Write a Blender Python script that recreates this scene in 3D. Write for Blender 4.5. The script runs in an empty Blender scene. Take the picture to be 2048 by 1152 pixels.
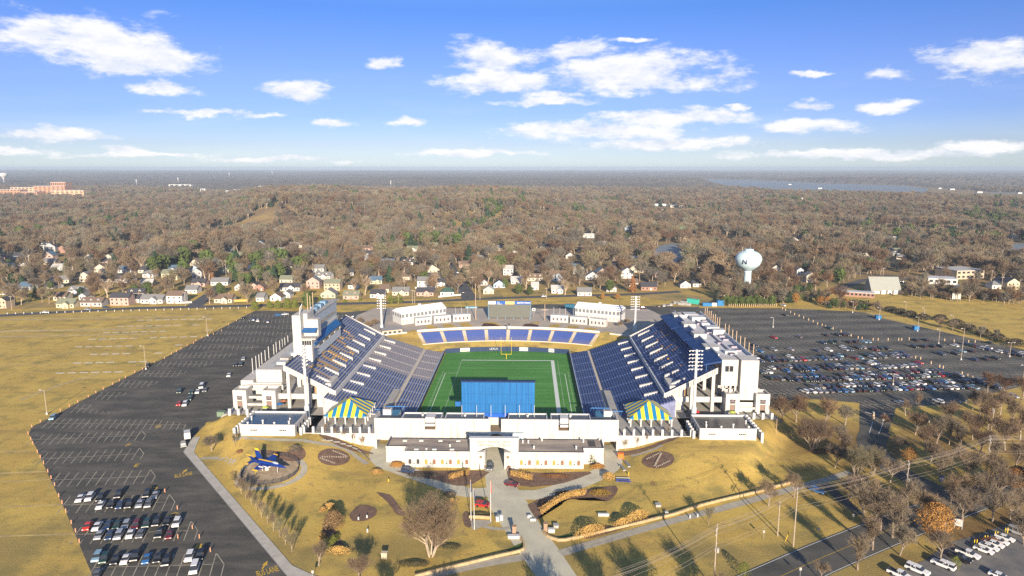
import bpy, math, random
from mathutils import Vector, Matrix, noise
import numpy as np
R = math.radians
SC = bpy.context.scene
COL = SC.collection
# ------------------------------------------------------------ camera
FPX, HC = 1365.0, 104.0
PITCH, YAW = R(10.01), R(1.32)
cam = bpy.data.objects.new('camera', bpy.data.cameras.new('camera'))
COL.objects.link(cam)
cam.location = (0, 0, HC)
cam.rotation_euler = (R(90) - PITCH, 0, YAW)
cam.data.sensor_width = 36
cam.data.lens = FPX * 36 / 2048
cam.data.clip_start = 0.5
cam.data.clip_end = 60000
SC.camera = cam
# ------------------------------------------------------------ sun, sky, exposure
SUN_EL, SUN_AZ = R(16.5), R(9.5)        # azimuth: light travels toward +Y and AZ toward -X
sun = bpy.data.objects.new('sun', bpy.data.lights.new('sun', 'SUN'))
COL.objects.link(sun)
sun.data.energy = 4.1
sun.data.angle = R(0.5)
sun.data.color = (1.0, 0.85, 0.66)
_to = Vector((math.sin(SUN_AZ) * math.cos(SUN_EL), -math.cos(SUN_AZ) * math.cos(SUN_EL), math.sin(SUN_EL)))
sun.rotation_euler = _to.to_track_quat('Z', 'Y').to_euler()
SC.view_settings.view_transform = 'Standard'
SC.view_settings.look = 'None'
SC.view_settings.gamma = 1
SC.view_settings.exposure = 1.25
SC.cycles.max_bounces = 6
SC.cycles.diffuse_bounces = 3
SC.cycles.glossy_bounces = 2
SC.cycles.transparent_max_bounces = 8
SC.cycles.volume_bounces = 0
SC.cycles.use_denoising = False

def px_dir(px, py):
    d = Vector(((px - 1024) / FPX, (576 - py) / FPX, -1.0))
    d.rotate(cam.rotation_euler)
    return d

W = bpy.data.worlds.new('World')
SC.world = W
W.use_nodes = True
nt = W.node_tree
nt.nodes.clear()
_n = nt.nodes.new
_l = nt.links.new
out = _n('ShaderNodeOutputWorld')
bg = _n('ShaderNodeBackground')
bg.inputs['Strength'].default_value = 0.1
sky = _n('ShaderNodeTexSky')
sky.sky_type = 'NISHITA'
sky.sun_disc = False
sky.sun_elevation = SUN_EL
sky.sun_rotation = math.pi - SUN_AZ
sky.altitude = 50
sky.air_density = 1.0
sky.dust_density = 0.4
sky.ozone_density = 2.0

def vmath(op, a=None, b=None, c=None):
    n = _n('ShaderNodeVectorMath'); n.operation = op
    for i, v in enumerate((a, b, c)):
        if v is None: continue
        if hasattr(v, 'links'): _l(v, n.inputs[i])
        else: n.inputs[i].default_value = v
    return n.outputs['Value'] if op in ('LENGTH', 'DOT_PRODUCT') else n.outputs['Vector']

def smath(op, a=None, b=None, c=None, clamp=False):
    n = _n('ShaderNodeMath'); n.operation = op; n.use_clamp = clamp
    for i, v in enumerate((a, b, c)):
        if v is None: continue
        if hasattr(v, 'links'): _l(v, n.inputs[i])
        else: n.inputs[i].default_value = v
    return n.outputs[0]

tc = _n('ShaderNodeTexCoord')
sep = _n('ShaderNodeSeparateXYZ'); _l(tc.outputs['Generated'], sep.inputs[0])
az = smath('ARCTAN2', sep.outputs[0], sep.outputs[1])
el = smath('ARCSINE', sep.outputs[2])
comb = _n('ShaderNodeCombineXYZ'); _l(az, comb.inputs[0]); _l(el, comb.inputs[1])
AE = comb.outputs[0]
def nz(scale, detail, rough, sx=1.0, sy=1.0, off=(0, 0, 0)):
    v = vmath('MULTIPLY_ADD', AE, (sx, sy, 1), off)
    n = _n('ShaderNodeTexNoise'); n.inputs['Scale'].default_value = scale
    n.inputs['Detail'].default_value = detail; n.inputs['Roughness'].default_value = rough
    _l(v, n.inputs['Vector'])
    return n
n_big = nz(12, 10, 0.66, 1.0, 2.6)
n_warp = nz(16, 5, 0.6, 1.0, 2.2, (3, 1, 0))
warp = vmath('MULTIPLY_ADD', n_warp.outputs['Color'], (0.07, 0.03, 0), (-0.035, -0.015, 0))
AEW = vmath('ADD', AE, warp)
# clouds of the photograph: centre, half width and half height in its pixels
CLOUDS = [(60, 70, 110, 60), (200, 82, 160, 62), (300, 115, 120, 40), (240, 140, 80, 18), (335, 178, 85, 20), (610, 182, 60, 20), (765, 125, 38, 16),
          (985, 118, 95, 40), (1010, 160, 120, 30), (1150, 100, 80, 22), (1240, 140, 180, 42), (1330, 165, 150, 26), (1260, 86, 50, 7), (1090, 203, 105, 12),
          (1350, 235, 170, 20), (1180, 262, 230, 22), (1330, 285, 200, 14), (1950, 112, 140, 32), (1990, 130, 130, 32), (1770, 152, 60, 17),
          (1610, 214, 52, 12), (1770, 211, 64, 14), (1610, 253, 105, 18), (1620, 152, 55, 7), (660, 242, 50, 10), (820, 244, 46, 10), (425, 228, 120, 9),
          (90, 270, 130, 14), (40, 300, 90, 8), (235, 300, 50, 8), (280, 310, 160, 6), (960, 303, 150, 7), (560, 321, 160, 6), (1700, 310, 330, 10), (1980, 293, 120, 16), (1100, 190, 60, 10), (1470, 211, 30, 8)]
acc = None
for (cx, cy, hw, hh) in CLOUDS:
    d0 = px_dir(cx, cy).normalized(); d1 = px_dir(cx + hw, cy).normalized(); d2 = px_dir(cx, cy - hh).normalized()
    a0, e0 = math.atan2(d0.x, d0.y), math.asin(d0.z)
    wa = abs(math.atan2(d1.x, d1.y) - a0); we = abs(math.asin(d2.z) - e0)
    s = (1 / wa, 1 / we, 0)
    ln = vmath('LENGTH', vmath('MULTIPLY_ADD', AEW, s, (-a0 / wa, -e0 / we, 0)))
    acc = ln if acc is None else smath('SMOOTH_MIN', acc, ln, 0.12)
blob = smath('SUBTRACT', 1.16, acc)
dens0 = smath('MULTIPLY_ADD', smath('SUBTRACT', n_big.outputs[0], 0.5), 2.9, blob)
mr = _n('ShaderNodeMapRange'); mr.interpolation_type = 'SMOOTHSTEP'
mr.inputs['From Min'].default_value = 0.0; mr.inputs['From Max'].default_value = 0.75
_l(dens0, mr.inputs['Value'])
cov = mr.outputs[0]
# thin veil low down
n_v = nz(5, 6, 0.6, 1.0, 7.0, (7, 2, 0))
mv = _n('ShaderNodeMapRange'); mv.inputs['From Min'].default_value = 0.45; mv.inputs['From Max'].default_value = 0.8
mv.inputs['To Max'].default_value = 0.16
_l(n_v.outputs[0], mv.inputs['Value'])
lowm = _n('ShaderNodeMapRange'); lowm.inputs['From Min'].default_value = 0.16; lowm.inputs['From Max'].default_value = 0.03
_l(el, lowm.inputs['Value'])
veil = smath('MULTIPLY', mv.outputs[0], lowm.outputs[0])
covt = smath('MAXIMUM', smath('MULTIPLY', cov, 0.93), veil)
# lit cloud tops, slightly grey bases (density deep inside the cloud)
n_sh = nz(22, 6, 0.6, 1.0, 2.4, (0, 0.012, 5))
n_up = nz(12, 10, 0.66, 1.0, 2.6, (0, 0.03, 0))
shade = smath('ADD', smath('MULTIPLY', smath('SUBTRACT', n_big.outputs[0], n_up.outputs[0]), 3.0), smath('MULTIPLY_ADD', n_sh.outputs[0], 0.5, 0.48), clamp=True)
ccol = _n('ShaderNodeMix'); ccol.data_type = 'RGBA'
ccol.inputs['A'].default_value = (2.9, 3.2, 3.9, 1); ccol.inputs['B'].default_value = (4.5, 4.45, 4.4, 1)
_l(shade, ccol.inputs['Factor'])
# clear sky: deeper blue up high, pale at the skyline; unseen overhead brightened for fill
grade = _n('ShaderNodeMix'); grade.data_type = 'RGBA'; grade.blend_type = 'MULTIPLY'; grade.inputs['Factor'].default_value = 1
_l(sky.outputs[0], grade.inputs['A'])
ramp = _n('ShaderNodeValToRGB'); cr = ramp.color_ramp
for i_, (p_, c_) in enumerate(((0.0, (.43, .55, .90)), (.012, (.425, .53, .87)), (.054, (.35, .41, .70)), (.12, (.275, .34, .67)), (.183, (.29, .335, .62)), (.27, (.265, .325, .62)), (.36, (.205, .315, .61)), (.48, (.34, .44, .66)), (1.0, (.60, .62, .68)))):
    e_ = cr.elements[i_] if i_ < 2 else cr.elements.new(p_)
    e_.position = p_; e_.color = c_ + (1,)
_l(smath('MULTIPLY', el, 1.7, clamp=True), ramp.inputs['Fac'])
_l(ramp.outputs[0], grade.inputs['B'])
mx = _n('ShaderNodeMix'); mx.data_type = 'RGBA'
_l(covt, mx.inputs['Factor']); _l(grade.outputs['Result'], mx.inputs['A']); _l(ccol.outputs['Result'], mx.inputs['B'])
_l(mx.outputs['Result'], bg.inputs['Color'])
_l(bg.outputs[0], out.inputs['Surface'])
# ------------------------------------------------------------ helpers
XS = -11.5            # stadium axis
PZ = 5.0              # terrace level
def sst(a, b, x):
    t = min(1, max(0, (x - a) / (b - a))); return t * t * (3 - 2 * t)
def hz(x, y):
    """height of the ground: lawn banks that rise to the terraces beside the front wall"""
    u = abs(x - XS)
    uo = 93 + (y - 220) * .65
    return PZ * sst(46, 70, u) * sst(196, 240, y) * (1 - sst(uo - 11, uo, u)) * (1 - sst(262, 268, y))
def at(px, py, z=None):
    d = px_dir(px, py)
    if z is not None:
        t = (z - HC) / d.z
        return Vector((d.x * t, d.y * t, z))
    zz = 0.0
    for _ in range(14):
        t = (zz - HC) / d.z
        zz = 0.5 * zz + 0.5 * hz(d.x * t, d.y * t)
    t = (zz - HC) / d.z
    return Vector((d.x * t, d.y * t, zz))
def depth(y, z=0): return math.hypot(y, HC - z)
_ci = None
def to_px(p):
    global _ci
    if _ci is None:
        _ci = Matrix.LocRotScale(cam.location, cam.rotation_euler, None).inverted()
    q = _ci @ Vector(p)
    return (1024 + FPX * q.x / -q.z, 576 - FPX * q.y / -q.z)
MATS = {}
def mat(name, col, rough=0.8, var=0.0, scale=1.0, col2=None, metal=0.0, emit=None, bump=0.0, spec=0.3, detail=4, island=0.0, lo=0.35, hi=0.65, stretch=None):
    """procedural material: base colour, optional second colour mixed in by noise, optional per-object tone change"""
    if name in MATS: return MATS[name]
    m = bpy.data.materials.new(name); m.use_nodes = True
    t = m.node_tree; N = t.nodes; L = t.links
    b = N['Principled BSDF']
    c = tuple(col) + (1,)
    b.inputs['Base Color'].default_value = c
    b.inputs['Roughness'].default_value = rough
    b.inputs['Metallic'].default_value = metal
    b.inputs['Specular IOR Level'].default_value = spec
    cur = None
    if col2 is not None or var:
        c2 = tuple(col2) + (1,) if col2 is not None else tuple(min(1, x * (1 - var)) for x in col) + (1,)
        co = N.new('ShaderNodeNewGeometry')
        nz_ = N.new('ShaderNodeTexNoise'); nz_.inputs['Scale'].default_value = scale; nz_.inputs['Detail'].default_value = detail
        nz_.inputs['Roughness'].default_value = 0.6
        if stretch:
            mp = N.new('ShaderNodeMapping'); mp.inputs['Scale'].default_value = stretch
            L.new(co.outputs['Position'], mp.inputs['Vector']); L.new(mp.outputs[0], nz_.inputs['Vector'])
        else:
            L.new(co.outputs['Position'], nz_.inputs['Vector'])
        r = N.new('ShaderNodeMapRange'); r.inputs['From Min'].default_value = lo; r.inputs['From Max'].default_value = hi
        L.new(nz_.outputs[0], r.inputs['Value'])
        mixn = N.new('ShaderNodeMix'); mixn.data_type = 'RGBA'
        mixn.inputs['A'].default_value = c; mixn.inputs['B'].default_value = c2
        L.new(r.outputs[0], mixn.inputs['Factor'])
        cur = mixn.outputs['Result']
        if bump:
            bp = N.new('ShaderNodeBump'); bp.inputs['Strength'].default_value = bump; bp.inputs['Distance'].default_value = 0.2
            L.new(nz_.outputs[0], bp.inputs['Height']); L.new(bp.outputs[0], b.inputs['Normal'])
    if island:
        oi = N.new('ShaderNodeObjectInfo')
        h = N.new('ShaderNodeHueSaturation')
        r2 = N.new('ShaderNodeMapRange'); r2.inputs['To Min'].default_value = 1 - island; r2.inputs['To Max'].default_value = 1 + island
        L.new(oi.outputs['Random'], r2.inputs['Value']); L.new(r2.outputs[0], h.inputs['Value'])
        r3 = N.new('ShaderNodeMapRange'); r3.inputs['To Min'].default_value = 0.5 - 0.03 * island; r3.inputs['To Max'].default_value = 0.5 + 0.04 * island
        L.new(oi.outputs['Random'], r3.inputs['Value']); L.new(r3.outputs[0], h.inputs['Hue'])
        if cur is None: h.inputs['Color'].default_value = c
        else: L.new(cur, h.inputs['Color'])
        cur = h.outputs[0]
    if cur is not None: L.new(cur, b.inputs['Base Color'])
    if emit:
        b.inputs['Emission Color'].default_value = tuple(emit[:3]) + (1,); b.inputs['Emission Strength'].default_value = emit[3]
    MATS[name] = m
    return m

class MB:
    """collects faces; build() links them as ONE mesh object"""
    def __init__(s): s.v = []; s.f = []; s.m = []
    def face(s, pts, m=0):
        i = len(s.v); s.v += [tuple(p) for p in pts]; s.f.append(tuple(range(i, i + len(pts)))); s.m.append(m)
    def box(s, x0, x1, y0, y1, z0, z1, m=0, top=None):
        i = len(s.v)
        s.v += [(x0, y0, z0), (x1, y0, z0), (x1, y1, z0), (x0, y1, z0), (x0, y0, z1), (x1, y0, z1), (x1, y1, z1), (x0, y1, z1)]
        for k, q in enumerate(((0, 3, 2, 1), (4, 5, 6, 7), (0, 1, 5, 4), (1, 2, 6, 5), (2, 3, 7, 6), (3, 0, 4, 7))):
            s.f.append(tuple(i + a for a in q)); s.m.append(top if (top is not None and k == 1) else m)
        return s
    def hexa(s, b, t, m=0, top=None, bottom=True):
        """b, t: four corner points each (counter-clockwise from above)"""
        i = len(s.v); s.v += [tuple(p) for p in b] + [tuple(p) for p in t]
        qs = [(4, 5, 6, 7), (0, 1, 5, 4), (1, 2, 6, 5), (2, 3, 7, 6), (3, 0, 4, 7)]
        if bottom: qs.append((3, 2, 1, 0))
        for k, q in enumerate(qs):
            s.f.append(tuple(i + a for a in q)); s.m.append(top if (top is not None and k == 0) else m)
        return s
    def prism(s, poly, z0, z1, m=0, top=None):
        """poly: xy points counter-clockwise"""
        n = len(poly); i = len(s.v)
        s.v += [(p[0], p[1], z0) for p in poly] + [(p[0], p[1], z1) for p in poly]
        s.f.append(tuple(i + n + k for k in range(n))); s.m.append(m if top is None else top)
        s.f.append(tuple(i + n - 1 - k for k in range(n))); s.m.append(m)
        for k in range(n):
            j = (k + 1) % n
            s.f.append((i + k, i + j, i + n + j, i + n + k)); s.m.append(m)
        return s
    def extr(s, prof, axis, a0, a1, m=0):
        """prof: points in the plane across axis ('x': (y,z), 'y': (x,z))"""
        n = len(prof); i = len(s.v)
        for a in (a0, a1):
            s.v += [((a, p[0], p[1]) if axis == 'x' else (p[0], a, p[1])) for p in prof]
        s.f.append(tuple(i + k for k in range(n))); s.m.append(m)
        s.f.append(tuple(i + 2 * n - 1 - k for k in range(n))); s.m.append(m)
        for k in range(n):
            j = (k + 1) % n
            s.f.append((i + j, i + k, i + n + k, i + n + j)); s.m.append(m)
        return s
    def tube(s, p0, p1, r0, r1=None, n=6, m=0, caps=True):
        r1 = r0 if r1 is None else r1
        p0 = Vector(p0); p1 = Vector(p1); d = (p1 - p0)
        if d.length < 1e-6: return s
        d.normalize()
        a = d.orthogonal().normalized(); b = d.cross(a)
        i = len(s.v)
        for p, r in ((p0, r0), (p1, r1)):
            for k in range(n):
                t = 2 * math.pi * k / n
                s.v.append(tuple(p + a * (r * math.cos(t)) + b * (r * math.sin(t))))
        for k in range(n):
            j = (k + 1) % n
            s.f.append((i + k, i + j, i + n + j, i + n + k)); s.m.append(m)
        if caps:
            s.f.append(tuple(i + n + k for k in range(n))); s.m.append(m)
            s.f.append(tuple(i + n - 1 - k for k in range(n))); s.m.append(m)
        return s
    def lathe(s, prof, n=24, m=0, c=(0, 0, 0)):
        """prof: (r, z) from bottom to top"""
        i = len(s.v); k0 = len(prof)
        for (r, z) in prof:
            for k in range(n):
                t = 2 * math.pi * k / n
                s.v.append((c[0] + r * math.cos(t), c[1] + r * math.sin(t), c[2] + z))
        for q in range(k0 - 1):
            for k in range(n):
                j = (k + 1) % n
                s.f.append((i + q * n + k, i + q * n + j, i + (q + 1) * n + j, i + (q + 1) * n + k)); s.m.append(m)
        s.f.append(tuple(i + (k0 - 1) * n + k for k in range(n))); s.m.append(m)
        s.f.append(tuple(i + n - 1 - k for k in range(n))); s.m.append(m)
        return s
    def blob(s, c, rx, ry, rz, m=0, n=8, seed=0, jag=0.25):
        """uneven rounded clump"""
        rg = random.Random(seed); i = len(s.v); rows = max(4, n // 2 + 1)
        for q in range(rows + 1):
            ph = math.pi * q / rows
            for k in range(n):
                t = 2 * math.pi * (k + 0.5 * (q % 2)) / n
                f = 1 + rg.uniform(-jag, jag)
                s.v.append((c[0] + rx * f * math.sin(ph) * math.cos(t), c[1] + ry * f * math.sin(ph) * math.sin(t), c[2] - rz * f * math.cos(ph)))
        for q in range(rows):
            for k in range(n):
                j = (k + 1) % n
                s.f.append((i + q * n + k, i + q * n + j, i + (q + 1) * n + j, i + (q + 1) * n + k)); s.m.append(m)
        return s
    def shift(s, dx, dy, dz=0, rz=0.0):
        c, sn = math.cos(rz), math.sin(rz)
        s.v = [(x * c - y * sn + dx, x * sn + y * c + dy, z + dz) for (x, y, z) in s.v]
        return s
    def mesh(s, name, mats, off=(0, 0, 0), smooth=False):
        me = bpy.data.meshes.new(name)
        ox, oy, oz = off
        me.from_pydata([(x - ox, y - oy, z - oz) for (x, y, z) in s.v], [], s.f)
        if not isinstance(mats, (list, tuple)): mats = [mats]
        for m in mats: me.materials.append(m)
        if len(mats) > 1: me.polygons.foreach_set('material_index', s.m)
        if smooth: me.polygons.foreach_set('use_smooth', [True] * len(s.f))
        me.update()
        return me
    def build(s, name, mats, parent=None, loc=None, smooth=False):
        if parent is not None:
            off = Vector(parent.get('_o', (0, 0, 0)))
            o = bpy.data.objects.new(name, s.mesh(name, mats, off, smooth)); o.parent = parent
            o['_o'] = tuple(off)
        else:
            if loc is None:
                a = np.array(s.v); loc = ((a[:, 0].min() + a[:, 0].max()) / 2, (a[:, 1].min() + a[:, 1].max()) / 2, a[:, 2].min())
            o = bpy.data.objects.new(name, s.mesh(name, mats, loc, smooth)); o.location = loc
            o['_o'] = tuple(loc)
        COL.objects.link(o)
        return o
def tag(o, label=None, cat=None, group=None, kind=None):
    if label: o['label'] = label
    if cat: o['category'] = cat
    if group: o['group'] = group
    if kind: o['kind'] = kind
    return o
def empty(name, loc, label=None, cat=None, group=None, rz=None):
    # with rz given the parts are modelled in the thing's own axes, else in world axes
    o = bpy.data.objects.new(name, None); COL.objects.link(o)
    o.location = loc; o.rotation_euler = (0, 0, rz or 0); o['_o'] = tuple(loc) if rz is None else (0, 0, 0)
    o.empty_display_size = 0.5
    return tag(o, label, cat, group)
def copy_tree(o, parent=None):
    c = o.copy(); COL.objects.link(c)
    if parent is not None: c.parent = parent
    for ch in list(o.children): copy_tree(ch, c)
    return c
def structure(name, mb, mats, smooth=False, loc=(0, 0, 0)):
    return tag(mb.build(name, mats, None, loc, smooth), kind='structure')
_fonts = {}
def text_faces(txt, size, m4, thick=0.02):
    """lettering as mesh faces placed by matrix m4 (text lies in local xy, faces local +z, centred)"""
    cu = bpy.data.curves.new('lettering', 'FONT'); cu.body = txt; cu.size = size; cu.align_x = 'CENTER'; cu.align_y = 'CENTER'; cu.extrude = thick; cu.resolution_u = 3
    ob = bpy.data.objects.new('lettering', cu)
    COL.objects.link(ob)
    dg = bpy.context.evaluated_depsgraph_get()
    me = bpy.data.meshes.new_from_object(ob.evaluated_get(dg))
    vs = [m4 @ v.co for v in me.vertices]; fs = [tuple(p.vertices) for p in me.polygons]
    COL.objects.unlink(ob); bpy.data.objects.remove(ob); bpy.data.curves.remove(cu); bpy.data.meshes.remove(me)
    return vs, fs
def add_text(mb, txt, size, m4, m=0, thick=0.02):
    vs, fs = text_faces(txt, size, m4, thick); i = len(mb.v)
    mb.v += [tuple(v) for v in vs]
    for f in fs: mb.f.append(tuple(a + i for a in f)); mb.m.append(m)
def upright(x, y, z, face=-1):
    """matrix for lettering on a wall facing -y"""
    return Matrix.Translation((x, y, z)) @ Matrix.Rotation(R(90), 4, 'X')
def lying(p, ang):
    return Matrix.Translation(p) @ Matrix.Rotation(ang, 4, 'Z')
def inpoly(x, y, poly):
    c = False; n = len(poly); j = n - 1
    for i in range(n):
        xi, yi = poly[i][0], poly[i][1]; xj, yj = poly[j][0], poly[j][1]
        if (yi > y) != (yj > y) and x < (xj - xi) * (y - yi) / (yj - yi) + xi: c = not c
        j = i
    return c
def sheet(mb, pts, dz=0.02, m=0):
    """flat polygon traced in the photo, laid on level ground"""
    q = [at(*p) if len(p) == 2 else Vector(p) for p in pts]
    a = sum(q[i].x * q[(i + 1) % len(q)].y - q[(i + 1) % len(q)].x * q[i].y for i in range(len(q)))
    if a < 0: q.reverse()
    mb.face([(p.x, p.y, p.z + dz) for p in q], m)
def spline(pts, step=3.0):
    """Catmull-Rom through points (tuples of any length), resampled about every step metres"""
    o = []
    for i in range(len(pts) - 1):
        p0 = pts[max(0, i - 1)]; p1 = pts[i]; p2 = pts[i + 1]; p3 = pts[min(len(pts) - 1, i + 2)]
        n = max(2, int(math.dist(p1[:2], p2[:2]) / step))
        for k in range(n):
            t = k / n
            o.append(tuple(0.5 * (2 * b + (c - a) * t + (2 * a - 5 * b + 4 * c - d) * t * t + (3 * b - a - 3 * c + d) * t ** 3) for a, b, c, d in zip(p0, p1, p2, p3)))
    o.append(tuple(pts[-1]))
    return o
def ribbon(mb, pts, dz=0.03, m=0, step=3.0, follow=True, cross=3):
    """pts: (x, y, width) in metres"""
    s = spline(pts, step); rows = []
    for i, (x, y, w) in enumerate(s):
        a = s[max(0, i - 1)]; b = s[min(len(s) - 1, i + 1)]
        t = Vector((b[0] - a[0], b[1] - a[1])).normalized(); nx, ny = -t.y, t.x
        row = []
        for k in range(cross + 1):
            f = (k / cross - 0.5) * w
            xx, yy = x + nx * f, y + ny * f
            row.append((xx, yy, (hz(xx, yy) if follow else 0) + dz))
        rows.append(row)
    for a, b in zip(rows, rows[1:]):
        for k in range(cross): mb.face((a[k], a[k + 1], b[k + 1], b[k])[::-1], m)
def P(*pxs):
    """pixel points with a width -> metres"""
    o = []
    for (px, py, w) in pxs:
        p = at(px, py); o.append((p.x, p.y, w))
    return o
ONES = 'zeroth first second third fourth fifth sixth seventh eighth ninth tenth eleventh twelfth thirteenth fourteenth fifteenth sixteenth seventeenth eighteenth nineteenth'.split()
TENS = {2: ('twentieth', 'twenty'), 3: ('thirtieth', 'thirty'), 4: ('fortieth', 'forty'), 5: ('fiftieth', 'fifty'), 6: ('sixtieth', 'sixty'), 7: ('seventieth', 'seventy'), 8: ('eightieth', 'eighty'), 9: ('ninetieth', 'ninety')}
def ordw(n):
    if n < 20: return ONES[n]
    t, u = divmod(n, 10)
    return TENS[t][0] if u == 0 else TENS[t][1] + '-' + ONES[u]
LANDMARKS = []        # (text, xyz)
PENDING = []          # (object, description) labelled by the nearest landmark at the end
def later(o, desc, cat, group):
    tag(o, None, cat, group); PENDING.append((o, desc))
WHITE = mat('white stucco', (0.50, 0.48, 0.45), 0.85, 0.5, 0.5, stretch=(1.6, 1.6, .22), lo=.52, hi=.85, detail=7)
WPAINT = mat('white paint', (0.56, 0.555, 0.54), 0.5, 0.06, 2)
CONC = mat('concrete', (0.42, 0.41, 0.39), 0.9, 0.25, 0.5)
GLASS = mat('dark glass', (0.03, 0.035, 0.045), 0.12, spec=0.6)
STEEL = mat('grey steel', (0.45, 0.46, 0.48), 0.45, metal=0.4)
DARK = mat('dark grey', (0.05, 0.05, 0.055), 0.7)
# ------------------------------------------------------------ ground, lots, roads, water
def ground_material():
    m = bpy.data.materials.new('dry winter grass'); m.use_nodes = True
    t = m.node_tree; N = t.nodes; L = t.links; b = N['Principled BSDF']
    b.inputs['Roughness'].default_value = 0.95; b.inputs['Specular IOR Level'].default_value = 0.1
    g = N.new('ShaderNodeNewGeometry')
    def nzz(scale, det=5, st=None, rough=0.6):
        n = N.new('ShaderNodeTexNoise'); n.inputs['Scale'].default_value = scale; n.inputs['Detail'].default_value = det; n.inputs['Roughness'].default_value = rough
        if st:
            mp = N.new('ShaderNodeMapping'); mp.inputs['Scale'].default_value = st; mp.inputs['Rotation'].default_value = (0, 0, R(4))
            L.new(g.outputs['Position'], mp.inputs['Vector']); L.new(mp.outputs[0], n.inputs['Vector'])
        else: L.new(g.outputs['Position'], n.inputs['Vector'])
        return n.outputs[0]
    def rng(v, a, c, lo=0, hi=1):
        r = N.new('ShaderNodeMapRange'); r.interpolation_type = 'SMOOTHSTEP'
        for k, x in (('From Min', a), ('From Max', c), ('To Min', lo), ('To Max', hi)): r.inputs[k].default_value = x
        L.new(v, r.inputs['Value']); return r.outputs[0]
    def mix(f, a, c):
        x = N.new('ShaderNodeMix'); x.data_type = 'RGBA'
        L.new(f, x.inputs['Factor'])
        for k, v in (('A', a), ('B', c)):
            if isinstance(v, tuple): x.inputs[k].default_value = v + (1,)
            else: L.new(v, x.inputs[k])
        return x.outputs['Result']
    def mul(a, c):
        x = N.new('ShaderNodeMath'); x.operation = 'MULTIPLY'; L.new(a, x.inputs[0])
        if isinstance(c, float): x.inputs[1].default_value = c
        else: L.new(c, x.inputs[1])
        return x.outputs[0]
    gold = mix(rng(nzz(0.05, 6), 0.38, 0.62), (0.60, 0.43, 0.11), (0.52, 0.36, 0.095))
    gold = mix(rng(nzz(0.03, 7, (.5, 3.0, 1)), 0.48, 0.75), gold, (0.33, 0.235, 0.085))
    gold = mix(rng(nzz(0.09, 6), 0.48, 0.68), gold, (0.31, 0.25, 0.08))
    gold = mix(rng(nzz(0.25, 6), 0.56, 0.72), gold, (0.30, 0.20, 0.08))
    gold = mix(rng(nzz(1.3, 4), 0.35, 0.7, 0, 0.3), gold, (0.26, 0.18, 0.06))
    litter = mix(rng(nzz(0.02, 6), 0.4, 0.62), (0.21, 0.15, 0.09), (0.34, 0.24, 0.10))
    litter = mix(rng(nzz(0.012, 6), 0.52, 0.7), litter, (0.18, 0.17, 0.075))
    sp = N.new('ShaderNodeSeparateXYZ'); L.new(g.outputs['Position'], sp.inputs[0])
    south = mul(rng(sp.outputs[1], 196.0, 170.0), rng(nzz(0.045, 5), 0.36, 0.56))  # tree shade on the lower lawn, painted in as olive brown grass
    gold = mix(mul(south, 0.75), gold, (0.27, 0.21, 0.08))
    far = rng(sp.outputs[1], 540.0, 640.0)
    c = mix(far, gold, litter)
    # wooded corner across the road: leaf litter over the grass
    east = mul(rng(sp.outputs[0], 78.0, 120.0), rng(nzz(0.03, 5), 0.40, 0.56))
    east = mul(east, rng(sp.outputs[1], 300.0, 240.0))
    c = mix(east, c, (0.20, 0.13, 0.055))
    L.new(c, b.inputs['Base Color'])
    bp = N.new('ShaderNodeBump'); bp.inputs['Strength'].default_value = 0.5; bp.inputs['Distance'].default_value = 0.25
    L.new(nzz(2.2, 4), bp.inputs['Height']); L.new(bp.outputs[0], b.inputs['Normal'])
    return m
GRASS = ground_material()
gx = [-30000, -12000, -6000, -3000, -1500, -700, -350, -200] + list(np.arange(-160, 161, 2.0)) + [200, 350, 700, 1500, 3000, 6000, 12000, 30000]
gy = [-600, -100, 60, 120] + list(np.arange(140, 281, 2.0)) + [320, 400, 500, 700, 1200, 2500, 5000, 9000, 16000, 30000]
mb = MB()
for y in gy:
    for x in gx: mb.v.append((float(x), float(y), hz(x, y)))
nx = len(gx)
for j in range(len(gy) - 1):
    for i in range(nx - 1):
        a = j * nx + i; mb.f.append((a, a + 1, a + nx + 1, a + nx)); mb.m.append(0)
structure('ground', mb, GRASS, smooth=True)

ASPH = mat('worn asphalt', (0.070, 0.067, 0.058), 0.9, 0, 0.07, (0.15, 0.135, 0.11), lo=.42, hi=.74, stretch=(1, 2.5, 1), detail=8)
ASPH2 = mat('dark asphalt', (0.062, 0.061, 0.055), 0.9, 0, 0.08, (0.115, 0.11, 0.095), detail=7)
ROADM = mat('pale road surface', (0.56, 0.53, 0.40), 0.9, 0, 0.15, (0.45, 0.42, 0.33), detail=7)
PATH = mat('path concrete', (0.50, 0.47, 0.41), 0.9, 0, 0.4, (0.40, 0.375, 0.33))
mb = MB()
sheet(mb, [(511, 621), (285, 738.5), (177.6, 793.7), (140, 814), (62, 855.6), (58, 869), (72.6, 896), (89, 933.5), (132, 1025), (152, 1073), (185, 1152), (200, 1200), (610, 1200), (574, 1152),
           (367, 904.5), (387, 874), (405, 855), (430, 842), (452, 850), (520, 800), (620, 800), (640, 640), (700, 625)], 0.03)
structure('west_parking_lot', mb, ASPH)
mb = MB()
sheet(mb, [(560, 632), (690, 624.5), (770, 618), (1000, 612), (1090, 608), (1290, 612), (1399, 614), (1399, 668), (1270, 668), (1270, 640), (770, 640), (760, 668), (640, 668)], 0.035)
structure('north_parking_lot', mb, ASPH2)
EAST = [(1399, 616), (1571, 616.7), (1705, 623), (1751, 627), (1870, 656.5), (1972, 681), (2100, 712), (2100, 785), (2048, 772), (1934, 799), (1921, 808), (1810, 813), (1792, 816), (1773, 877), (1719, 860), (1719, 806), (1600, 796), (1560, 806), (1500, 830), (1440, 800), (1400, 700)]
mb = MB()
sheet(mb, EAST, 0.03)
structure('east_parking_lot', mb, ASPH2)
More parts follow.
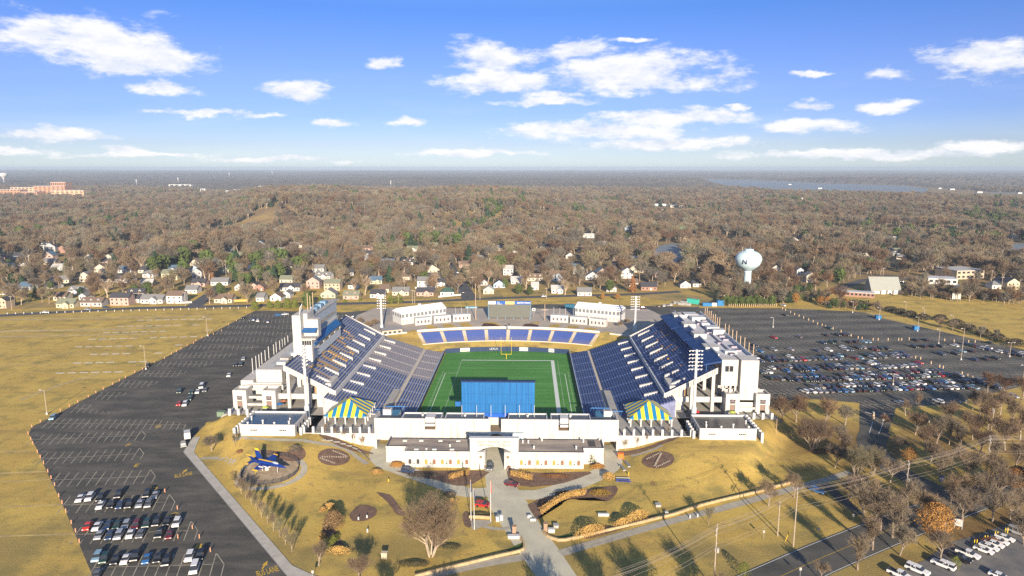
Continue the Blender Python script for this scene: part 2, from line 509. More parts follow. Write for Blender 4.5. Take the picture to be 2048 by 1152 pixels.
# concrete walk along the lot, with its kerb
mb = MB()
sheet(mb, [(387, 874), (400.6, 874), (394, 888), (388, 905), (585, 1132), (630, 1152), (700, 1172), (700, 1200), (600, 1200), (574, 1152), (367, 904.5)], 0.12)
structure('concrete_walk', mb, PATH)
mb = MB()
ribbon(mb, P((367, 904.5, 0.2), (470, 1027, 0.2), (574, 1152, 0.2)), 0.135, 0)
ribbon(mb, P((387, 874, 0.2), (377, 889, 0.2), (367, 904.5, 0.2)), 0.135, 0)
structure('kerb', mb, CONC)
# entry drive and its arms
mb = MB()
ribbon(mb, P((994, 890, 7), (994, 935, 8.5), (1003, 975, 10), (1018, 1010, 12), (1045, 1055, 11), (1075, 1098, 11), (1118, 1160, 10), (1150, 1210, 10)), 0.05)
ribbon(mb, P((1005, 980, 6), (935, 985, 6.5), (870, 962, 7), (805, 940, 7), (770, 925, 8), (760, 905, 8), (768, 888, 6)), 0.042)
ribbon(mb, P((1000, 985, 6), (1070, 990, 6.5), (1140, 972, 7), (1195, 950, 7), (1224, 928, 7), (1225, 905, 6), (1217, 890, 6)), 0.046)
structure('entry_drive', mb, ROADM)
mb = MB()
ribbon(mb, P((1060, 1112, 3.2), (950, 1131, 3.2), (860, 1152, 3.2), (800, 1168, 3.2)), 0.055)
ribbon(mb, P((1120, 1107, 3.2), (1190, 1086, 3.2), (1342, 1043, 3.0), (1458, 1013, 3.0), (1583, 978, 3.0), (1664, 956, 3.0), (1700, 944, 3.0)), 0.055)
ribbon(mb, P((402, 917, 2.2), (440, 917, 2.2), (468, 926, 2.2)), 0.06)
ribbon(mb, P((610, 882, 2), (640, 887, 2), (690, 897, 2), (735, 928, 2)), 0.06)
ribbon(mb, P((468, 880, 2), (540, 879, 2), (612, 881, 2)), 0.06)
ribbon(mb, P((1262, 912, 1.6), (1300, 902, 1.6), (1325, 890, 1.6)), 0.06)
structure('footpaths', mb, mat('footpath', (0.42, 0.39, 0.31), 0.9, 0, 0.5, (0.34, 0.31, 0.25)))
# road in the lower right corner, side drive to the lot
UP = [at(*q) for q in ((1430, 1172), (1510, 1137), (1600, 1098), (1680, 1066), (1750, 1039), (1833, 1009), (1900, 985), (1980, 957), (2070, 927))]
def shifted(d, w):
    o = []
    for i, p in enumerate(UP):
        t = (UP[min(i + 1, len(UP) - 1)] - UP[max(i - 1, 0)]).normalized(); o.append((p.x + t.y * d, p.y - t.x * d, w))
    return o
mb = MB(); ribbon(mb, shifted(5.8, 12.4), 0.05)
ribbon(mb, P((1752, 862, 11), (1742, 885, 10), (1760, 915, 10), (1800, 945, 9), (1850, 970, 9), (1905, 995, 9)), 0.045)
ribbon(mb, P((1640, 960, 3.5), (1662, 980, 3.5), (1690, 1005, 3.5), (1722, 1030, 3.5)), 0.045)
structure('road', mb, ASPH2)
mb = MB()
def edge_line(pxs, w=0.16, dz=0.06): ribbon(mb, P(*[(a, b, w) for a, b in pxs]), dz)
ribbon(mb, shifted(.1, .16)[:6], .06); ribbon(mb, shifted(11.6, .16), .06)
structure('road_edge_lines', mb, mat('road paint white', (0.7, 0.7, 0.68), 0.7))
mb = MB()
ribbon(mb, shifted(5.8, .14), .062)
YEL = mat('road paint yellow', (0.55, 0.36, 0.04), 0.7)
structure('road_centre_line', mb, YEL)
# streets of the housing area
mb = MB()
ribbon(mb, P((-120, 640, 9), (20, 630, 9), (130, 624, 9), (260, 617, 9), (400, 613.5, 9), (512, 611, 9), (680, 607.5, 9), (830, 604, 9), (980, 597, 9), (1130, 592, 9), (1280, 588, 9), (1360, 583, 9)), 0.05, 0, 20, False, 1)
ribbon(mb, P((940, 598, 13), (926, 575, 12), (915, 557, 11), (906, 541, 10), (896, 525, 10)), 0.06, 0, 20, False, 1)
ribbon(mb, P((388, 613, 12), (408, 598, 11), (426, 584, 10), (440, 570, 9)), 0.06, 0, 20, False, 1)
ribbon(mb, P((-30, 548, 10), (120, 541, 9), (260, 533, 9), (380, 528, 9)), 0.06, 0, 20, False, 1)
ribbon(mb, P((1560, 596, 9), (1640, 590, 9), (1730, 560, 9), (1800, 557, 9), (1900, 572, 10), (1985, 586, 10), (2100, 604, 10)), 0.06, 0, 20, False, 1)
ribbon(mb, P((1700, 545, 10), (1790, 553, 10), (1880, 556, 10)), 0.07, 0, 20, False, 1)
ribbon(mb, P((1340, 452, 14), (1390, 466, 14), (1440, 480, 13), (1500, 494, 13)), 0.07, 0, 30, False, 1)
ribbon(mb, P((1566, 490, 9), (1640, 485, 8), (1700, 488, 8)), 0.07, 0, 30, False, 1)
structure('streets', mb, mat('street asphalt', (0.10, 0.10, 0.105), 0.85, 0.2, 0.05))
# golden meadow beyond the east lot
mb = MB()
sheet(mb, [(1720, 622), (1780, 606), (1850, 601), (1920, 603), (1985, 613), (2060, 632), (2200, 670), (2200, 720), (2000, 690), (1870, 660), (1770, 638)], 0.04)
structure('meadow', mb, GRASS)
# lawns and yards of the houses
mb = MB()
for q in ([(0, 620), (130, 614), (256, 607), (250, 602), (0, 606)], [(256, 611), (512, 606), (512, 598), (256, 603)], [(770, 601), (925, 593), (912, 565), (800, 575)], [(950, 594), (1010, 596), (1000, 585), (960, 578)],
          [(1030, 590), (1260, 583), (1260, 575), (1040, 580)], [(1260, 590), (1400, 612), (1540, 612), (1400, 592), (1330, 585)], [(560, 603), (770, 598), (770, 590), (560, 596)]):
    sheet(mb, q, 0.045)
structure('house_lawns', mb, mat('yard grass', (0.40, 0.27, 0.10), 0.95, 0, 0.05, (0.19, 0.17, 0.06), lo=0.4, hi=0.65))
# water
WATER = mat('creek water', (0.20, 0.235, 0.26), 0.55, spec=0.12)
mb = MB()
for q in ([(1290, 516), (1320, 492), (1345, 487), (1372, 494), (1372, 510), (1350, 526), (1320, 530)], [(1240, 486), (1260, 475), (1280, 478), (1275, 500), (1250, 502)], [(1560, 497), (1580, 487), (1640, 488), (1690, 492), (1680, 502), (1600, 502)],
          [(1980, 496), (2000, 488), (2080, 487), (2200, 488), (2200, 530), (2060, 520), (2030, 512)],
          [(1380, 358), (1500, 360), (1650, 367), (1800, 371), (1856, 377), (1856, 391), (1700, 388), (1560, 383), (1460, 373)], [(1860, 392), (1990, 385), (2300, 390), (2300, 407), (1990, 402)], [(880, 462), (925, 455), (935, 470), (920, 478), (895, 476)]):
    sheet(mb, q, 0.4)
structure('creek_water', mb, WATER)

# ------------------------------------------------------------ parking lot paint
LINE = mat('stall paint', (0.50, 0.45, 0.34), 0.8, 0, 0.3, (0.28, 0.25, 0.20))
mb = MB()
LB0, LB1 = at(62, 856), at(511, 621)
s0, s1 = at(179, 971.6), at(200, 943.3)
sd = Vector((s1.x - s0.x, s1.y - s0.y)).normalized()          # direction of the angled stall lines
def line(x0, y0, x1, y1, w=0.22, z=0.045, m=0):
    d = Vector((x1 - x0, y1 - y0)).normalized(); n = Vector((-d.y, d.x)) * (w / 2)
    mb.face([(x0 - n.x, y0 - n.y, z), (x0 + n.x, y0 + n.y, z), (x1 + n.x, y1 + n.y, z), (x1 - n.x, y1 - n.y, z)][::-1], m)
ROWS = []
for (a, b) in (((188, 1135), (426, 1129)), ((152, 1069), (375, 1061.6)), ((127, 1010), (331, 1004.5)), ((109, 960), (293, 953)), ((84, 918), (271, 908)), ((63, 880), (276, 871))):
    ROWS.append((at(*a), at(*b), True))
r0 = ROWS[-1]
for k in range(1, 24):
    y = r0[0].y + 17.35 * k
    if y > at(511, 622).y - 6: break
    t = (y - LB0.y) / (LB1.y - LB0.y)
    xl = LB0.x + t * (LB1.x - LB0.x) + 3
    xr = -128 if y < 300 else (-122 if y < 400 else -112)
    if y < 285: xr = -140
    ROWS.append((Vector((xl, y, 0)), Vector((xr, y - 0.3, 0)), False))
for (a, b, tip) in ROWS:
    line(a.x, a.y, b.x, b.y)
    n = int((b - a).length / 2.75); u = (b - a) / n; hl = 5.6
    for i in range(n + 1):
        c = a + u * i
        line(c.x - sd.x * hl, c.y - sd.y * hl, c.x + sd.x * hl, c.y + sd.y * hl)
    if tip:
        c = b + sd.to_3d() * hl; e = b + (b - a).normalized() * 2.9
        line(c.x, c.y, e.x, e.y); c2 = b - sd.to_3d() * hl
        line(e.x, e.y, e.x - sd.x * hl, e.y - sd.y * hl)
# east lot rows
E0, E1 = at(1540, 758), at(1900, 748)
ed = (E1 - E0).normalized(); en = Vector((-ed.y, ed.x, 0))
EPOLY = [(p.x, p.y) for p in (at(*q) for q in EAST)]
esd = (at(1560, 714) - at(1566, 722)).normalized()
rowc = [at(1700, 783), at(1700, 755), at(1700, 733)]
for k in range(-2, 17):
    c = at(1700, 783) + en * (18.2 * k)
    run = None
    for j in range(-80, 110):
        p = c + ed * (j * 2.75)
        inside = inpoly(p.x, p.y, EPOLY) and p.x > 108
        if inside:
            d = Vector((-0.35, 0.94, 0))
            line(p.x - d.x * 5.4, p.y - d.y * 5.4, p.x + d.x * 5.4, p.y + d.y * 5.4, 0.34)
            if run is None: run = p
            last = p
        elif run is not None and j > 0:
            break
    if run is not None: line(run.x, run.y, last.x, last.y, 0.3)
structure('stall_lines', mb, LINE)
mb = MB()
for (t, px, py, a2, sz) in (('BUS LANE', 367, 950, (395, 945), 2.6), ('BUS LANE', 535, 1143, (560, 1136), 2.6), ('BUS LANE', 400, 829, (425, 827), 2.6), ('F', 256, 890.5, (270, 890), 3.6), ('E', 273, 931, (290, 930), 3.6), ('D', 307, 977.5, (322, 976), 3.6), ('C', 347, 1030, (362, 1029), 3.6), ('B', 397, 1093, (412, 1092), 3.6), ('G', 316, 853, (330, 852), 3.6), ('H', 360, 822, (374, 821), 3.4), ('J', 401, 794, (415, 793), 3.4), ('K', 442, 770, (456, 769), 3.4), ('L', 470, 747, (484, 746), 3.4), ('M', 491, 727, (505, 726), 3.4)):
    p = at(px, py); q = at(*a2)
    bl = t == 'BUS LANE'; add_text(mb, t, 1.25 if bl else sz, lying((p.x, p.y, 0.05), math.atan2(q.y - p.y, q.x - p.x)) @ Matrix.Diagonal((1, 3.2 if bl else 1, 1, 1)), 0, 0.006)
for px, py in ((369, 943), (529, 1131)):
    p = at(px, py); mb.face([(p.x - 0.7, p.y, 0.06), (p.x + 0.7, p.y, 0.06), (p.x, p.y + 2.2, 0.06)]); mb.box(p.x - 0.2, p.x + 0.2, p.y - 1.6, p.y, 0.05, 0.058)
structure('lane_lettering', mb, mat('yellow lane paint', (0.62, 0.40, 0.04), 0.8))
# pale wheel-stop rows on the grass field
mb = MB()
for (x0, y0, x1, y1) in ((275, 640.5, 430, 638), (235, 653, 440, 649), (206, 665.5, 430, 660), (177, 679, 400, 673), (150, 694, 370, 690), (180, 709, 330, 706), (147, 726.5, 300, 723), (112, 746.5, 275, 743)):
    a = at(x0, y0); b = at(x1, y1); n = int((b - a).length / 5.5)
    for i in range(n):
        f = i / n
        if f > 0.45 and random.Random(i * 7 + int(x0)).random() < 0.45: continue
        p = a + (b - a) * f; q = a + (b - a) * ((i + 0.72) / n)
        line(p.x, p.y, q.x, q.y, 1.5, 0.05)
structure('gravel_stop_rows', mb, mat('pale gravel', (0.78, 0.72, 0.62), 0.9, 0.2, 0.8))
mb = MB()
for pl in ([(-60, 664, 5), (100, 661, 5), (210, 659, 4), (330, 655, 3)], [(-60, 641, 4), (160, 637, 4), (420, 632, 4)], [(-40, 674, 3), (140, 671, 3), (300, 668, 2.5)], [(-60, 712, .8), (90, 709, .8), (260, 705, .8)], [(-60, 732, .8), (80, 729, .8), (200, 727, .8)], [(40, 800, 2), (120, 770, 2), (200, 748, 2)], [(-40, 905, .9), (60, 902, .9)], [(-40, 948, .9), (90, 943, .9)], [(-40, 966, .7), (105, 959, .7)], [(-40, 1016, .7), (125, 1009, .7)], [(-40, 1074, .7), (150, 1068, .7)]): ribbon(mb, P(*pl), .03, 0, 6)
structure('field_tracks', mb, mat('worn grass track', (0.40, 0.31, 0.16), .95, 0, .15, (0.56, 0.42, 0.16), lo=.45, hi=.6))
# ------------------------------------------------------------ stadium bowl
NAVY = mat('navy bench', (0.042, 0.085, 0.24), 0.5, 0.25, 0.8)
GOLD = mat('gold bench', (0.55, 0.30, 0.05), 0.5)
SILV = mat('bare aluminium bench', (0.30, 0.265, 0.28), 0.5, 0.2, 0.7)
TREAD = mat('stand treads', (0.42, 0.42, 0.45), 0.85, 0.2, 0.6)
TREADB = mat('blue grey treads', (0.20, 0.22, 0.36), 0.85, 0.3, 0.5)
BLUEA = mat('bright blue canvas', (0.012, 0.115, 0.33), 0.6, 0.2, 0.6)
RAILB = mat('blue rail', (0.04, 0.16, 0.40), 0.5)
FT = {'N': ['10001', '11001', '10101', '10011', '10001', '10001'], 'A': ['01110', '10001', '10001', '11111', '10001', '10001'], 'V': ['10001', '10001', '10001', '01010', '01010', '00100'], 'Y': ['10001', '10001', '01010', '00100', '00100', '00100']}
def bitmap(y, row, nrow):
    t = (y - 279) / 17.0
    k = int(t)
    if t < 0 or k > 3: return False
    f = (t - k) / 0.78
    if f >= 1: return False
    v = (row / nrow - 0.22) / 0.52
    if v < 0 or v >= 1: return False
    return FT['NAVY'[k]][5 - int(v * 6)][int(f * 5)] == '1'
def U(s, u): return XS + s * u
def stand(s, side):
    name = side + ' grandstand'
    root = empty('grandstand', (U(s, 62), 317, PZ), 'two-deck %s of blue benches on the %s of the green field' % ('grandstand', 'left' if s < 0 else 'right'), 'grandstand', 'grandstands beside the field')
    # lower deck: front tier, cross aisle, rear tier
    Y0, Y1 = 263.0, 370.0
    def tier(nm, u0, z0, u1, z1, n, y0, y1, mt):
        mb = MB(); prof = [(U(s, u0), z0 - 1.5), (U(s, u0), z0)]
        for i in range(n):
            a = u0 + (u1 - u0) * i / n; b = u0 + (u1 - u0) * (i + 1) / n; z = z0 + (z1 - z0) * i / n; z2 = z0 + (z1 - z0) * (i + 1) / n
            prof += [(U(s, b), z), (U(s, b), z2)]
        prof.append((U(s, u1), z0 - 1.5))
        if s > 0: prof.reverse()
        mb.extr(prof, 'y', y0, y1); return mb.build(nm, mt, root)
    def section(u0, z0, u1, z1, n, y0, y1, colf, bw=0.62, dash=0):
        mb = MB(); st = (u1 - u0) / n
        for i in range(n):
            z = z0 + (z1 - z0) * i / n; a = u0 + st * i + 0.25
            x0, x1 = sorted((U(s, a), U(s, a + bw)))
            L = 1.3; k = max(1, int((y1 - y0) / L)); j = 0
            while j < k:
                c = colf(y0 + (j + .5) * (y1 - y0) / k, i, n); e = j
                while e + 1 < k and colf(y0 + (e + 1.5) * (y1 - y0) / k, i, n) == c: e += 1
                mb.box(x0, x1, y0 + j * (y1 - y0) / k, y0 + (e + 1) * (y1 - y0) / k, z + 0.02, z + 0.36, c)
                j = e + 1
        return mb.build('seating_section', [NAVY, GOLD, SILV], root)
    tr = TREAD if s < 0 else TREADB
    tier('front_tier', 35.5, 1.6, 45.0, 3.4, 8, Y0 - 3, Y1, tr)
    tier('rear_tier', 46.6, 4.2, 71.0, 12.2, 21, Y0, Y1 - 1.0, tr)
    mb = MB(); x0, x1 = sorted((U(s, 45.0), U(s, 46.6))); mb.box(x0, x1, Y0 - 2, Y1, 1.0, 3.4); mb.build('cross_aisle', mat('aisle concrete', (0.50, 0.45, 0.38), 0.9), root)
    mb = MB(); x0, x1 = sorted((U(s, 35.2), U(s, 35.48))); mb.box(x0, x1, Y0 - 4, Y1 + 3, 0, 2.5); mb.build('field_wall', mat('navy wall', (0.02, 0.035, 0.09), 0.6), root)
    mb = MB(); x0, x1 = sorted((U(s, 35.1), U(s, 35.5))); mb.box(x0, x1, Y0 - 4, Y1 + 3, 2.5, 2.62); mb.build('wall_rail', mat('pale rail', (0.35, 0.42, 0.5), 0.5), root)
    nsec = 9
    for k in range(nsec):
        a = Y0 + (Y1 - Y0) * k / nsec + 0.5; b = Y0 + (Y1 - Y0) * (k + 1) / nsec - 0.5
        lf = (lambda y, i, n: 2 if (s < 0 and y > 318) else 0)
        section(35.5, 1.6, 45.0, 3.4, 8, a, b, lf)
        section(46.6, 4.2, 71.0, 12.2, 21, a, min(b, Y1 - 1.2), lf)
    # upper deck
    D0, D1, q0, q1, NR = 68.0, 88.5, 12.4, 23.8, 18
    YA, YB = 269.0, 366.0
    mb = MB(); prof = [(U(s, D0), q0 - 1.3), (U(s, D0), q0)]
    for i in range(NR):
        b = D0 + (D1 - D0) * (i + 1) / NR
        prof += [(U(s, b), q0 + (q1 - q0) * i / NR), (U(s, b), q0 + (q1 - q0) * (i + 1) / NR)]
    prof += [(U(s, D1), q1 - 1.6)]
    if s > 0: prof.reverse()
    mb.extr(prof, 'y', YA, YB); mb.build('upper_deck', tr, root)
    upf = (lambda y, i, n: 1 if (s < 0 and bitmap(y, i, n)) else (1 if s > 0 and bitmap(629 - y, i, n) and random.Random(i * 31 + int(y * 3)).random() < 0.25 else 0))
    for k in range(8):
        a = YA + (YB - YA) * k / 8 + 0.6; b = YA + (YB - YA) * (k + 1) / 8 - 0.6
        section(D0, q0, D1, q1, NR, a, b, upf, 0.66)
    # white rim: front fascia, end fascias with stepped raker teeth
    mb = MB(); x0, x1 = sorted((U(s, D0 - 0.5), U(s, D0 - 0.02))); mb.box(x0, x1, YA - 0.3, YB + 0.3, q0 - 1.5, q0 + 0.75); mb.build('deck_fascia', mat('pale concrete', (0.62, 0.60, 0.57), 0.8, 0.12, 0.5), root)
    for ye, sg in ((YA, -1), (YB, 1)):
        mb = MB()
        pr = [(U(s, D0 - 0.5), q0 - 1.5), (U(s, D1 + 0.4), q1 - 2.2), (U(s, D1 + 0.4), q1 + 0.3), (U(s, D0 - 0.5), q0 + 0.5)]
        if s > 0: pr.reverse()
        mb.extr(pr, 'y', min(ye + sg * 0.02, ye + sg * 0.35), max(ye + sg * 0.02, ye + sg * 0.35))
        for i in range(22):
            f = i / 22; uu = D0 + f * (D1 - D0); z = q0 + f * (q1 - q0) - 1.7
            x0, x1 = sorted((U(s, uu), U(s, uu + 0.45))); y0, y1 = sorted((ye + sg * 0.36, ye + sg * 0.8))
            mb.box(x0, x1, y0, y1, z, z + 1.7)
        mb.build('end_beam', WHITE, root)
    # vomitories
    for k in range(8):
        y = YA + (YB - YA) * (k + 0.5) / 8
        for (ua, ub, za, zb, yy) in ((D0 + 3.2, D0 + 9.2, q0 + 1.78, q0 + 5.1, y), (60.8, 67.0, 8.85, 10.9, y + 2.0)):
            mb = MB()
            b = [(U(s, ua), yy - 0.6), (U(s, ub), yy - 0.6), (U(s, ub), yy + 0.6), (U(s, ua), yy + 0.6)]
            if s < 0: b.reverse()
            up_ = lambda p: abs(abs(p[0] - XS) - ub) < .01
            mb.hexa([(p[0], p[1], (zb if up_(p) else za) - 1) for p in b], [(p[0], p[1], zb + .4 if up_(p) else za + 1.0) for p in b], 0)
            mb.build('vomitory', mat('vomitory concrete', (0.50, 0.49, 0.47), .8, .15, 1.0), root)
    # columns, walkway and wall under the deck
    for i, y in enumerate((270.5, 284, 298, 312, 326, 340, 354, 365)):
        mb = MB()
        for uu in (78.5, 87.0):
            zt = q0 + (q1 - q0) * (uu - D0) / (D1 - D0) - 1.5
            x0, x1 = sorted((U(s, uu), U(s, uu + 1.3))); mb.box(x0, x1, y - 0.65, y + 0.65, 0, zt)
        mb.build('column', WHITE, root)
    mb = MB(); x0, x1 = sorted((U(s, 70.5), U(s, 94))); mb.box(x0, x1, 271.5, 362, 9.0, 9.8); mb.build('concourse_slab', CONC, root)
    mb = MB(); mb.box(x0, x1, 271.1, 271.45, 8.6, 10.9); mb.build('walkway_parapet', WHITE, root)
    mb = MB(); x0, x1 = sorted((U(s, 70.4), U(s, 76.5))); mb.box(x0, x1, 271.8, 283, 5, 15.2); mb.build('stair_block', WHITE, root)
    mb = MB(); x0, x1 = sorted((U(s, 76.6), U(s, 78.4))); mb.box(x0, x1, 275, 283, 9.8, 14.5); mb.build('tan_screen', mat('tan mesh', (0.35, 0.22, 0.11), 0.9), root)
    mb = MB(); x0, x1 = sorted((U(s, 71.0), U(s, 71.4))); mb.box(x0, x1, Y0, 362, 0, 11.2); mb.build('back_wall', CONC, root)
    return root
WST = stand(-1, 'west'); EST = stand(1, 'east')

def bx(mb, s, u0, u1, y0, y1, z0, z1, m=0, top=None):
    a, b = sorted((U(s, u0), U(s, u1))); mb.box(a, b, y0, y1, z0, z1, m, top)
# --- press box over the west stand
pb = empty('press_box', (U(-1, 88), 300, PZ), 'white press box tower with blue awning above the left grandstand', 'press box')
mb = MB(); bx(mb, -1, 86.6, 90.3, 286, 299, 5, 41.0); mb.build('stair_tower', WHITE, pb)
mb = MB(); bx(mb, -1, 84.9, 86.58, 290, 299, 31, 41.0); mb.build('tower_side', WHITE, pb)
mb = MB(); bx(mb, -1, 80.3, 84.88, 290, 294, 31.01, 38.4); mb.build('elevator_block', WHITE, pb)
mb = MB(); bx(mb, -1, 80.3, 86.58, 285.6, 294, 30.4, 31.0); mb.build('terrace_floor', CONC, pb)
mb = MB()
for z in (31.5, 32.1): bx(mb, -1, 80.3, 86.58, 285.62, 285.68, z, z + .06); bx(mb, -1, 80.3, 80.36, 285.7, 290, z, z + .06)
for q in range(12): bx(mb, -1, 80.4 + q * .55, 80.45 + q * .55, 285.62, 285.68, 31.01, 32.1)
mb.build('terrace_railing', STEEL, pb)
mb = MB(); bx(mb, -1, 84.0, 92.6, 299.1, 334, 20, 30.6); mb.build('suite_floor', WHITE, pb)
mb = MB(); bx(mb, -1, 82.2, 86.58, 286.2, 294, 20, 30.39); mb.build('corner_room', WHITE, pb)
for i in range(4): mb = MB(); bx(mb, -1, 82.5 + i * 1.02, 83.35 + i * 1.02, 286.1, 286.18, 27.9, 29.8); mb.build('window', GLASS, pb)
mb = MB(); bx(mb, -1, 85.0, 91.5, 299.5, 336, 30.62, 37.5); mb.build('broadcast_floor', mat('pale blue cladding', (0.42, 0.47, 0.53), 0.6, 0.1, 0.3), pb)
mb = MB(); bx(mb, -1, 84.92, 84.98, 300, 335.5, 32.0, 33.6); mb.build('window', GLASS, pb)
mb = MB(); bx(mb, -1, 84.8, 92, 299.2, 338, 37.6, 38.1); mb.build('roof', CONC, pb)
mb = MB()
for y in (303, 310, 317, 324): bx(mb, -1, 87, 90, y, y + 3.5, 38.1, 39.8)
mb.build('roof_unit', mat('blue grey unit', (0.18, 0.30, 0.42), 0.6), pb)
mb = MB()
xa, xb_, xc = U(-1, 84.9), U(-1, 81.6), U(-1, 81.4)
mb.hexa([(xa, 289, 28.6), (xb_, 289, 26.9), (xb_, 331, 26.9), (xa, 331, 28.6)], [(xa, 289, 30.4), (xb_, 289, 27.5), (xb_, 331, 27.5), (xa, 331, 30.4)]); mb.build('awning', BLUEA, pb)
mb = MB(); bx(mb, -1, 82.3, 83.9, 289.2, 331, 24.6, 26.8); mb.build('window_band', GLASS, pb)
mb = MB(); bx(mb, -1, 82.0, 84.2, 289.2, 331, 21.0, 24.55); mb.build('lower_wall', mat('pale blue wall', (0.50, 0.54, 0.58), 0.6), pb)
mb = MB()
for y in range(294, 331, 9): bx(mb, -1, 82.1, 82.28, y, y + 2.6, 24.8, 25.7)
mb.build('curtain', WPAINT, pb)
mb = MB()
xa, xb_ = U(-1, 86.5), U(-1, 80.4)
mb.hexa([(xa, 286, 33.5), (xb_, 286, 33.5), (xb_, 289.9, 34.6), (xa, 289.9, 34.6)], [(xa, 286, 33.65), (xb_, 286, 33.65), (xb_, 289.9, 34.8), (xa, 289.9, 34.8)]); mb.build('terrace_awning', BLUEA, pb)
mb = MB()
for y in range(300, 336, 4): mb.tube((U(-1, 86.0), y, 31), (U(-1, 86.0), y, 38), 0.12)
for i in range(6): mb.tube((U(-1, 87.6 + i * 0.35), 288.2 + i * 1.7, 37), (U(-1, 87.6 + i * 0.35), 288.2 + i * 1.7, 44 if i % 2 else 41.8), 0.16)
mb.build('antenna_post', WPAINT, pb)
for (y, z) in ((296.5, 49), (300, 47), (304, 48)): MB().tube((U(-1, 86.6), y, 38), (U(-1, 86.6), y, z), 0.16).build('flagpole', mat('tan pole', (0.5, 0.36, 0.24), 0.6), pb)
# --- low concourse building behind the west stand
cb = empty('concourse_building', (U(-1, 101), 315, 0), 'low white concourse building with roof units behind the left grandstand', 'building')
mb = MB(); bx(mb, -1, 94.2, 112, 280, 362, 0, 12.6, 0, 1); mb.build('main_block', [WHITE, CONC], cb)
mb = MB(); bx(mb, -1, 94.3, 105.5, 281, 285, 12.62, 18.2); mb.build('end_block', WHITE, cb)
mb = MB(); bx(mb, -1, 95, 106.5, 286, 360, 12.62, 15.0, 0, 1); mb.build('upper_block', [WHITE, mat('pale roof', (0.50, 0.52, 0.54), 0.8, 0.25, 0.3)], cb)
for i, y in enumerate((288, 296, 303, 312, 320, 331, 342, 350)):
    mb = MB(); bx(mb, -1, 97 + (i % 3), 101 + (i % 3), y, y + 4.2, 15.02, 17.1); mb.build('roof_unit', WPAINT if i % 2 else CONC, cb)
mb = MB(); bx(mb, -1, 106.6, 112, 280.1, 361, 12.62, 13.6); mb.build('parapet', WHITE, cb)
# --- suites along the east stand
sb = empty('suite_building', (U(1, 98), 317, PZ), 'long white suite building with rooftop units behind the right grandstand', 'building')
mb = MB(); bx(mb, 1, 98.6, 105.8, 270, 278, 0, 26.8); mb.build('end_tower', WHITE, sb)
mb = MB(); bx(mb, 1, 91.2, 97.9, 271.5, 278, 15.6, 26.6); mb.build('end_block', WHITE, sb)
for du in (92.6, 94.4): 
    mb = MB(); bx(mb, 1, du, du + 1.5, 271.4, 271.48, 21.6, 24.0); mb.build('window', GLASS, sb)
mb = MB()
for du in (92, 95, 97): bx(mb, 1, du, du + 0.8, 272.2, 273, 5, 15.6)
mb.build('column', WHITE, sb)
ROOFW = mat('white membrane roof', (0.62, 0.62, 0.64), 0.7, 0.2, 0.25)
mb = MB(); bx(mb, 1, 91.4, 105.7, 278.1, 366, 9, 25.6, 0, 1); mb.build('main_block', [WHITE, ROOFW], sb)
mb = MB(); bx(mb, 1, 105.2, 105.7, 278.1, 366, 25.62, 27.0); bx(mb, 1, 91.4, 91.8, 278.1, 366, 25.62, 27.2); mb.build('parapet', mat('pale parapet', (0.55, 0.57, 0.58), 0.7), sb)
for (y, h) in ((281, 26.9), (302, 27.6), (323, 27.4), (346, 27.2)):
    mb = MB(); bx(mb, 1, 89.2, 95.0, y + 9, y + 16, 23, h); mb.build('bay', WHITE, sb)
for (u, y, w, d, h) in ((99, 326, 6, 5, 27.4), (97, 348, 7, 6, 27.4), (94, 356, 8, 7, 27.2), (100, 318, 5.5, 4, 27.9), (96, 284, 5, 3, 26.8), (99, 336, 4, 4, 27.0)):
    mb = MB(); bx(mb, 1, u, u + w, y, y + d, 25.64, h); mb.build('plant_room', WPAINT, sb)
for i in range(13):
    y = 281 + i * 6.4; u = 101.5 if i % 3 else 97.2
    mb = MB(); bx(mb, 1, u, u + 2.4, y, y + 2.6, 25.64, 26.5, 0, 1); mb.build('roof_unit', [mat('unit purple grey', (0.30, 0.28, 0.34), 0.6), mat('unit fan', (0.10, 0.09, 0.12), 0.6)], sb)
mb = MB(); bx(mb, 1, 98.6, 99.2, 280, 362, 25.64, 26.3); mb.build('cable_tray', mat('tray grey', (0.22, 0.23, 0.27), 0.6), sb)
mb = MB()
for (ya, yb, ex) in ((271, 289, 83.6), (289, 311, 84.8), (311, 334, 84.2), (334, 364, 83.4)):
    xa, xb_ = U(1, 91.1), U(1, ex)
    mb.hexa([(xb_, ya, 24.3), (xa, ya, 25.6), (xa, yb, 25.6), (xb_, yb, 24.3)], [(xb_, ya, 24.7), (xa, ya, 26.4), (xa, yb, 26.4), (xb_, yb, 24.7)])
mb.build('canopy', mat('deep blue canvas', (0.008, 0.045, 0.17), 0.6, 0.2, 0.5), sb)
mb = MB()
for y in (271.5, 279, 287, 295, 303, 311, 319, 327, 335, 343, 351, 359): mb.tube((U(1, 84.9), y, 21.8), (U(1, 84.9), y, 24.4), 0.12)
mb.build('canopy_post', RAILB, sb)
for i, y in enumerate(list(range(282, 330, 6)) + list(range(334, 366, 4))):
    o = MB().tube((U(1, 107.2), y, 0), (U(1, 107.2), y, 30.5 - (i % 2) * .8), 0.17).build('pole', mat('tan pole', (0.5, 0.36, 0.24), 0.6)); later(o, 'slim tan pole', 'pole', 'poles behind the right grandstand')
for i, (px, py, pt) in enumerate(((506, 746, 716), (513, 739, 712), (519, 733, 709), (524, 728, 705), (531, 722, 700), (538, 717, 693), (548, 709, 689), (553, 705, 684), (560, 700, 681), (565, 694, 678), (570, 690, 675), (576, 684, 671))):
    p = at(px, py, 13.6); d = px_dir(px, pt); t = p.y / d.y
    o = MB().tube((p.x, p.y, 13.6), (p.x, p.y, HC + d.z * t), 0.16).build('pole', WPAINT); later(o, 'slim white pole', 'pole', 'poles on the concourse roof')
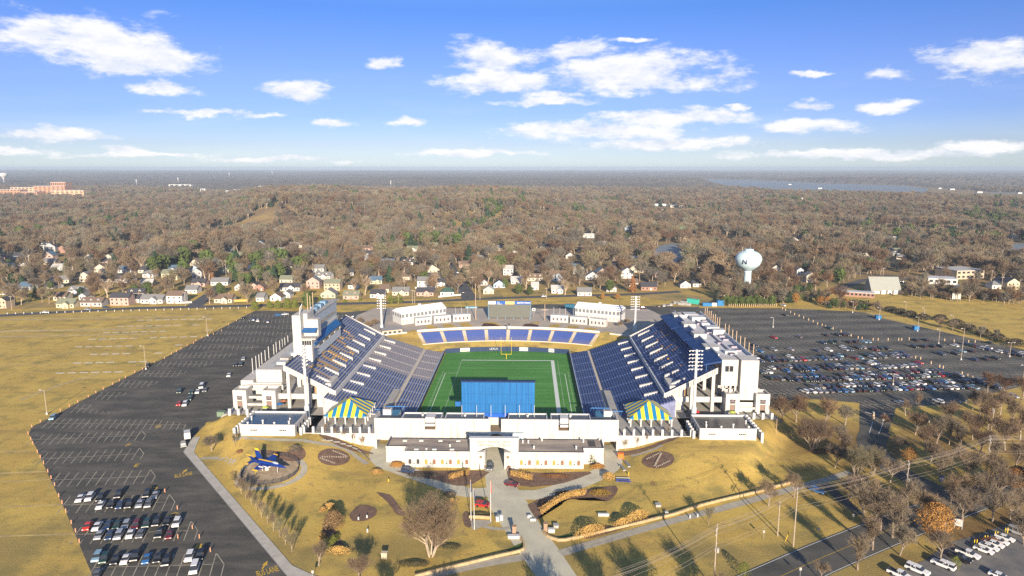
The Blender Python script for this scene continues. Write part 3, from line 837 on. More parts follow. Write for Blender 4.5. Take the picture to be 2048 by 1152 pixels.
# --- terrace platforms, flat-roofed blocks, gate towers
for s, sd_ in ((-1, 'left'), (1, 'right')):
    mb = MB(); bx(mb, s, 46.0, 98.5, 243.2, 296, 0, PZ); bx(mb, s, 98.5, 112, 262, 296, 0, PZ)
    a, b = sorted((U(s, 112), U(s, 116.5)))
    if s < 0: mb.hexa([(a, 262, -0.5), (b, 262, -0.5), (b, 300, -0.5), (a, 300, -0.5)], [(a, 262, 0.1), (b, 262, PZ), (b, 300, PZ), (a, 300, 0.1)])
    else: mb.hexa([(a, 262, -0.5), (b, 262, -0.5), (b, 300, -0.5), (a, 300, -0.5)], [(a, 262, PZ), (b, 262, 0.1), (b, 300, 0.1), (a, 300, PZ)])
    structure('terrace', mb, mat('terrace concrete', (0.30, 0.30, 0.31), 0.9, 0, 0.12, (0.40, 0.37, 0.31)))
    mb = MB(); bx(mb, s, 76, 92, 263, 270.5, PZ, PZ + 0.03); bx(mb, s, 74, 88, 255, 260, PZ, PZ + 0.03); structure('dark_pavement', mb, mat('dark paving', (0.10, 0.105, 0.115), 0.85, 0.2, 0.4))
    wl = empty('retaining_wall', (U(s, 60), 243, 0), 'white terrace wall with piers and railing, %s of the main front' % sd_, 'wall')
    mb = MB(); bx(mb, s, 45.6, 72.5, 242.7, 243.15, -0.5, PZ + 0.2); mb.build('wall', WHITE, wl)
    for i in range(8):
        mb = MB(); bx(mb, s, 47.5 + i * 3.55, 48.3 + i * 3.55, 242.55, 243.35, 0.5, PZ + 2.7); mb.build('pier', WPAINT, wl)
    for i in range(7):
        mb = MB(); u0 = 48.35 + i * 3.55
        for z in (PZ + 1.1, PZ + 2.1): bx(mb, s, u0, u0 + 2.7, 242.9, 242.97, z, z + 0.06)
        for q in range(9): bx(mb, s, u0 + q * 0.3, u0 + q * 0.3 + 0.04, 242.9, 242.97, PZ + 0.2, PZ + 2.1)
        mb.build('railing', DARK, wl)
    fb = empty('flat_roofed_block', (U(s, 85.5), 247, PZ), 'low white flat-roofed building at the front %s corner of the stadium' % sd_, 'building')
    mb = MB(); bx(mb, s, 75.2, 96, 240, 254.5, 2, 8.6); mb.build('wall', WHITE, fb)
    rm = mat('wet blue roof', (0.05, 0.10, 0.17), 0.25, 0.35, 0.15) if s < 0 else mat('wet dark roof', (0.09, 0.095, 0.10), 0.25, 0.5, 0.12)
    mb = MB(); bx(mb, s, 75.5, 95.7, 240.3, 254.2, 8.6, 8.7); mb.build('roof', rm, fb)
    mb = MB()
    bx(mb, s, 75.2, 96, 240.0, 240.3, 8.61, 9.4); bx(mb, s, 75.2, 96, 254.2, 254.5, 8.61, 9.4); bx(mb, s, 75.2, 75.5, 240.31, 254.19, 8.61, 9.4); bx(mb, s, 95.7, 96, 240.31, 254.19, 8.61, 9.4)
    mb.build('parapet', WPAINT, fb)
    for (u, y, r, h) in ((78, 242, .45, 1.3), (79, 246, .35, .9), (83.5, 241.8, .5, .8), (88, 242.2, .5, 1.5), (93.5, 241.6, .5, .9), (94, 246.5, .4, 1.3)):
        mb = MB(); mb.tube((U(s, u), y, 8.71), (U(s, u), y, 8.7 + h), r * .6, r * .6, 10); mb.tube((U(s, u), y, 8.7 + h), (U(s, u), y, 9.0 + h), r, r * .5, 10); mb.build('roof_vent', WPAINT, fb)
    for g in (78.5, 89.5):
        mb = MB()
        for i in range(7): bx(mb, s, g + i * 0.66, g + i * 0.66 + 0.5, 239.93, 239.99, 7.0, 7.45, 0 if i < 4 else 1)
        mb.build('vent_strip', [GLASS, mat('louvre', (0.45, 0.44, 0.42), 0.7)], fb)
    for i in range(3): mb = MB(); bx(mb, s, 75.12, 75.18, 242 + i * 3.6, 243.2 + i * 3.6, 5.6, 7.8); mb.build('door', GLASS, fb)
    for lab, uu, y0, n, dy in (('inner', 73.4, 241, 5, 2.6), ('outer', 98.2, 240, 8, 2.6)):
        fe = empty('pier_fence', (U(s, uu), y0, PZ), 'row of white piers on the %s side of the %s flat-roofed block' % (lab, sd_), 'fence')
        for i in range(n):
            mb = MB(); bx(mb, s, uu - 0.45, uu + 0.45, y0 + i * dy, y0 + i * dy + 0.9, 2, PZ + 2.9); mb.build('pier', WPAINT, fe)
        mb = MB()
        for i in range(n - 1):
            for q in range(6): bx(mb, s, uu - 0.03, uu + 0.03, y0 + i * dy + 0.95 + q * .27, y0 + i * dy + 1.0 + q * .27, 3, PZ + 2.2)
        mb.build('railing', DARK, fe)
    fe = empty('pier_fence', (U(s, 110), 262, PZ), 'low fence of white piers outside the %s gate towers' % sd_, 'fence')
    for i in range(3):
        mb = MB(); bx(mb, s, 101.5 + i * 3.6, 102.5 + i * 3.6, 261.2, 262.0, 2, PZ + 2.6); mb.build('pier', WPAINT, fe)
    mb = MB(); bx(mb, s, 102, 109, 261.5, 261.6, PZ + 1.8, PZ + 1.9); mb.build('railing', DARK, fe)
    for (ua, nm) in ((92.4, 'inner'), (104.6, 'outer')):
        tw = empty('gate_tower', (U(s, ua + 2.8), 270, PZ), 'white gate tower with arched openings, %s one of the %s pair' % (nm, sd_), 'tower', 'gate towers')
        w = 5.6
        mb = MB(); a0 = ua + 1.7; a1 = ua + 3.9; yf, yb = 267.5, 273.5
        bx(mb, s, ua, a0, yf, yf + 0.6, PZ, 13.4); bx(mb, s, a1, ua + w, yf, yf + 0.6, PZ, 13.4)
        bx(mb, s, a0, a1, yf, yf + 0.6, 11.0, 13.4); bx(mb, s, a0, a1, yf, yf + 0.6, 8.9, 9.3)
        bx(mb, s, ua, ua + 0.5, yf + 0.61, yb, PZ, 13.4); bx(mb, s, ua + w - 0.5, ua + w, yf + 0.61, yb, PZ, 13.4); bx(mb, s, ua, ua + w, yb + 0.01, yb + 0.5, PZ, 13.4)
        bx(mb, s, ua + 0.51, ua + w - 0.51, yf + 0.61, yb, 12.2, 12.5)
        mb.build('wall', WHITE, tw)
        mb = MB(); n = 8
        for i in range(n):
            t0 = math.pi * i / n; t1 = math.pi * (i + 1) / n; c = ua + 2.8
            pts = [(U(s, c + 1.1 * math.cos(t0)), yf - 0.03, 9.8 + 1.1 * math.sin(t0)), (U(s, c + 1.1 * math.cos(t1)), yf - 0.03, 9.8 + 1.1 * math.sin(t1)), (U(s, c), yf - 0.03, 9.8)]
            mb.face(pts if s < 0 else pts[::-1])
        mb.build('arch_grille', mat('dark grille', (0.16, 0.13, 0.14), 0.6), tw)
        mb = MB(); bx(mb, s, a0 + 0.02, a1 - 0.02, yf + 0.3, yf + 0.36, 6.4, 8.88); mb.build('gate_grille', mat('brown grille', (0.22, 0.15, 0.12), 0.7), tw)
    rp = empty('ramp', (U(s, 101), 270, PZ), 'switchback concrete ramp between the %s gate towers' % sd_, 'ramp')
    for i, (z, y) in enumerate(((7.0, 268), (9.4, 270), (11.6, 274))):
        a, b = sorted((U(s, 98.1), U(s, 104.5)))
        mb = MB(); mb.box(a, b, y, y + 0.3, z - 0.3, z + 0.6); mb.box(a, b, y + 0.31, y + 4, z - 0.3, z - 0.05, 1); mb.build('ramp_flight', [WHITE, CONC], rp)
    bb = empty('concourse_bridge', (U(s, 100), 276, PZ), 'white upper walkway with parapet behind the %s gate towers' % sd_, 'walkway')
    mb = MB(); bx(mb, s, 92, 108.5, 276, 279.5, 11.4, 12.0); mb.build('deck', CONC, bb)
    mb = MB(); bx(mb, s, 92, 108.5, 275.6, 275.95, 11.0, 13.2); mb.build('parapet', WHITE, bb)
    mb = MB()
    for du in (95, 101, 107.5): bx(mb, s, du, du + 0.8, 276.5, 277.3, PZ, 11.4)
    mb.build('column', WHITE, bb)
    # striped tent
    tn = empty('striped_tent', (U(s, 59.6), 260.5, PZ), 'blue and yellow striped pavilion tent, %s of the blue-backed screen' % sd_, 'tent', 'striped tents')
    TY = mat('yellow canvas', (0.72, 0.55, 0.04), 0.6); TB = mat('tent blue canvas', (0.01, 0.17, 0.36), 0.6)
    c0 = (U(s, 59.6), 260.5); hw = 8.2; ez = 8.4; az_ = 13.0
    mb = MB(); cor = [(c0[0] - hw, c0[1] - hw), (c0[0] + hw, c0[1] - hw), (c0[0] + hw, c0[1] + hw), (c0[0] - hw, c0[1] + hw)]
    rid = 1.2; apx = [(c0[0], c0[1] - rid), (c0[0], c0[1] + rid)]
    faces = [(cor[0], cor[1], apx[0], apx[0]), (cor[1], cor[2], apx[0], apx[1]), (cor[2], cor[3], apx[1], apx[1]), (cor[3], cor[0], apx[1], apx[0])]
    for fi, (p, q, r1, r2) in enumerate(faces):
        ns = 11
        P0 = Vector((*p, ez)); P1 = Vector((*q, ez)); A = Vector((*r1, az_)); B = Vector((*r2, az_))
        # stripes run straight up the slope; each is clipped by the hips
        e = (P1 - P0); L = e.length; e.normalize()
        def hip(t):
            w = t * L
            la = (A - P0).dot(e); lb = (B - P0).dot(e)
            up = ((A + B) / 2 - P0) - e * ((A + B) / 2 - P0).dot(e)
            h = min(1.0, w / max(la, 1e-3), (L - w) / max(L - lb, 1e-3))
            return P0 + e * w + up * max(0, h)
        for i in range(ns):
            ts = [i / ns, (i + 0.5) / ns, (i + 1) / ns]
            bot = [P0 + e * (t * L) for t in ts]; tp = [hip(t) for t in ts]
            for j in range(2):
                mb.face([bot[j], bot[j + 1], tp[j + 1], tp[j]], (i % 2))
            mb.face([bot[0] - Vector((0, 0, 0.6)), bot[2] - Vector((0, 0, 0.6)), bot[2], bot[0]], (i % 2))
    mb.build('canopy', [TB, TY], tn)
    for i in range(5):
        for j in range(5):
            if 0 < i < 4 and 0 < j < 4: continue
            x = c0[0] - hw + 0.3 + i * (2 * hw - 0.6) / 4; y = c0[1] - hw + 0.3 + j * (2 * hw - 0.6) / 4
            if j in (0, 4) or i in (0, 4):
                mb = MB(); mb.tube((x, y, PZ), (x, y, 8.3), 0.32, 0.32, 8); mb.tube((x, y, 7.2), (x, y, 8.2), 0.35, 0.8, 8); mb.build('pole', WPAINT, tn)
# --- light towers
def light_tower(px, pb_, pt, zb, lab, side, edge=False):
    p = at(px, pb_, zb); d = px_dir(px, pt); H = HC + d.z * p.y / d.y
    t = empty('light_tower', (p.x, p.y, zb), lab, 'light tower', 'stadium light towers')
    MB().tube((p.x, p.y, zb), (p.x, p.y, H), 0.75, 0.42, 12).build('mast', WPAINT, t)
    MB().tube((p.x, p.y, zb), (p.x, p.y, zb + 5), 1.0, 1.0, 12).build('base', mat('pale base', (0.5, 0.56, 0.6), 0.6), t)
    for i in range(6):
        z = H - 0.4 - i * 1.5
        mb = MB(); mb.box(p.x - (.15 if edge else 2.6), p.x + (.15 if edge else 2.6), p.y - (2.6 if edge else .15), p.y + (2.6 if edge else .15), z - 0.1, z + 0.1)
        mb.build('crossbar', STEEL, t)
        for k in range(5):
            mb = MB(); x = -2.4 + k * 1.2
            q = Vector((p.x, p.y + x, z - 0.1)) if edge else Vector((p.x + x, p.y, z - 0.1)); dd = Vector((side * 0.75, 0.35, -0.55)).normalized()
            mb.tube(q, q + dd * 0.5, 0.16, 0.29, 8)
            mb.build('floodlight', mat('floodlight shell', (0.66, 0.68, 0.70), 0.35), t)
light_tower(614.5, 835, 692, PZ, 'white stadium light tower standing before the left grandstand', 1, True)
light_tower(1387, 838, 699, PZ, 'white stadium light tower standing before the right grandstand', -1)
light_tower(764, 666, 590, 6.0, 'white stadium light tower behind the left grandstand far corner', 1)
light_tower(1269.5, 665, 592, 6.0, 'white stadium light tower behind the right grandstand far corner', -1)
# --- field
TURF = mat('green turf', (0.052, 0.20, 0.028), 0.9, 0, 0.12, (0.085, 0.26, 0.05), stretch=(.25, 1.6, 1))
# far end arcs
AC = (XS, 263.0)
def arc(r, a): return (AC[0] + r * math.sin(a), AC[1] + r * math.cos(a))
def arc_u(r, u): return math.asin(max(-1, min(1, u / r)))
mb = MB(); a = arc_u(117, 35.0)
poly = [(XS - 35.1, 247), (XS + 35.1, 247)] + [arc(116.8, a - 2 * a * i / 24) for i in range(25)]
mb.face([(x, y, 0.07) for x, y in poly]); structure('football_field', mb, TURF)
FE = at(1015, 721).y
FW = mat('field paint white', (0.62, 0.66, 0.60), 0.8)
mb = MB()
line(XS - 24.4, FE, XS + 26.2, FE, 1.0, 0.09)
line(XS + 25.3, FE + .5, XS + 25.3, FE - 112, 1.83, 0.092)
for u in (-30.5, 30.8): line(XS + u, FE - 24, XS + u, FE - 88, 0.3, 0.09)
line(XS - 30.5, FE - 24, XS - 24, FE - 24, 0.25, 0.09); line(XS + 26.5, FE - 24, XS + 30.8, FE - 24, 0.25, 0.09)
for u in (-24.4, 28.0): line(XS + u, FE, XS + u, FE - 108, 0.1, 0.09)
for i in range(34):
    for u in (-32, 32.6): line(XS + u - .35, FE - 22 - 2.2 * i, XS + u + .35, FE - 22 - 2.2 * i, 0.35, 0.09)
for i in range(1, 22): line(XS - 24, FE - i * 5.03, XS + 24.2, FE - i * 5.03, 0.04, 0.086)
structure('field_lines', mb, FW)
# wall round the far end with its banners
fw = empty('end_zone_wall', (XS, 380, 0), 'navy padded wall with white banners round the far end of the field', 'wall')
mb = MB(); n = 30
pts0 = [arc(117.0, -a + 2 * a * i / n) for i in range(n + 1)]; pts1 = [arc(117.4, -a + 2 * a * i / n) for i in range(n + 1)]
for i in range(n):
    b = [(*pts0[i], 0), (*pts0[i + 1], 0), (*pts1[i + 1], 0), (*pts1[i], 0)]
    mb.hexa(b, [(x, y, 2.6) for x, y, z in b])
mb.build('padding', mat('navy padding', (0.018, 0.04, 0.10), 0.6, 0.2, 0.5), fw)
def marks(mb, x0, x1, y, z, h, m):
    rg = random.Random(int(x0 * 97)); x = x0
    while x < x1:
        w = rg.uniform(.25, .5) * h; mb.box(x, x + w, y, y + .02, z - h * .4, z + h * rg.uniform(.3, .6), m); x += w + rg.uniform(.08, .3) * h
def banner(px, w, txt, base, ink, size):
    p = at(px, 716); u = p.x - XS; aa = arc_u(116.9, u); x, y = arc(116.93, aa)
    rot = Matrix.Rotation(-aa, 4, 'Z')
    mb = MB(); mb.box(-w / 2, w / 2, -0.05, 0.0, 0.35, 2.45, 0)
    m4 = Matrix.Translation((0, -0.06, 1.4)) @ Matrix.Rotation(R(90), 4, 'X')
    if txt: add_text(mb, txt, size, m4, 1, 0.01)
    else: marks(mb, -w * .36, w * .36, -0.07, 1.1, 0.7, 1)
    mb.v = [tuple(Matrix.Translation((x, y, 0)) @ rot @ Vector(v)) for v in mb.v]
    mb.build('banner', [base, ink], fw)
NVB = MATS['navy padding']
mat('banner navy', (0.02, 0.03, 0.1), 0.6); banner(926, 5.4, None, WPAINT, mat('banner orange', (0.6, 0.18, 0.05), 0.6), 0.62)
banner(985, 6.5, 'LEXUS', NVB, WPAINT, 1.7)
banner(1047, 5.0, 'DODGE', WPAINT, MATS['banner navy'], 1.35)
banner(1104, 3.2, None, WPAINT, MATS['banner navy'], 1.2)
# grass bank, seats and wall on the far end
def bank_z(r): return 1.6 + max(0, r - 117.4) * 0.2
mb = MB(); A0 = R(40)
for i in range(48):
    a0 = -A0 + 2 * A0 * i / 48; a1 = -A0 + 2 * A0 * (i + 1) / 48
    for r0, r1 in ((117.4, 122), (122, 127), (127, 133), (133, 139), (139, 144.5)):
        mb.face([(*arc(r0, a0), bank_z(r0)), (*arc(r0, a1), bank_z(r0)), (*arc(r1, a1), bank_z(r1)), (*arc(r1, a0), bank_z(r1))][::-1])
structure('grass_bank', mb, GRASS)
mb = MB()
poly = [arc(144.5, A0 * (1 - 2 * i / 24)) for i in range(25)]
poly = [(XS - 96, 470)] + [(XS - 104, 440)] + [(XS - 100, 372)] + poly[::-1] + [(XS + 100, 372), (XS + 104, 440), (XS + 96, 470)]
poly = poly[::-1] if sum(poly[i][0] * poly[(i + 1) % len(poly)][1] - poly[(i + 1) % len(poly)][0] * poly[i][1] for i in range(len(poly))) < 0 else poly
mb.prism(poly, -0.5, 6.4)
structure('plaza', mb, mat('plaza paving', (0.46, 0.39, 0.30), 0.9, 0, 0.08, (0.34, 0.31, 0.28)))
es = empty('end_zone_stand', (XS, 400, 3), 'curved bank of blue bench sections at the far end of the field', 'stand')
H8 = arc_u(127, 47.5)
for k in range(8):
    a0 = -H8 + 2 * H8 * k / 8 + 0.008; a1 = -H8 + 2 * H8 * (k + 1) / 8 - 0.008
    mb = MB()
    for rI in range(11):
        r = 127.6 + rI * 1.38
        z = 3.7 + rI * 0.30
        for q in range(4):
            b0 = a0 + (a1 - a0) * q / 4; b1 = a0 + (a1 - a0) * (q + 1) / 4
            b = [(*arc(r, b0), z - .5), (*arc(r, b1), z - .5), (*arc(r + .5, b1), z - .5), (*arc(r + .5, b0), z - .5)]
            mb.hexa(b, [(x, y, z + .34) for x, y, _ in b], 0)
            b = [(*arc(r + .51, b0), z - .5), (*arc(r + .51, b1), z - .5), (*arc(r + 1.37, b1), z - .5), (*arc(r + 1.37, b0), z - .5)]
            mb.hexa(b, [(x, y, z) for x, y, _ in b], 1)
    mb.build('seating_section', [mat('blue chairback', (0.04, 0.075, 0.27), 0.5), mat('lilac tread', (0.30, 0.30, 0.40), 0.8)], es)
mb = MB()
for k in range(9):
    c = -H8 + 2 * H8 * k / 8
    for j in range(11):
        r = 127.4 + j * 1.38; z = 3.72 + j * 0.30
        w = 0.0075
        b = [(*arc(r, c - w), z - .6), (*arc(r, c + w), z - .6), (*arc(r + 1.38, c + w), z - .6), (*arc(r + 1.38, c - w), z - .6)]
        mb.hexa(b, [(x, y, z) for x, y, _ in b])
mb.build('aisle', mat('pale aisle', (0.52, 0.46, 0.38), 0.9), es)
mb = MB()
for i in range(32):
    c0_ = -H8 - .01 + 2 * (H8 + .01) * i / 32; c1_ = -H8 - .01 + 2 * (H8 + .01) * (i + 1) / 32
    b = [(*arc(126.7, c0_), 2.4), (*arc(126.7, c1_), 2.4), (*arc(127.3, c1_), 2.4), (*arc(127.3, c0_), 2.4)]; mb.hexa(b, [(x, y, 3.85) for x, y, _ in b])
mb.build('front_wall', mat('front kerb', (0.58, 0.52, 0.45), 0.9), es)
ew = empty('white_rim_wall', (XS, 408, 5), 'long low white wall along the top of the far grass bank', 'wall')
mb = MB()
for i in range(60):
    c0_ = -R(37) + R(74) * i / 60; c1_ = -R(37) + R(74) * (i + 1) / 60; cm = (c0_ + c1_) / 2
    if abs(abs(cm) - H8 - 0.025) < 0.012: continue
    inn = abs(cm) < H8
    hh = 8.2 if inn else 7.6
    b = [(*arc(144.0, c0_), 5), (*arc(144.0, c1_), 5), (*arc(144.6, c1_), 5), (*arc(144.6, c0_), 5)]; mb.hexa(b, [(x, y, hh) for x, y, _ in b])
mb.build('wall', WPAINT, ew)
# goal post at the far end
gp = empty('goal_post', (XS, FE + 1.5, 0), 'yellow goal post at the far end of the field', 'goal post')
GY = mat('goal yellow', (0.75, 0.55, 0.03), 0.4)
MB().tube((XS, FE + 3, 0), (XS, FE + 1.8, 3.05), 0.16, 0.16, 8).build('base_post', GY, gp)
MB().tube((XS - 2.82, FE + 1.8, 3.05), (XS + 2.82, FE + 1.8, 3.05), 00.09, 0.09, 8).build('crossbar', GY, gp)
for u in (-2.82, 2.82): MB().tube((XS + u, FE + 1.8, 3.05), (XS + u, FE + 1.8, 12.6), 0.075, 0.075, 8).build('upright', GY, gp)
# near screen, seen from behind under its blue cover
nb = empty('video_board', (U(1, 14.4), 250.5, 0), 'large video board seen from behind, wrapped in bright blue cover', 'video board')
mb = MB(); bx0, bx1 = at(925, 830, 8).x, at(1071, 830, 8).x
bx0, bx1 = -13.4 + (-11.5) - 0.2, 2.9
mb.box(bx0, bx1, 250, 252.5, 10.7, 23.2); mb.build('cover', mat('ribbed blue cover', (0.008, 0.135, 0.36), 0.55, 0, 0.5, (0.006, 0.09, 0.27), stretch=(2.2, 1, 0.12)), nb)
mb = MB()
for i in range(1, 12): x = bx0 + i * (bx1 - bx0) / 12; mb.box(x - .05, x + .05, 249.93, 249.99, 10.9, 23.1)
for z in (14.6, 18.6): mb.box(bx0, bx1, 249.94, 249.98, z, z + .08)
mb.build('seams', mat('seam blue', (0.004, 0.06, 0.19), .6), nb)
mb = MB(); mb.box(bx0 + .2, bx1 - .2, 249.6, 249.96, 9.2, 11.0); mb.build('lower_flap', mat('royal blue flap', (0.01, 0.09, 0.42), 0.6), nb)
mb = MB(); mb.box(bx0 - .3, bx1 + .3, 250.2, 252.3, 23.21, 23.6); mb.build('top_frame', mat('navy frame', (0.01, 0.03, 0.10), 0.6), nb)
for i in range(6):
    x = bx0 + 0.4 + i * (bx1 - bx0 - .8) / 5
    MB().tube((x, 251.2, 0), (x, 251.2, 10.8), 0.3).build('leg', STEEL, nb)
mb = MB(); mb.box(bx0 - 2.6, bx0 - 0.3, 251, 252, 13.2, 15.0); mb.build('side_speaker', BLUEA, nb)
for i in range(5):
    px = (924, 953.5, 982, 1010.5, 1039, 1068.5)[i]
for px in (924, 953.5, 982, 1010.5, 1039, 1068.5):
    d = px_dir(px, 839); x = d.x * 243.6 / d.y; d2 = px_dir(px, 810)
    o = MB().tube((x, 243.6, 11.9), (x, 243.6, HC + d2.z * 243.6 / d2.y), 0.10, 0.07, 8).build('flagpole', WPAINT); later(o, 'bare white flagpole on the front wall', 'flagpole', 'flagpoles on the front wall')
# far scoreboard
sbd = empty('scoreboard', (XS, 436, 6.4), 'wide grey scoreboard with blue and white banner at the far end', 'scoreboard')
d0 = px_dir(977, 610); d1 = px_dir(1061, 610); k = 436 / d0.y
sx0, sx1 = d0.x * k, d1.x * k
zt = HC + px_dir(1020, 609).z * 436 / px_dir(1020, 609).y; zb = HC + px_dir(1020, 635.5).z * 436 / px_dir(1020, 635.5).y; z2 = HC + px_dir(1020, 602.5).z * 436 / px_dir(1020, 602.5).y
MB().box(sx0, sx1, 436, 438, zb, zt).build('screen', mat('screen grey', (0.115, 0.12, 0.105), 0.6, 0.1, 0.3), sbd)
mb = MB(); mb.box(sx0, sx1, 436.2, 437.6, zt + .01, z2 - .01, 0)
w = sx1 - sx0
mb.box(sx0, sx0 + .17 * w, 435.9, 436.19, zt + .1, z2, 1); mb.box(sx0 + .40 * w, sx0 + .62 * w, 435.9, 436.19, zt + .1, z2 - .1, 2)
add_text(mb, 'N', 1.9, upright(sx0 + .235 * w, 436.12, (zt + z2) / 2 + .1) , 1, .04); mb.box(sx0 + .2 * w, sx0 + .32 * w, 436.1, 436.19, zt + .1, zt + .4, 1)
marks(mb, sx0 + .68 * w, sx0 + .82 * w, 436.12, (zt + z2) / 2, 1.1, 1); marks(mb, sx0 + .85 * w, sx0 + .98 * w, 436.12, (zt + z2) / 2, 1.0, 1)
mb.build('banner', [mat('banner blue', (0.02, 0.09, 0.34), 0.6), WPAINT, mat('banner gold', (0.6, 0.42, 0.16), 0.6), MATS['banner navy']], sbd)
for i in range(6):
    x = sx0 + .5 + i * (w - 1) / 5; MB().box(x - .35, x + .35, 436.3, 437.3, 6.4, zb).build('leg', mat('steel blue', (0.12, 0.22, 0.32), 0.6), sbd)
MB().box(sx0 - .35, sx0, 436.05, 437.9, 6.4, z2).build('side_truss', MATS['steel blue'], sbd); MB().box(sx1, sx1 + .35, 436.05, 437.9, 6.4, z2).build('side_truss', MATS['steel blue'], sbd)
# small round clock sign, crossed pole, slim poles of the plaza
def slim_pole(px, pb_, pt, z, desc, mt, r=0.13, cross=False, name='pole'):
    p = at(px, pb_, z); d = px_dir(px, pt)
    H = HC + d.z * p.y / d.y
    t = empty(name, (p.x, p.y, z)); MB().tube((p.x, p.y, z), (p.x, p.y, H), r, r * .8, 8).build('post', mt, t)
    if cross: MB().box(p.x - 2.2, p.x + 2.2, p.y - .12, p.y + .12, H - 4.0, H - 3.7).build('crossarm', mt, t)
    later(t, desc, 'pole', None); return t
TAN = MATS['tan pole']
slim_pole(1089.5, 641, 608, 6.4, 'tan pole with a crossarm', TAN, .2, True); slim_pole(951.5, 640, 567, 6.4, 'tall tan pole', TAN, .2)
for px, pt in ((911, 615), (923, 614), (935.5, 613), (1107.5, 614), (1119.5, 615), (1131, 616), (1146.5, 617)): slim_pole(px, 634, pt, 6.4, 'slim white pole on the far plaza', WPAINT, .1)
# --- kiosk blocks and white hospitality tents on the plaza
def kiosk(x0p, x1p, yb, yt, i, lab):
    a_, b_ = at(x0p, yb[0], 6.4), at(x1p, yb[1], 6.4)
    L = (b_ - a_).length; ang = math.atan2(b_.y - a_.y, b_.x - a_.x)
    k = empty('kiosk', tuple(a_), lab, 'kiosk', 'white kiosks on the far plaza', ang)
    MB().box(0, L, 0, 4.0, 0, 4.2).build('wall', WHITE, k)
    MB().box(-.15, L + .15, -.15, 4.15, 4.21, 4.5).build('roof', WPAINT, k)
    for j in range(4):
        c = L * (j + .75) / 4.5; mb = MB()
        mb.box(c - .5, c + .5, -.08, -.01, 1.2, 2.5)
        mb.face([(c + .5 * math.cos(t * math.pi / 8), -.05, 2.5 + .5 * math.sin(t * math.pi / 8)) for t in range(9)][::-1])
        mb.build('window', mat('shuttered window', (0.10, 0.08, 0.09), 0.5), k)
KS = [(831, 863, (651, 648), 0, 'leftmost'), (868, 902, (647, 644), 0, 'second from left'), (906, 941, (643.5, 642), 0, 'third from left'), (1101, 1136, (644, 645.5), 0, 'third from right'), (1140, 1174, (647, 649.5), 0, 'second from right'), (1178, 1211, (650.5, 654), 0, 'rightmost')]
for i, (a_, b_, yb, yt, lb) in enumerate(KS): kiosk(a_, b_, yb, yt, i, 'white kiosk with four arched windows, %s of six on the plaza' % lb)
def htent(x0p, x1p, y0p, y1p, lab, n=12):
    a_, b_ = at(x0p, y0p, 6.4), at(x1p, y1p, 6.4); L = (b_ - a_).length; ang = math.atan2(b_.y - a_.y, b_.x - a_.x); Wd = 13.0
    t = empty('hospitality_tent', tuple(a_), lab, 'tent', 'white hospitality tents', ang)
    eh, rh = 7.0, 9.8
    MB().box(0.2, L - .2, .2, Wd - .2, 0, eh - .02).build('wall', WPAINT, t)
    mb = MB(); prof = [(-.2, eh), (Wd / 2, rh), (Wd + .2, eh)]
    mb.extr(prof[::-1], 'x', -.2, L + .2); mb.build('roof', mat('white vinyl', (0.78, 0.79, 0.80), 0.5, 0.05, 0.4), t)
    GW = mat('tent window', (0.17, 0.18, 0.20), 0.2)
    for j in range(n):
        c = L * (j + .5) / n
        MB().box(c - L / n * .33, c + L / n * .33, .1, .19, 4.4, 6.5).build('window', GW, t)
        MB().box(c - L / n * .33, c + L / n * .33, .1, .19, .6, 2.9).build('window', mat('lower tent window', (0.42, 0.40, 0.38), 0.3), t)
    for e in (0, 1):
        for j in range(4):
            c = Wd * (j + .5) / 4; x = .1 if e == 0 else L - .19
            MB().box(x, x + .09, c - .9, c + .9, 4.4, 6.5).build('window', GW, t)
    MB().box(L / 2 - .8, L / 2 + .8, Wd / 2 - .5, Wd / 2 + .5, rh - .3, rh + 1.0).build('roof_unit', WPAINT, t)
htent(803, 893, 650, 637, 'white two-storey hospitality tent behind the left kiosks')
htent(1149, 1239, 636, 645, 'white two-storey hospitality tent behind the right kiosks')
mb = MB()
for q in ([(961, 655), (995, 655), (1000, 652), (985, 647), (968, 646)], [(1040, 656), (1077, 656), (1077, 650), (1062, 647), (1050, 648)]):
    sheet(mb, [(at(a, b, 6.4).x, at(a, b, 6.4).y, 6.4) for a, b in q], 0.05)
structure('mulch_beds', mb, mat('mulch', (0.10, 0.05, 0.035), 0.95, 0.3, 0.8))
mb = MB()
for q in ([(850, 652), (862, 650), (884, 658), (858, 660)], [(885, 649), (900, 647.5), (917, 655), (890, 658)], [(919, 646), (935, 645), (947, 653), (926, 656)], [(960, 645), (985, 643.5), (1000, 650), (1006, 655), (996, 655)], [(1058, 645), (1078, 643), (1078, 648)], [(1094, 657), (1100, 650), (1118, 648), (1122, 651), (1112, 656)], [(1126, 660), (1138, 651), (1154, 652), (1160, 654), (1148, 659)], [(1160, 664), (1172, 655), (1188, 656), (1195, 658), (1180, 663)], [(790, 670), (826, 660), (846, 663), (800, 672)], [(1192, 667), (1215, 663), (1240, 668), (1248, 672)]):
    sheet(mb, [(at(a, b, 6.4).x, at(a, b, 6.4).y, 6.4) for a, b in q], 0.03)
structure('plaza_lawns', mb, GRASS)
p = at(1018, 657, 8.2)
cs = empty('camera_stand', (p.x, p.y, 8.2), 'small white camera stand on the rim wall behind the goal post', 'camera stand')
MB().box(p.x - .8, p.x + .8, p.y - .4, p.y + .4, 8.2, 9.8).build('cabinet', WPAINT, cs)
mb = MB(); mb.tube((p.x, p.y, 9.8), (p.x - 1.0, p.y, 11.4), .12); mb.tube((p.x, p.y, 9.8), (p.x + .7, p.y, 11.5), .12); mb.blob((p.x, p.y, 10.6), .5, .4, .8); mb.build('camera_arm', DARK, cs)
p = at(1064.5, 619.5, 11.0)
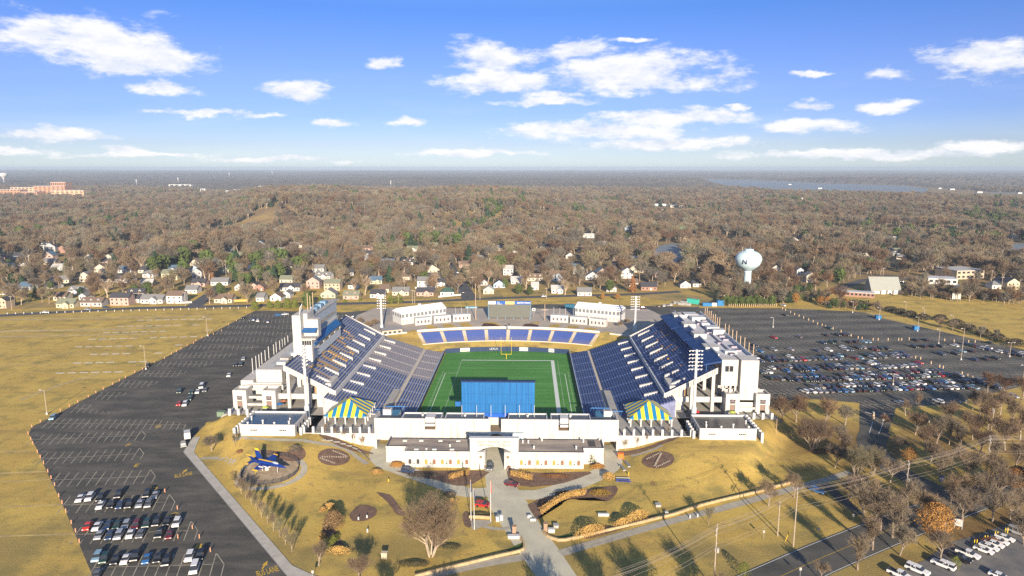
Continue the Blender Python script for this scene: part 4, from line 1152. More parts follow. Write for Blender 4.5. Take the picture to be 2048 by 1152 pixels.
ck = empty('round_sign', (sx1 + 3.5, 437, 6.4), 'small white sign with dark centre beside the grey scoreboard', 'sign')
zz = HC + px_dir(1064, 619).z * 437 / px_dir(1064, 619).y
MB().box(sx1 + 1.2, sx1 + 3.2, 437, 437.3, zz - .9, zz + .9).build('panel', WPAINT, ck); MB().box(sx1 + 1.7, sx1 + 2.7, 436.9, 436.99, zz - .35, zz + .35).build('display', DARK, ck); MB().tube((sx1 + 2.2, 437.15, 6.4), (sx1 + 2.2, 437.15, zz - .9), .1).build('post', STEEL, ck)
# ------------------------------------------------------------ front wall, gate, pavilions
fr = empty('front_building', (XS, 243, 0), 'long white front building with recesses and pale panels above the gate pavilions', 'building')
def wall_with_holes(mb, x0, x1, z0, z1, y0, y1, holes):
    """vertical strips round rectangular openings (hx0, hx1, hz0, hz1)"""
    xs = sorted({x0, x1, *[h[0] for h in holes], *[h[1] for h in holes]})
    for a, b in zip(xs, xs[1:]):
        m = (a + b) / 2; hh = sorted([(h[2], h[3]) for h in holes if h[0] < m < h[1]]); z = z0
        for (p, q) in hh:
            if p > z: mb.box(a, b, y0, y1, z, p)
            z = max(z, q)
        if z < z1: mb.box(a, b, y0, y1, z, z1)
T = 11.9
holes = [(XS - 26.6, XS - 22.6, 7.6, T), (XS - 2.1, XS + 1.9, 6.9, T), (XS + 23.2, XS + 27.2, 7.6, T), (XS - 44.8, XS - 40.2, -1, 3.6), (XS + 40.2, XS + 44.8, -1, 3.6), (XS - 3.4, XS + 3.4, -1, 6.0)]
for i in range(9):
    for s in (-1, 1):
        u = 8 + i * 3.5; a, b = sorted((U(s, u), U(s, u + 2.8)))
        if u < 38: holes.append((a, b, 0.6, 3.6))
mb = MB(); wall_with_holes(mb, XS - 45.5, XS + 45.5, 0, T, 241, 241.7, holes); mb.build('front_wall', WHITE, fr)
mb = MB()
for u in (-45.5, 44.9): mb.box(XS + u, XS + u + .6, 241.71, 249, 0, T)
mb.box(XS - 45.5, XS + 45.5, 249, 249.5, 0, 9.5); mb.build('rear_wall', WHITE, fr)
mb = MB(); mb.box(XS - 44.9, XS - 3.5, 241.72, 248.9, 9.6, 10.1); mb.box(XS + 3.5, XS + 44.9, 241.72, 248.9, 9.6, 10.1); mb.build('roof_deck', mat('dark deck', (0.10, 0.12, 0.15), 0.6, 0.3, 0.3), fr)
mb = MB(); mb.box(XS - 45.5, XS + 45.5, 240.9, 241.8, T, T + .15) if False else None
for (a, b) in ((-35.5, -20.5), (-19.3, -4.6), (4.4, 19.1), (20.4, 35.3)):
    mb = MB(); x0, x1 = XS + a, XS + b
    mb.box(x0, x1, 247.9, 248.3, 10.2, 11.7); mb.box(x0, x0 + .35, 242, 247.89, 10.2, 11.7); mb.box(x1 - .35, x1, 242, 247.89, 10.2, 11.7); mb.build('deck_parapet', WPAINT, fr)
    mb = MB(); mb.box(x0 + .36, x1 - .36, 242, 247.88, 10.11, 11.25); mb.build('roof_deck', MATS['dark deck'], fr)
    mb = MB(); mb.tube(((x0 + x1) / 2, 245.5, 10.1), ((x0 + x1) / 2, 245.5, 11.7), .3, .3, 8); mb.tube(((x0 + x1) / 2, 245.5, 11.7), ((x0 + x1) / 2, 245.5, 12.1), .55, .55, 8); mb.build('roof_vent', WPAINT, fr)
for (a, b) in ((-26.5, -23.0), (23.9, 26.9)):
    mb = MB(); mb.box(XS + a, XS + b, 241.9, 246, 8.6, T + .1); mb.build('recess_box', WPAINT, fr)
TANW = mat('tan recess', (0.28, 0.20, 0.12), 0.9)
mb = MB(); mb.box(XS - 2.1, XS + 1.9, 241.8, 248, 6.5, 6.9); mb.box(XS - 26.6, XS - 22.6, 241.72, 246, 7.2, 7.6); mb.box(XS + 23.2, XS + 27.2, 241.72, 246, 7.2, 7.6); mb.build('recess_floor', TANW, fr)
mb = MB()
for u in (-38, -32, -28, -20, -14.5, -8, 8, 14.5, 20, 29, 34, 39): mb.box(XS + u - .1, XS + u + .1, 240.95, 240.995, 3.8, T - 1)
mb.build('panel_joint', mat('joint grey', (0.30, 0.28, 0.26), 0.9), fr)  # thin grey joint lines between the wall panels
for s in (-1, 1):
    for (u0, u1, ya, yb) in ((38.2, 44.6, 249.8, 256),):
        mb = MB(); bx(mb, s, u0, u1, ya, yb, 0, 9.8, 0, 1); mb.build('side_deck', [WHITE, mat('blue deck', (0.06, 0.20, 0.33), 0.6, 0.2, .4)], fr)
    mb = MB(); bx(mb, s, 41.0, 44.2, 250.2, 252.8, 9.81, 11.9, 0); mb.build('hatch_house', WPAINT, fr)
    mb = MB(); bx(mb, s, 41.5, 43.7, 250.6, 252.4, 11.91, 11.97); mb.build('hatch_grille', mat('hatch grille', (0.28, 0.25, 0.25), 0.7), fr)
    mb = MB()
    for (ua, ub, y, z) in ((36.5, 44, 256.2, 10.9), (44.5, 50, 262, 7.5)):
        a, b = sorted((U(s, ua), U(s, ub)))
        mb.box(a, b, y, y + .12, z, z + .3); 
        for x in np.arange(a, b, 1.2): mb.box(x, x + .08, y, y + .1, z - 1.1, z)
    mb.build('blue_railing', RAILB, fr)
gg = empty('gate_fence', (XS - 42.5, 241.5, 0), 'tall dark gate under the left end of the white front building', 'gate'); mb = MB()
for i in range(16): mb.box(XS - 44.7 + i * .29, XS - 44.66 + i * .29, 241.75, 241.8, 0, 3.4)
mb.build('bars', DARK, gg)
gg = empty('gate_fence', (XS + 42.5, 241.5, 0), 'tall dark gate under the right end of the white front building', 'gate'); mb = MB()
for i in range(16): mb.box(XS + 40.3 + i * .29, XS + 40.34 + i * .29, 241.75, 241.8, 0, 3.4)
mb.build('bars', DARK, gg)
# arch gate
ga = empty('arch_gate', (XS, 224, 0), 'white arched main gate between the two pavilion wings, lettering across its front', 'gate')
GT = 11.4; GX0, GX1 = XS - 8.3, XS + 8.6
mb = MB(); cx, hw, zs, rise = XS + .15, 5.9, 6.6, 1.9
n = 20; arcp = [(cx - hw + 2 * hw * i / n, zs + rise * (1 - ((2 * i / n - 1)) ** 2)) for i in range(n + 1)]
yf, yb_ = 223.6, 225.0
for (a, b) in zip(arcp, arcp[1:]):
    mb.hexa([(a[0], yf, a[1]), (b[0], yf, b[1]), (b[0], yb_, b[1]), (a[0], yb_, a[1])], [(a[0], yf, GT), (b[0], yf, GT), (b[0], yb_, GT), (a[0], yb_, GT)])
mb.box(GX0, cx - hw, yf, yb_, 0, GT); mb.box(cx + hw, GX1, yf, yb_, 0, GT); mb.build('arch_wall', WHITE, ga)
mb = MB()
for a, b in ((cx - hw + .02, cx - 3.5), (cx + 3.5, cx + hw - .02)): mb.box(a, b, 223.9, 226, 0, 6.3)
mb.build('inner_pier', WHITE, ga)
mb = MB(); mb.box(GX0 - .2, GX1 + .2, 223.3, 225.2, GT + .01, GT + .35); mb.build('cornice', WPAINT, ga)
mb = MB()
for x in ((cx - 4.7), (cx + 4.7)):
    mb.lathe([(.50, 0), (.50, .06)], 16, 0); mb.v[-32:] = [(x + v[0], 223.86 - v[2], 4.6 + v[1]) for v in mb.v[-32:]]
mb.build('medallion', mat('bronze', (0.20, 0.15, 0.08), 0.5), ga)
mb = MB(); add_text(mb, 'NAVY-MARINE CORPS', 1.16, upright(cx, 223.58, 10.25), 0, .03); add_text(mb, 'MEMORIAL STADIUM', 1.16, upright(cx, 223.58, 9.0), 0, .03)
mb.build('lettering', mat('raised letters', (0.16, 0.14, 0.12), 0.7), ga)
mb = MB(); mb.box(XS - 10, XS + 10.3, 239.4, 240.8, 3.4, 7.1); mb.build('rear_wall', mat('pale blue grey wall', (0.36, 0.44, 0.48), 0.8), ga)  # rear wall in its own pale blue grey
mb = MB()
t = [(cx + 2.9 * math.cos(math.pi * i / 12), 239.36, 4.9 + 2.0 * math.sin(math.pi * i / 12)) for i in range(13)]
mb.face(t[::-1]); mb.build('rear_arch', GLASS, ga)
mb = MB(); mb.box(cx - 3.6, cx - 3.3, 226.1, 239.3, 0, 6); mb.box(cx + 3.3, cx + 3.6, 226.1, 239.3, 0, 6); mb.build('passage_wall', WHITE, ga)
ROOFG = mat('weathered gravel roof', (0.40, 0.34, 0.28), 0.95, 0, 0.14, (0.20, 0.17, 0.155), detail=8, stretch=(.5, 1.6, 1))
COPE = mat('dark coping', (0.05, 0.055, 0.09), 0.6)
def wing(s, lab):
    w = empty('pavilion_wing', (U(s, 22), 232, 0), 'low white gate pavilion wing with arched windows, %s of the arch' % lab, 'building', 'gate pavilion wings')
    H = 5.5
    mb = MB(); bx(mb, s, 7.2, 31.4, 225, 237.5, 0, H); bx(mb, s, 31.41, 38.8, 229, 237.5, 0, H); mb.build('wall', WHITE, w)
    mb = MB(); bx(mb, s, 8.7, 31.0, 225.5, 237.2, H, H + .1); bx(mb, s, 31.01, 38.4, 229.5, 237.2, H, H + .1); mb.build('roof', ROOFG, w)
    mb = MB(); bx(mb, s, 7.4, 31.4, 225, 225.45, H, H + .55); bx(mb, s, 31.41, 38.8, 229, 229.45, H, H + .55); bx(mb, s, 38.45, 38.8, 229.46, 237.5, H, H + .5); mb.build('coping', [COPE], w)
    mb = MB(); bx(mb, s, 7.2, 31.4, 224.9, 224.99, H - .1, H + .6); bx(mb, s, 31.42, 38.8, 228.9, 228.99, H - .1, H + .6); bx(mb, s, 31.4, 31.5, 225, 228.9, H - .1, H + .6); bx(mb, s, 38.81, 38.9, 229, 237.5, H - .1, H + .6); mb.build('parapet', WHITE, w)
    WINM = [mat('planked window', (0.22, 0.11, 0.07), 0.6), mat('amber window', (0.50, 0.26, 0.07), 0.5), DARK]
    for i in range(8):
        u = 9.6 + i * 2.86; x = U(s, u)
        mb = MB(); k = 2 if (s < 0 and i > 5) else (i + (s > 0)) % 2
        mb.box(x - .5, x + .5, 224.94, 224.995, 1.3, 2.6); mb.face([(x + .5 * math.cos(math.pi * t / 8), 224.96, 2.6 + .5 * math.sin(math.pi * t / 8)) for t in range(9)][::-1]); 
        mb.build('window', WINM[k], w)
    mb = MB()
    for i in range(4):
        x = U(s, 11.0 + i * 5.72); mb.box(x - .22, x + .22, 224.9, 224.995, 1.35, 1.75); mb.box(x - .12, x + .12, 224.92, 224.995, 2.2, 2.5)
    mb.build('wall_lantern', DARK, w)
    if s < 0:
        for (u, y) in ((33, 235), (27, 235.2), (20, 235.2), (13.5, 235.2), (27.6, 227.5), (21.2, 227.5), (15, 227.5)):
            mb = MB(); bx(mb, s, u - .75, u + .75, y - .6, y + .6, H + .1, H + .5, 0, 1); mb.build('skylight', [WPAINT, mat('skylight pane', (0.38, 0.42, 0.38), 0.2)], w)
    vs = ((16, 230, .8), (24, 227, .6), (9.5, 236, .6)) if s < 0 else ((10, 234, .9), (12, 234, .9), (14, 229, .9), (29, 229, 1.0), (32, 235, 1.1), (17, 236, .6))
    for (u, y, h) in vs:
        mb = MB(); x = U(s, u); mb.tube((x, y, H + .1), (x, y, H + .1 + h), .28, .28, 8); mb.tube((x, y, H + .1 + h), (x, y, H + .35 + h), .42, .25, 8); mb.build('roof_vent', WPAINT, w)
    if s > 0:
        mb = MB(); bx(mb, s, 33.6, 36.2, 231.5, 236.9, H + .11, H + .14); mb.build('light_well', DARK, w)
    return w
wing(-1, 'left'); wing(1, 'right')

# ------------------------------------------------------------ lawn pieces
MULCH = mat('bed mulch', (0.21, 0.13, 0.085), .95, 0, .5, (0.13, 0.08, 0.06))
STONEW = mat('garden stone', (0.48, 0.36, 0.20), 0.9, 0.3, 1.0)
mb = MB()
def blobsheet(pts, dz=.1, m=0):
    c = [at(a, b) for a, b in pts]; sp = spline([(p.x, p.y, p.z) for p in c] + [(c[0].x, c[0].y, c[0].z)], 2.0)[:-1]
    a = sum(sp[i][0] * sp[(i + 1) % len(sp)][1] - sp[(i + 1) % len(sp)][0] * sp[i][1] for i in range(len(sp)))
    if a < 0: sp.reverse()
    cx = sum(p[0] for p in sp) / len(sp); cy = sum(p[1] for p in sp) / len(sp)
    rings = [[(cx + (p[0] - cx) * f, cy + (p[1] - cy) * f) for p in sp] for f in (1, .75, .5, .25)]
    n = len(sp)
    for r0, r1 in zip(rings, rings[1:]):
        for i in range(n):
            j = (i + 1) % n; mb.face([(*q, hz(*q) + dz) for q in (r0[i], r0[j], r1[j], r1[i])], m)
    mb.face([(*q, hz(*q) + dz) for q in rings[-1]], m)
blobsheet([(575, 905), (600, 893), (612, 908), (600, 922), (570, 922), (545, 910), (530, 912), (520, 900)])
blobsheet([(790, 942), (840, 942), (968, 942), (972, 950), (945, 968), (915, 972), (870, 960), (820, 950)])
blobsheet([(1014, 942), (1090, 946), (1180, 944), (1170, 952), (1120, 968), (1060, 974), (1030, 968), (1016, 955)])
blobsheet([(1055, 1010), (1090, 995), (1140, 985), (1200, 975), (1232, 972), (1234, 985), (1215, 1003), (1190, 996), (1130, 1000), (1095, 1018), (1082, 1030), (1075, 1040), (1060, 1020)])
blobsheet([(1165, 1071), (1200, 1060), (1260, 1043), (1310, 1032), (1313, 1037), (1260, 1054), (1200, 1072), (1172, 1078)])
blobsheet([(650, 1050), (670, 1060), (690, 1100), (680, 1110), (660, 1080), (645, 1060)])
blobsheet([(698, 1030), (720, 1010), (750, 1016), (752, 1030), (730, 1042), (705, 1042)])
blobsheet([(752, 985), (780, 990), (800, 1015), (812, 1030), (795, 1030), (775, 1005)])
blobsheet([(925, 1030), (935, 1022), (942, 1045), (940, 1056), (928, 1050)])
blobsheet([(640, 866), (690, 884), (745, 906), (735, 908), (680, 893), (640, 873)])
blobsheet([(1237, 903), (1300, 892), (1355, 872), (1350, 880), (1300, 898), (1242, 912)])
structure('mulch_bed', mb, MULCH)
mb = MB()
blobsheet([(1015, 1100), (1044, 1086), (1049, 1100), (1035, 1106)], .08)
blobsheet([(1119, 1073), (1148, 1065), (1160, 1068), (1150, 1078), (1122, 1082)], .08)
structure('green_turf_patch', mb, mat('green patch', (0.09, 0.14, 0.03), 0.95, 0.3, 0.6))
for (px, py, ang, lab) in ((668, 914.5, R(-14), 'left'), (1316, 920, R(24), 'right')):
    c = at(px, py); slope = math.atan2(hz(c.x, c.y + 4) - hz(c.x, c.y - 4), 8)
    e = empty('letter_bed', (c.x, c.y, c.z), 'oval mulch bed with a big pale letter N on the %s lawn' % lab, 'flower bed')
    def on(x, y, dz):
        X = c.x + x * math.cos(ang) - y * math.sin(ang); Y = c.y + x * math.sin(ang) + y * math.cos(ang); return (X, Y, hz(X, Y) + dz)
    mb = MB(); n = 40; rr = (1, .75, .5, .25)
    for r0, r1 in zip(rr, rr[1:]):
        for i in range(n):
            t0, t1 = 2 * math.pi * i / n, 2 * math.pi * (i + 1) / n
            mb.face([on(5.4 * r0 * math.cos(t0), 6.0 * r0 * math.sin(t0), .10), on(5.4 * r0 * math.cos(t1), 6.0 * r0 * math.sin(t1), .10), on(5.4 * r1 * math.cos(t1), 6.0 * r1 * math.sin(t1), .10), on(5.4 * r1 * math.cos(t0), 6.0 * r1 * math.sin(t0), .10)])
    mb.face([on(1.35 * math.cos(2 * math.pi * i / n), 1.5 * math.sin(2 * math.pi * i / n), .10) for i in range(n)]); mb.build('mulch', MULCH, e)
    mb = MB()
    def bar(x0, y0, x1, y1, w):
        L = math.dist((x0, y0), (x1, y1)); k = int(L / .75); dx, dy = (x1 - x0) / L, (y1 - y0) / L
        for i in range(k):
            for q in (-1, 1):
                f = (i + .5) / k; X = x0 + (x1 - x0) * f - dy * q * w / 4; Y = y0 + (y1 - y0) * f + dx * q * w / 4
                p = on(X, Y, .1); mb.blob((p[0], p[1], p[2] + .1), .26, .26, .24, 0, 6, i, .3)
    # the letter reads from the wall: its strokes run left to right
    bar(-2.6, 3.6, 3.6, 3.6  , .7); bar(-3.6, -3.6, 2.6, -3.6, .7); bar(3.4, 3.0, -3.4, -2.8, .7)
    bar(-2.6, 3.6, 3.6, 3.6, .3); mb.build('letter', mat('pale stones', (0.36, 0.31, 0.25), 0.9, 0.3, 2), e)
# ------------------------------------------------------------ display jet
JP = at(540, 941)
JB = mat('jet blue', (0.008, 0.035, 0.22), 0.3, 0.1, 0.8, spec=.5); JY = mat('jet yellow', (0.78, 0.48, 0.02), 0.35)
jt = empty('display_jet', (JP.x, JP.y, JP.z), 'blue fighter jet with yellow tips displayed on the oval gravel bed', 'jet', None, R(-24))
jt.scale = (.86, .86, .86)
def jet_body():
    st = [(-8.2, .75, .6, 0), (-7.0, 1.15, .72, 0), (-4, 1.35, .8, 0), (-1, 1.25, .85, .05), (1.5, .95, .9, .1), (3.5, .75, .85, .1), (5.5, .62, .7, 0), (7.2, .38, .42, -.1), (8.6, .08, .1, -.2)]
    mb = MB(); n = 12
    for (x, w, h, zc) in st:
        for k in range(n):
            t = 2 * math.pi * k / n; mb.v.append((x, w * math.cos(t), zc + h * math.sin(t)))
    for q in range(len(st) - 1):
        for k in range(n):
            j = (k + 1) % n; mb.f.append((q * n + k, q * n + j, (q + 1) * n + j, (q + 1) * n + k)); mb.m.append(0)
    mb.f.append(tuple(range(n))); mb.m.append(0)
    return mb
ZJ = 3.0
def lift(mb): mb.v = [(x, y * math.cos(R(10)) - z * math.sin(R(10)), z * math.cos(R(10)) + y * math.sin(R(10)) + ZJ) for x, y, z in mb.v]; return mb
lift(jet_body()).build('fuselage', JB, jt, smooth=True)
def plate(pts, z0, z1, th, m=0):
    mb = MB(); mb.hexa([(x, y, (z0 if i in (0, 3) else z1) - th) for i, (x, y) in enumerate(pts)], [(x, y, (z0 if i in (0, 3) else z1) + th) for i, (x, y) in enumerate(pts)], m); return mb
for sg in (-1, 1):
    wp = [(2.2, .8 * sg), (-1.2, 5.4 * sg), (-3.2, 5.4 * sg), (-3.6, .8 * sg)]
    if sg < 0: wp = [wp[0], wp[1], wp[2], wp[3]]
    o = lift(plate([wp[0], wp[1], wp[2], wp[3]], .1, .1, .09)).build('wing', JB, jt)
    lift(plate([(-1.0, 5.41 * sg), (-1.3, 6.0 * sg), (-3.4, 6.0 * sg), (-3.3, 5.41 * sg)], .1, .1, .1)).build('wing_tip', JY, jt)
    lift(plate([(-6.4, .9 * sg), (-8.2, 3.0 * sg), (-9.4, 3.0 * sg), (-8.2, .9 * sg)], 0, 0, .07)).build('tailplane', JB, jt)
    lift(plate([(-8.2, 3.01 * sg), (-8.5, 3.5 * sg), (-9.5, 3.5 * sg), (-9.4, 3.01 * sg)], 0, 0, .08)).build('tailplane_tip', JY, jt)
    def fin(z0, z1, a0, a1, b0, b1):
        mb = MB(); y0 = (1.0 + .38 * (z0 - .4)) * sg; y1 = (1.0 + .38 * (z1 - .4)) * sg
        mb.hexa([(a0, y0 - .07, z0), (b0, y0 - .07, z0), (b0, y0 + .07, z0), (a0, y0 + .07, z0)], [(a1, y1 - .06, z1), (b1, y1 - .06, z1), (b1, y1 + .06, z1), (a1, y1 + .06, z1)]); return lift(mb)
    fin(.4, 3.2, -7.8, -8.9, -4.4, -6.9).build('tail_fin', JB, jt); fin(3.21, 3.9, -8.9, -9.2, -6.9, -7.4).build('fin_tip', JY, jt)
    lift(plate([(6.0, .35 * sg), (2.2, 1.3 * sg), (-3, 1.3 * sg), (-3, .4 * sg)], .45, .3, .06)).build('leading_edge_strake', JB, jt)
    mb = MB(); mb.tube((-8.1, .55 * sg, 0), (-9.3, .55 * sg, 0), .5, .4, 10); lift(mb).build('exhaust', DARK, jt)
mb = MB(); mb.extr([(-5.5, .86), (4.2, 1.08), (4.2, 1.12), (-5.5, .92)], 'y', -.28, .28); lift(mb).build('spine_stripe', JY, jt)
mb = MB(); mb.blob((3.2, 0, .82), 1.7, .48, .62, 0, 12, 1, 0); lift(mb).build('canopy', mat('canopy glass', (0.35, 0.40, 0.45), 0.1, spec=.6), jt, smooth=True)
mb = MB(); mb.tube((-1.5, 0, -1.2), (-1.5, 0, -ZJ), .5, .9, 10); mb.tube((4, 0, -.6), (4, 0, -ZJ), .12); mb.tube((-2.5, 1.4, -.8), (-2.5, 1.4, -ZJ), .15); mb.tube((-2.5, -1.4, -.8), (-2.5, -1.4, -ZJ), .15)
mb.shift(0, 0, ZJ).build('stand', WPAINT, jt)
mb = MB()
for (x, y) in ((0, -2.6), (.8, -1.6), (-1, -3.6)): mb.lathe([(.05, -1.4), (.26, -.9), (.28, .8), (.05, 1.4)], 8); n_ = 32; mb.v[-n_:] = [(v[2] + x, v[0] + y, v[1] + ZJ - .75 - .17 * -y * -1) for v in mb.v[-n_:]]
mb.build('store', WPAINT, jt)
jf = empty('oval_fence', (JP.x, JP.y, JP.z), 'dark oval picket fence around the displayed blue jet', 'fence')
def jell(t, rx, ry, z): X = JP.x + rx * math.cos(t); Y = JP.y + ry * math.sin(t); return (X, Y, hz(X, Y) + z)
mb = MB(); N_ = 84
for i in range(N_):
    t0, t1 = 2 * math.pi * i / N_, 2 * math.pi * (i + 1) / N_
    for z in (.5, 1.25): mb.tube(jell(t0, 9.6, 8.3, z), jell(t1, 9.6, 8.3, z), .035, None, 4, 0, False)
    for q in range(3): a = jell(t0 + (t1 - t0) * q / 3, 9.6, 8.3, .05); mb.tube(a, (a[0], a[1], a[2] + 1.3), .03, None, 4, 0, False)
mb.build('railing', DARK, jf)
mb = MB()
for i in range(21):
    a = jell(2 * math.pi * i / 21, 9.6, 8.3, 0); mb.box(a[0] - .08, a[0] + .08, a[1] - .08, a[1] + .08, a[2], a[2] + 1.5)
mb.build('post', DARK, jf)
mb = MB()
def ell_ring(r0, r1, dz, off=(0, 0)):
    for i in range(60):
        t0, t1 = 2 * math.pi * i / 60, 2 * math.pi * (i + 1) / 60
        pts = [(JP.x + off[0] + r[0] * math.cos(t), JP.y + off[1] + r[1] * math.sin(t)) for r, t in ((r0, t0), (r1, t0), (r1, t1), (r0, t1))]
        mb.face([(*q, hz(*q) + dz) for q in pts])
ell_ring((9.9, 8.6), (12.0, 10.4), .07, (.6, -.6)); structure('oval_path', mb, MATS['footpath'])
mb = MB()
for a, b in (((0.1, 0.1), (3.3, 2.8)), ((3.3, 2.8), (6.6, 5.6)), ((6.6, 5.6), (9.8, 8.5))): ell_ring(a, b, .08)
structure('gravel_bed', mb, mat('tan gravel', (0.36, 0.28, 0.19), 0.95, 0.35, 0.8))
# ------------------------------------------------------------ flagpoles, walls, benches, signs
for (px, pb_, pt, lab) in ((942, 1040.5, 961, 'tall white flagpole, rear left one of three at the front drive'), (948.5, 1059, 978, 'tall white flagpole, nearest of three at the front drive'), (981.5, 1043, 963, 'tall white flagpole with limp red flag, right one of three at the front drive')):
    p = at(px, pb_); d = px_dir(px, pt); H = HC + d.z * p.y / d.y
    t = empty('flagpole', (p.x, p.y, 0), lab, 'flagpole', 'flagpoles at the front drive')
    MB().tube((p.x, p.y, 0), (p.x, p.y, H), .13, .07, 8).build('pole', WPAINT, t); mb = MB(); mb.blob((p.x, p.y, H + .1), .15, .15, .15); mb.build('finial', GOLD, t)
    mb = MB(); mb.tube((p.x + .12, p.y, H - .3), (p.x + .2, p.y + .05, H - 3.6), .1, .22, 6); mb.build('flag', mat('red flag', (0.45, 0.10, 0.09), .8) if px > 970 else (mat('navy flag', (0.03, 0.04, 0.1), .8)), t)
mb = MB()
sheet(mb, [(941, 1039), (981, 1041), (985, 1046), (965, 1053), (952, 1059.5), (943, 1058)], .05); ribbon(mb, P((966, 1052, 1.6), (985, 1057, 1.6), (1005, 1058, 1.6), (1020, 1055, 1.6)), .06); structure('flag_court', mb, MATS['footpath'])
def low_wall(pxs, h, w, lab, m=STONEW):
    s = spline([(at(a, b).x, at(a, b).y) for a, b in pxs], 2.0); L = []; 
    for i, p in enumerate(s):
        a = s[max(0, i - 1)]; b = s[min(len(s) - 1, i + 1)]; t = Vector((b[0] - a[0], b[1] - a[1])).normalized(); L.append(((p[0] - t.y * w / 2, p[1] + t.x * w / 2), (p[0] + t.y * w / 2, p[1] - t.x * w / 2)))
    mb = MB()
    for (a, b), (c, d) in zip(L, L[1:]):
        z = hz(*a); mb.hexa([(*b, z - .2), (*d, z - .2), (*c, z - .2), (*a, z - .2)], [(*b, z + h), (*d, z + h), (*c, z + h), (*a, z + h)])
    o = mb.build('garden_wall', m); tag(o, lab, 'wall'); return o
low_wall([(1035, 1072), (1046, 1085), (1048, 1097), (1040, 1104), (1000, 1113), (950, 1125), (880, 1142), (830, 1155)], .8, .5, 'low tan stone wall curving along the left side of the entrance')
low_wall([(1086, 1064), (1095, 1074), (1110, 1080), (1130, 1082), (1200, 1066), (1260, 1052), (1315, 1038), (1345, 1031), (1400, 1013), (1470, 996), (1540, 978), (1590, 964)], .8, .5, 'long low tan stone wall along the right hand sidewalk')
low_wall([(938, 1036), (960, 1036.5), (980, 1038)], .9, .5, 'short tan stone wall behind the three flagpoles')
low_wall([(642, 881), (680, 888), (715, 901), (740, 922)], .4, .12, 'low grey railing along the curved path by the left letter bed', mat('rail grey', (0.22, 0.21, 0.19), .8))
def stone_sign(px, py, w, d, h, lab, m, name='stone_block', cap=True):
    p = at(px, py); t = empty(name, tuple(p), lab, 'marker' if name == 'stone_block' else name.replace('_', ' '))
    MB().box(p.x - w / 2, p.x + w / 2, p.y - d / 2, p.y + d / 2, p.z, p.z + h).build('block', m, t)
    if cap: MB().box(p.x - w / 2 - .12, p.x + w / 2 + .12, p.y - d / 2 - .12, p.y + d / 2 + .12, p.z + h + .005, p.z + h + .16).build('cap', m, t)
BRK = mat('tan brick', (0.36, 0.24, 0.16), 0.9, 0.25, 2)
stone_sign(1028.5, 1069, 1.1, 1.1, 2.6, 'tan brick gate pillar at the left side of the entrance', BRK); stone_sign(1091, 1062, 1.1, 1.1, 2.4, 'tan brick gate pillar at the right side of the entrance', BRK)
stone_sign(1028, 1076, 3.4, 1.0, .7, 'low white base beside the left gate pillar', WPAINT)
stone_sign(769, 1116, 1.5, 1.1, 1.6, 'small pale stone box on the shaded lawn under the big bare tree', mat('buff stone', (0.55, 0.47, 0.33), 0.9, 0.2, 2))
stone_sign(995, 1042, .9, .8, 1.3, 'left white cabinet of a pair beside the flagpoles', WPAINT); stone_sign(1003, 1040, .9, .8, 1.5, 'right white cabinet of a pair beside the flagpoles', WPAINT)
stone_sign(1059, 1035, 1.2, .8, .8, 'white stone lump on the verge right of the drive, upper one', WPAINT, cap=False); stone_sign(1066, 1041, 1.6, .8, .6, 'white stone lump on the verge right of the drive, lower one', WPAINT, cap=False)
stone_sign(1103, 1064, 1.8, 1.0, .9, 'white low sign block inside the right garden wall', WPAINT); stone_sign(1112, 1054, 1.4, 1.4, .7, 'pale hollow stone planter on the shaded garden lawn', CONC)
stone_sign(1316, 1012, 1.5, 1.5, .6, 'grey round stone planter at the right end of the garden', CONC)
stone_sign(1333, 1028, .8, .8, .6, 'small white box near the end of the right garden wall', WPAINT)
stone_sign(1207, 1032, 3.2, .5, .7, 'white bench block on the shaded garden lawn', WPAINT)
stone_sign(444, 832, 3.2, 2.4, 2.0, 'green utility box beside the left gate fence', mat('utility green', (0.16, 0.22, 0.15), .6))
stone_sign(1241, 915, 2.0, 1.2, 1.5, 'bright orange barrier box beside the right service drive', mat('safety orange', (0.75, 0.16, 0.02), .6))
def bench(px, py, ang, lab, L=4.2, m=STEEL):
    p = at(px, py); t = empty('bench', tuple(p), lab, 'bench', 'benches by the right service drive', ang)
    MB().box(-L / 2, L / 2, -.35, .1, .42, .5).build('seat', m, t); MB().box(-L / 2, L / 2, .35, .75, .7, .78).build('rear_seat', m, t)
    for x in (-L / 2 + .3, L / 2 - .3): MB().box(x - .06, x + .06, -.35, .75, 0, .41).build('leg', STEEL, t)
bench(1246, 937, R(105), 'grey bench row nearest the service drive edge', 4.2, mat('bench grey', (0.20, 0.22, 0.26), .5)); bench(1256, 930, R(100), 'grey bench row just behind the orange box', 4.2, MATS['bench grey'])
bench(1246, 961, R(-3), 'white bench row beside the round straw grass clump', 4.6, WPAINT); bench(1247, 965, R(-3), 'royal blue bench row below the white bench', 5.0, mat('bench blue', (0.03, 0.07, 0.40), .5))
# bins and posts
def small_post(px, py, h, r, m, desc, name, cat, group):
    p = at(px, py); o = MB().tube((p.x, p.y, p.z), (p.x, p.y, p.z + h), r, r * .85, 8).build(name, m); later(o, desc, cat, group)
for (px, py) in ((717, 1040), (734, 1036), (735, 1064), (777, 963), (1257, 950), (1380, 1036), (1395, 1034)): small_post(px, py, 1.0, .25, WPAINT if px not in (777, 1257) else YEL, 'short white garden post' if px not in (777, 1257) else 'short yellow post', 'post', 'post', None)
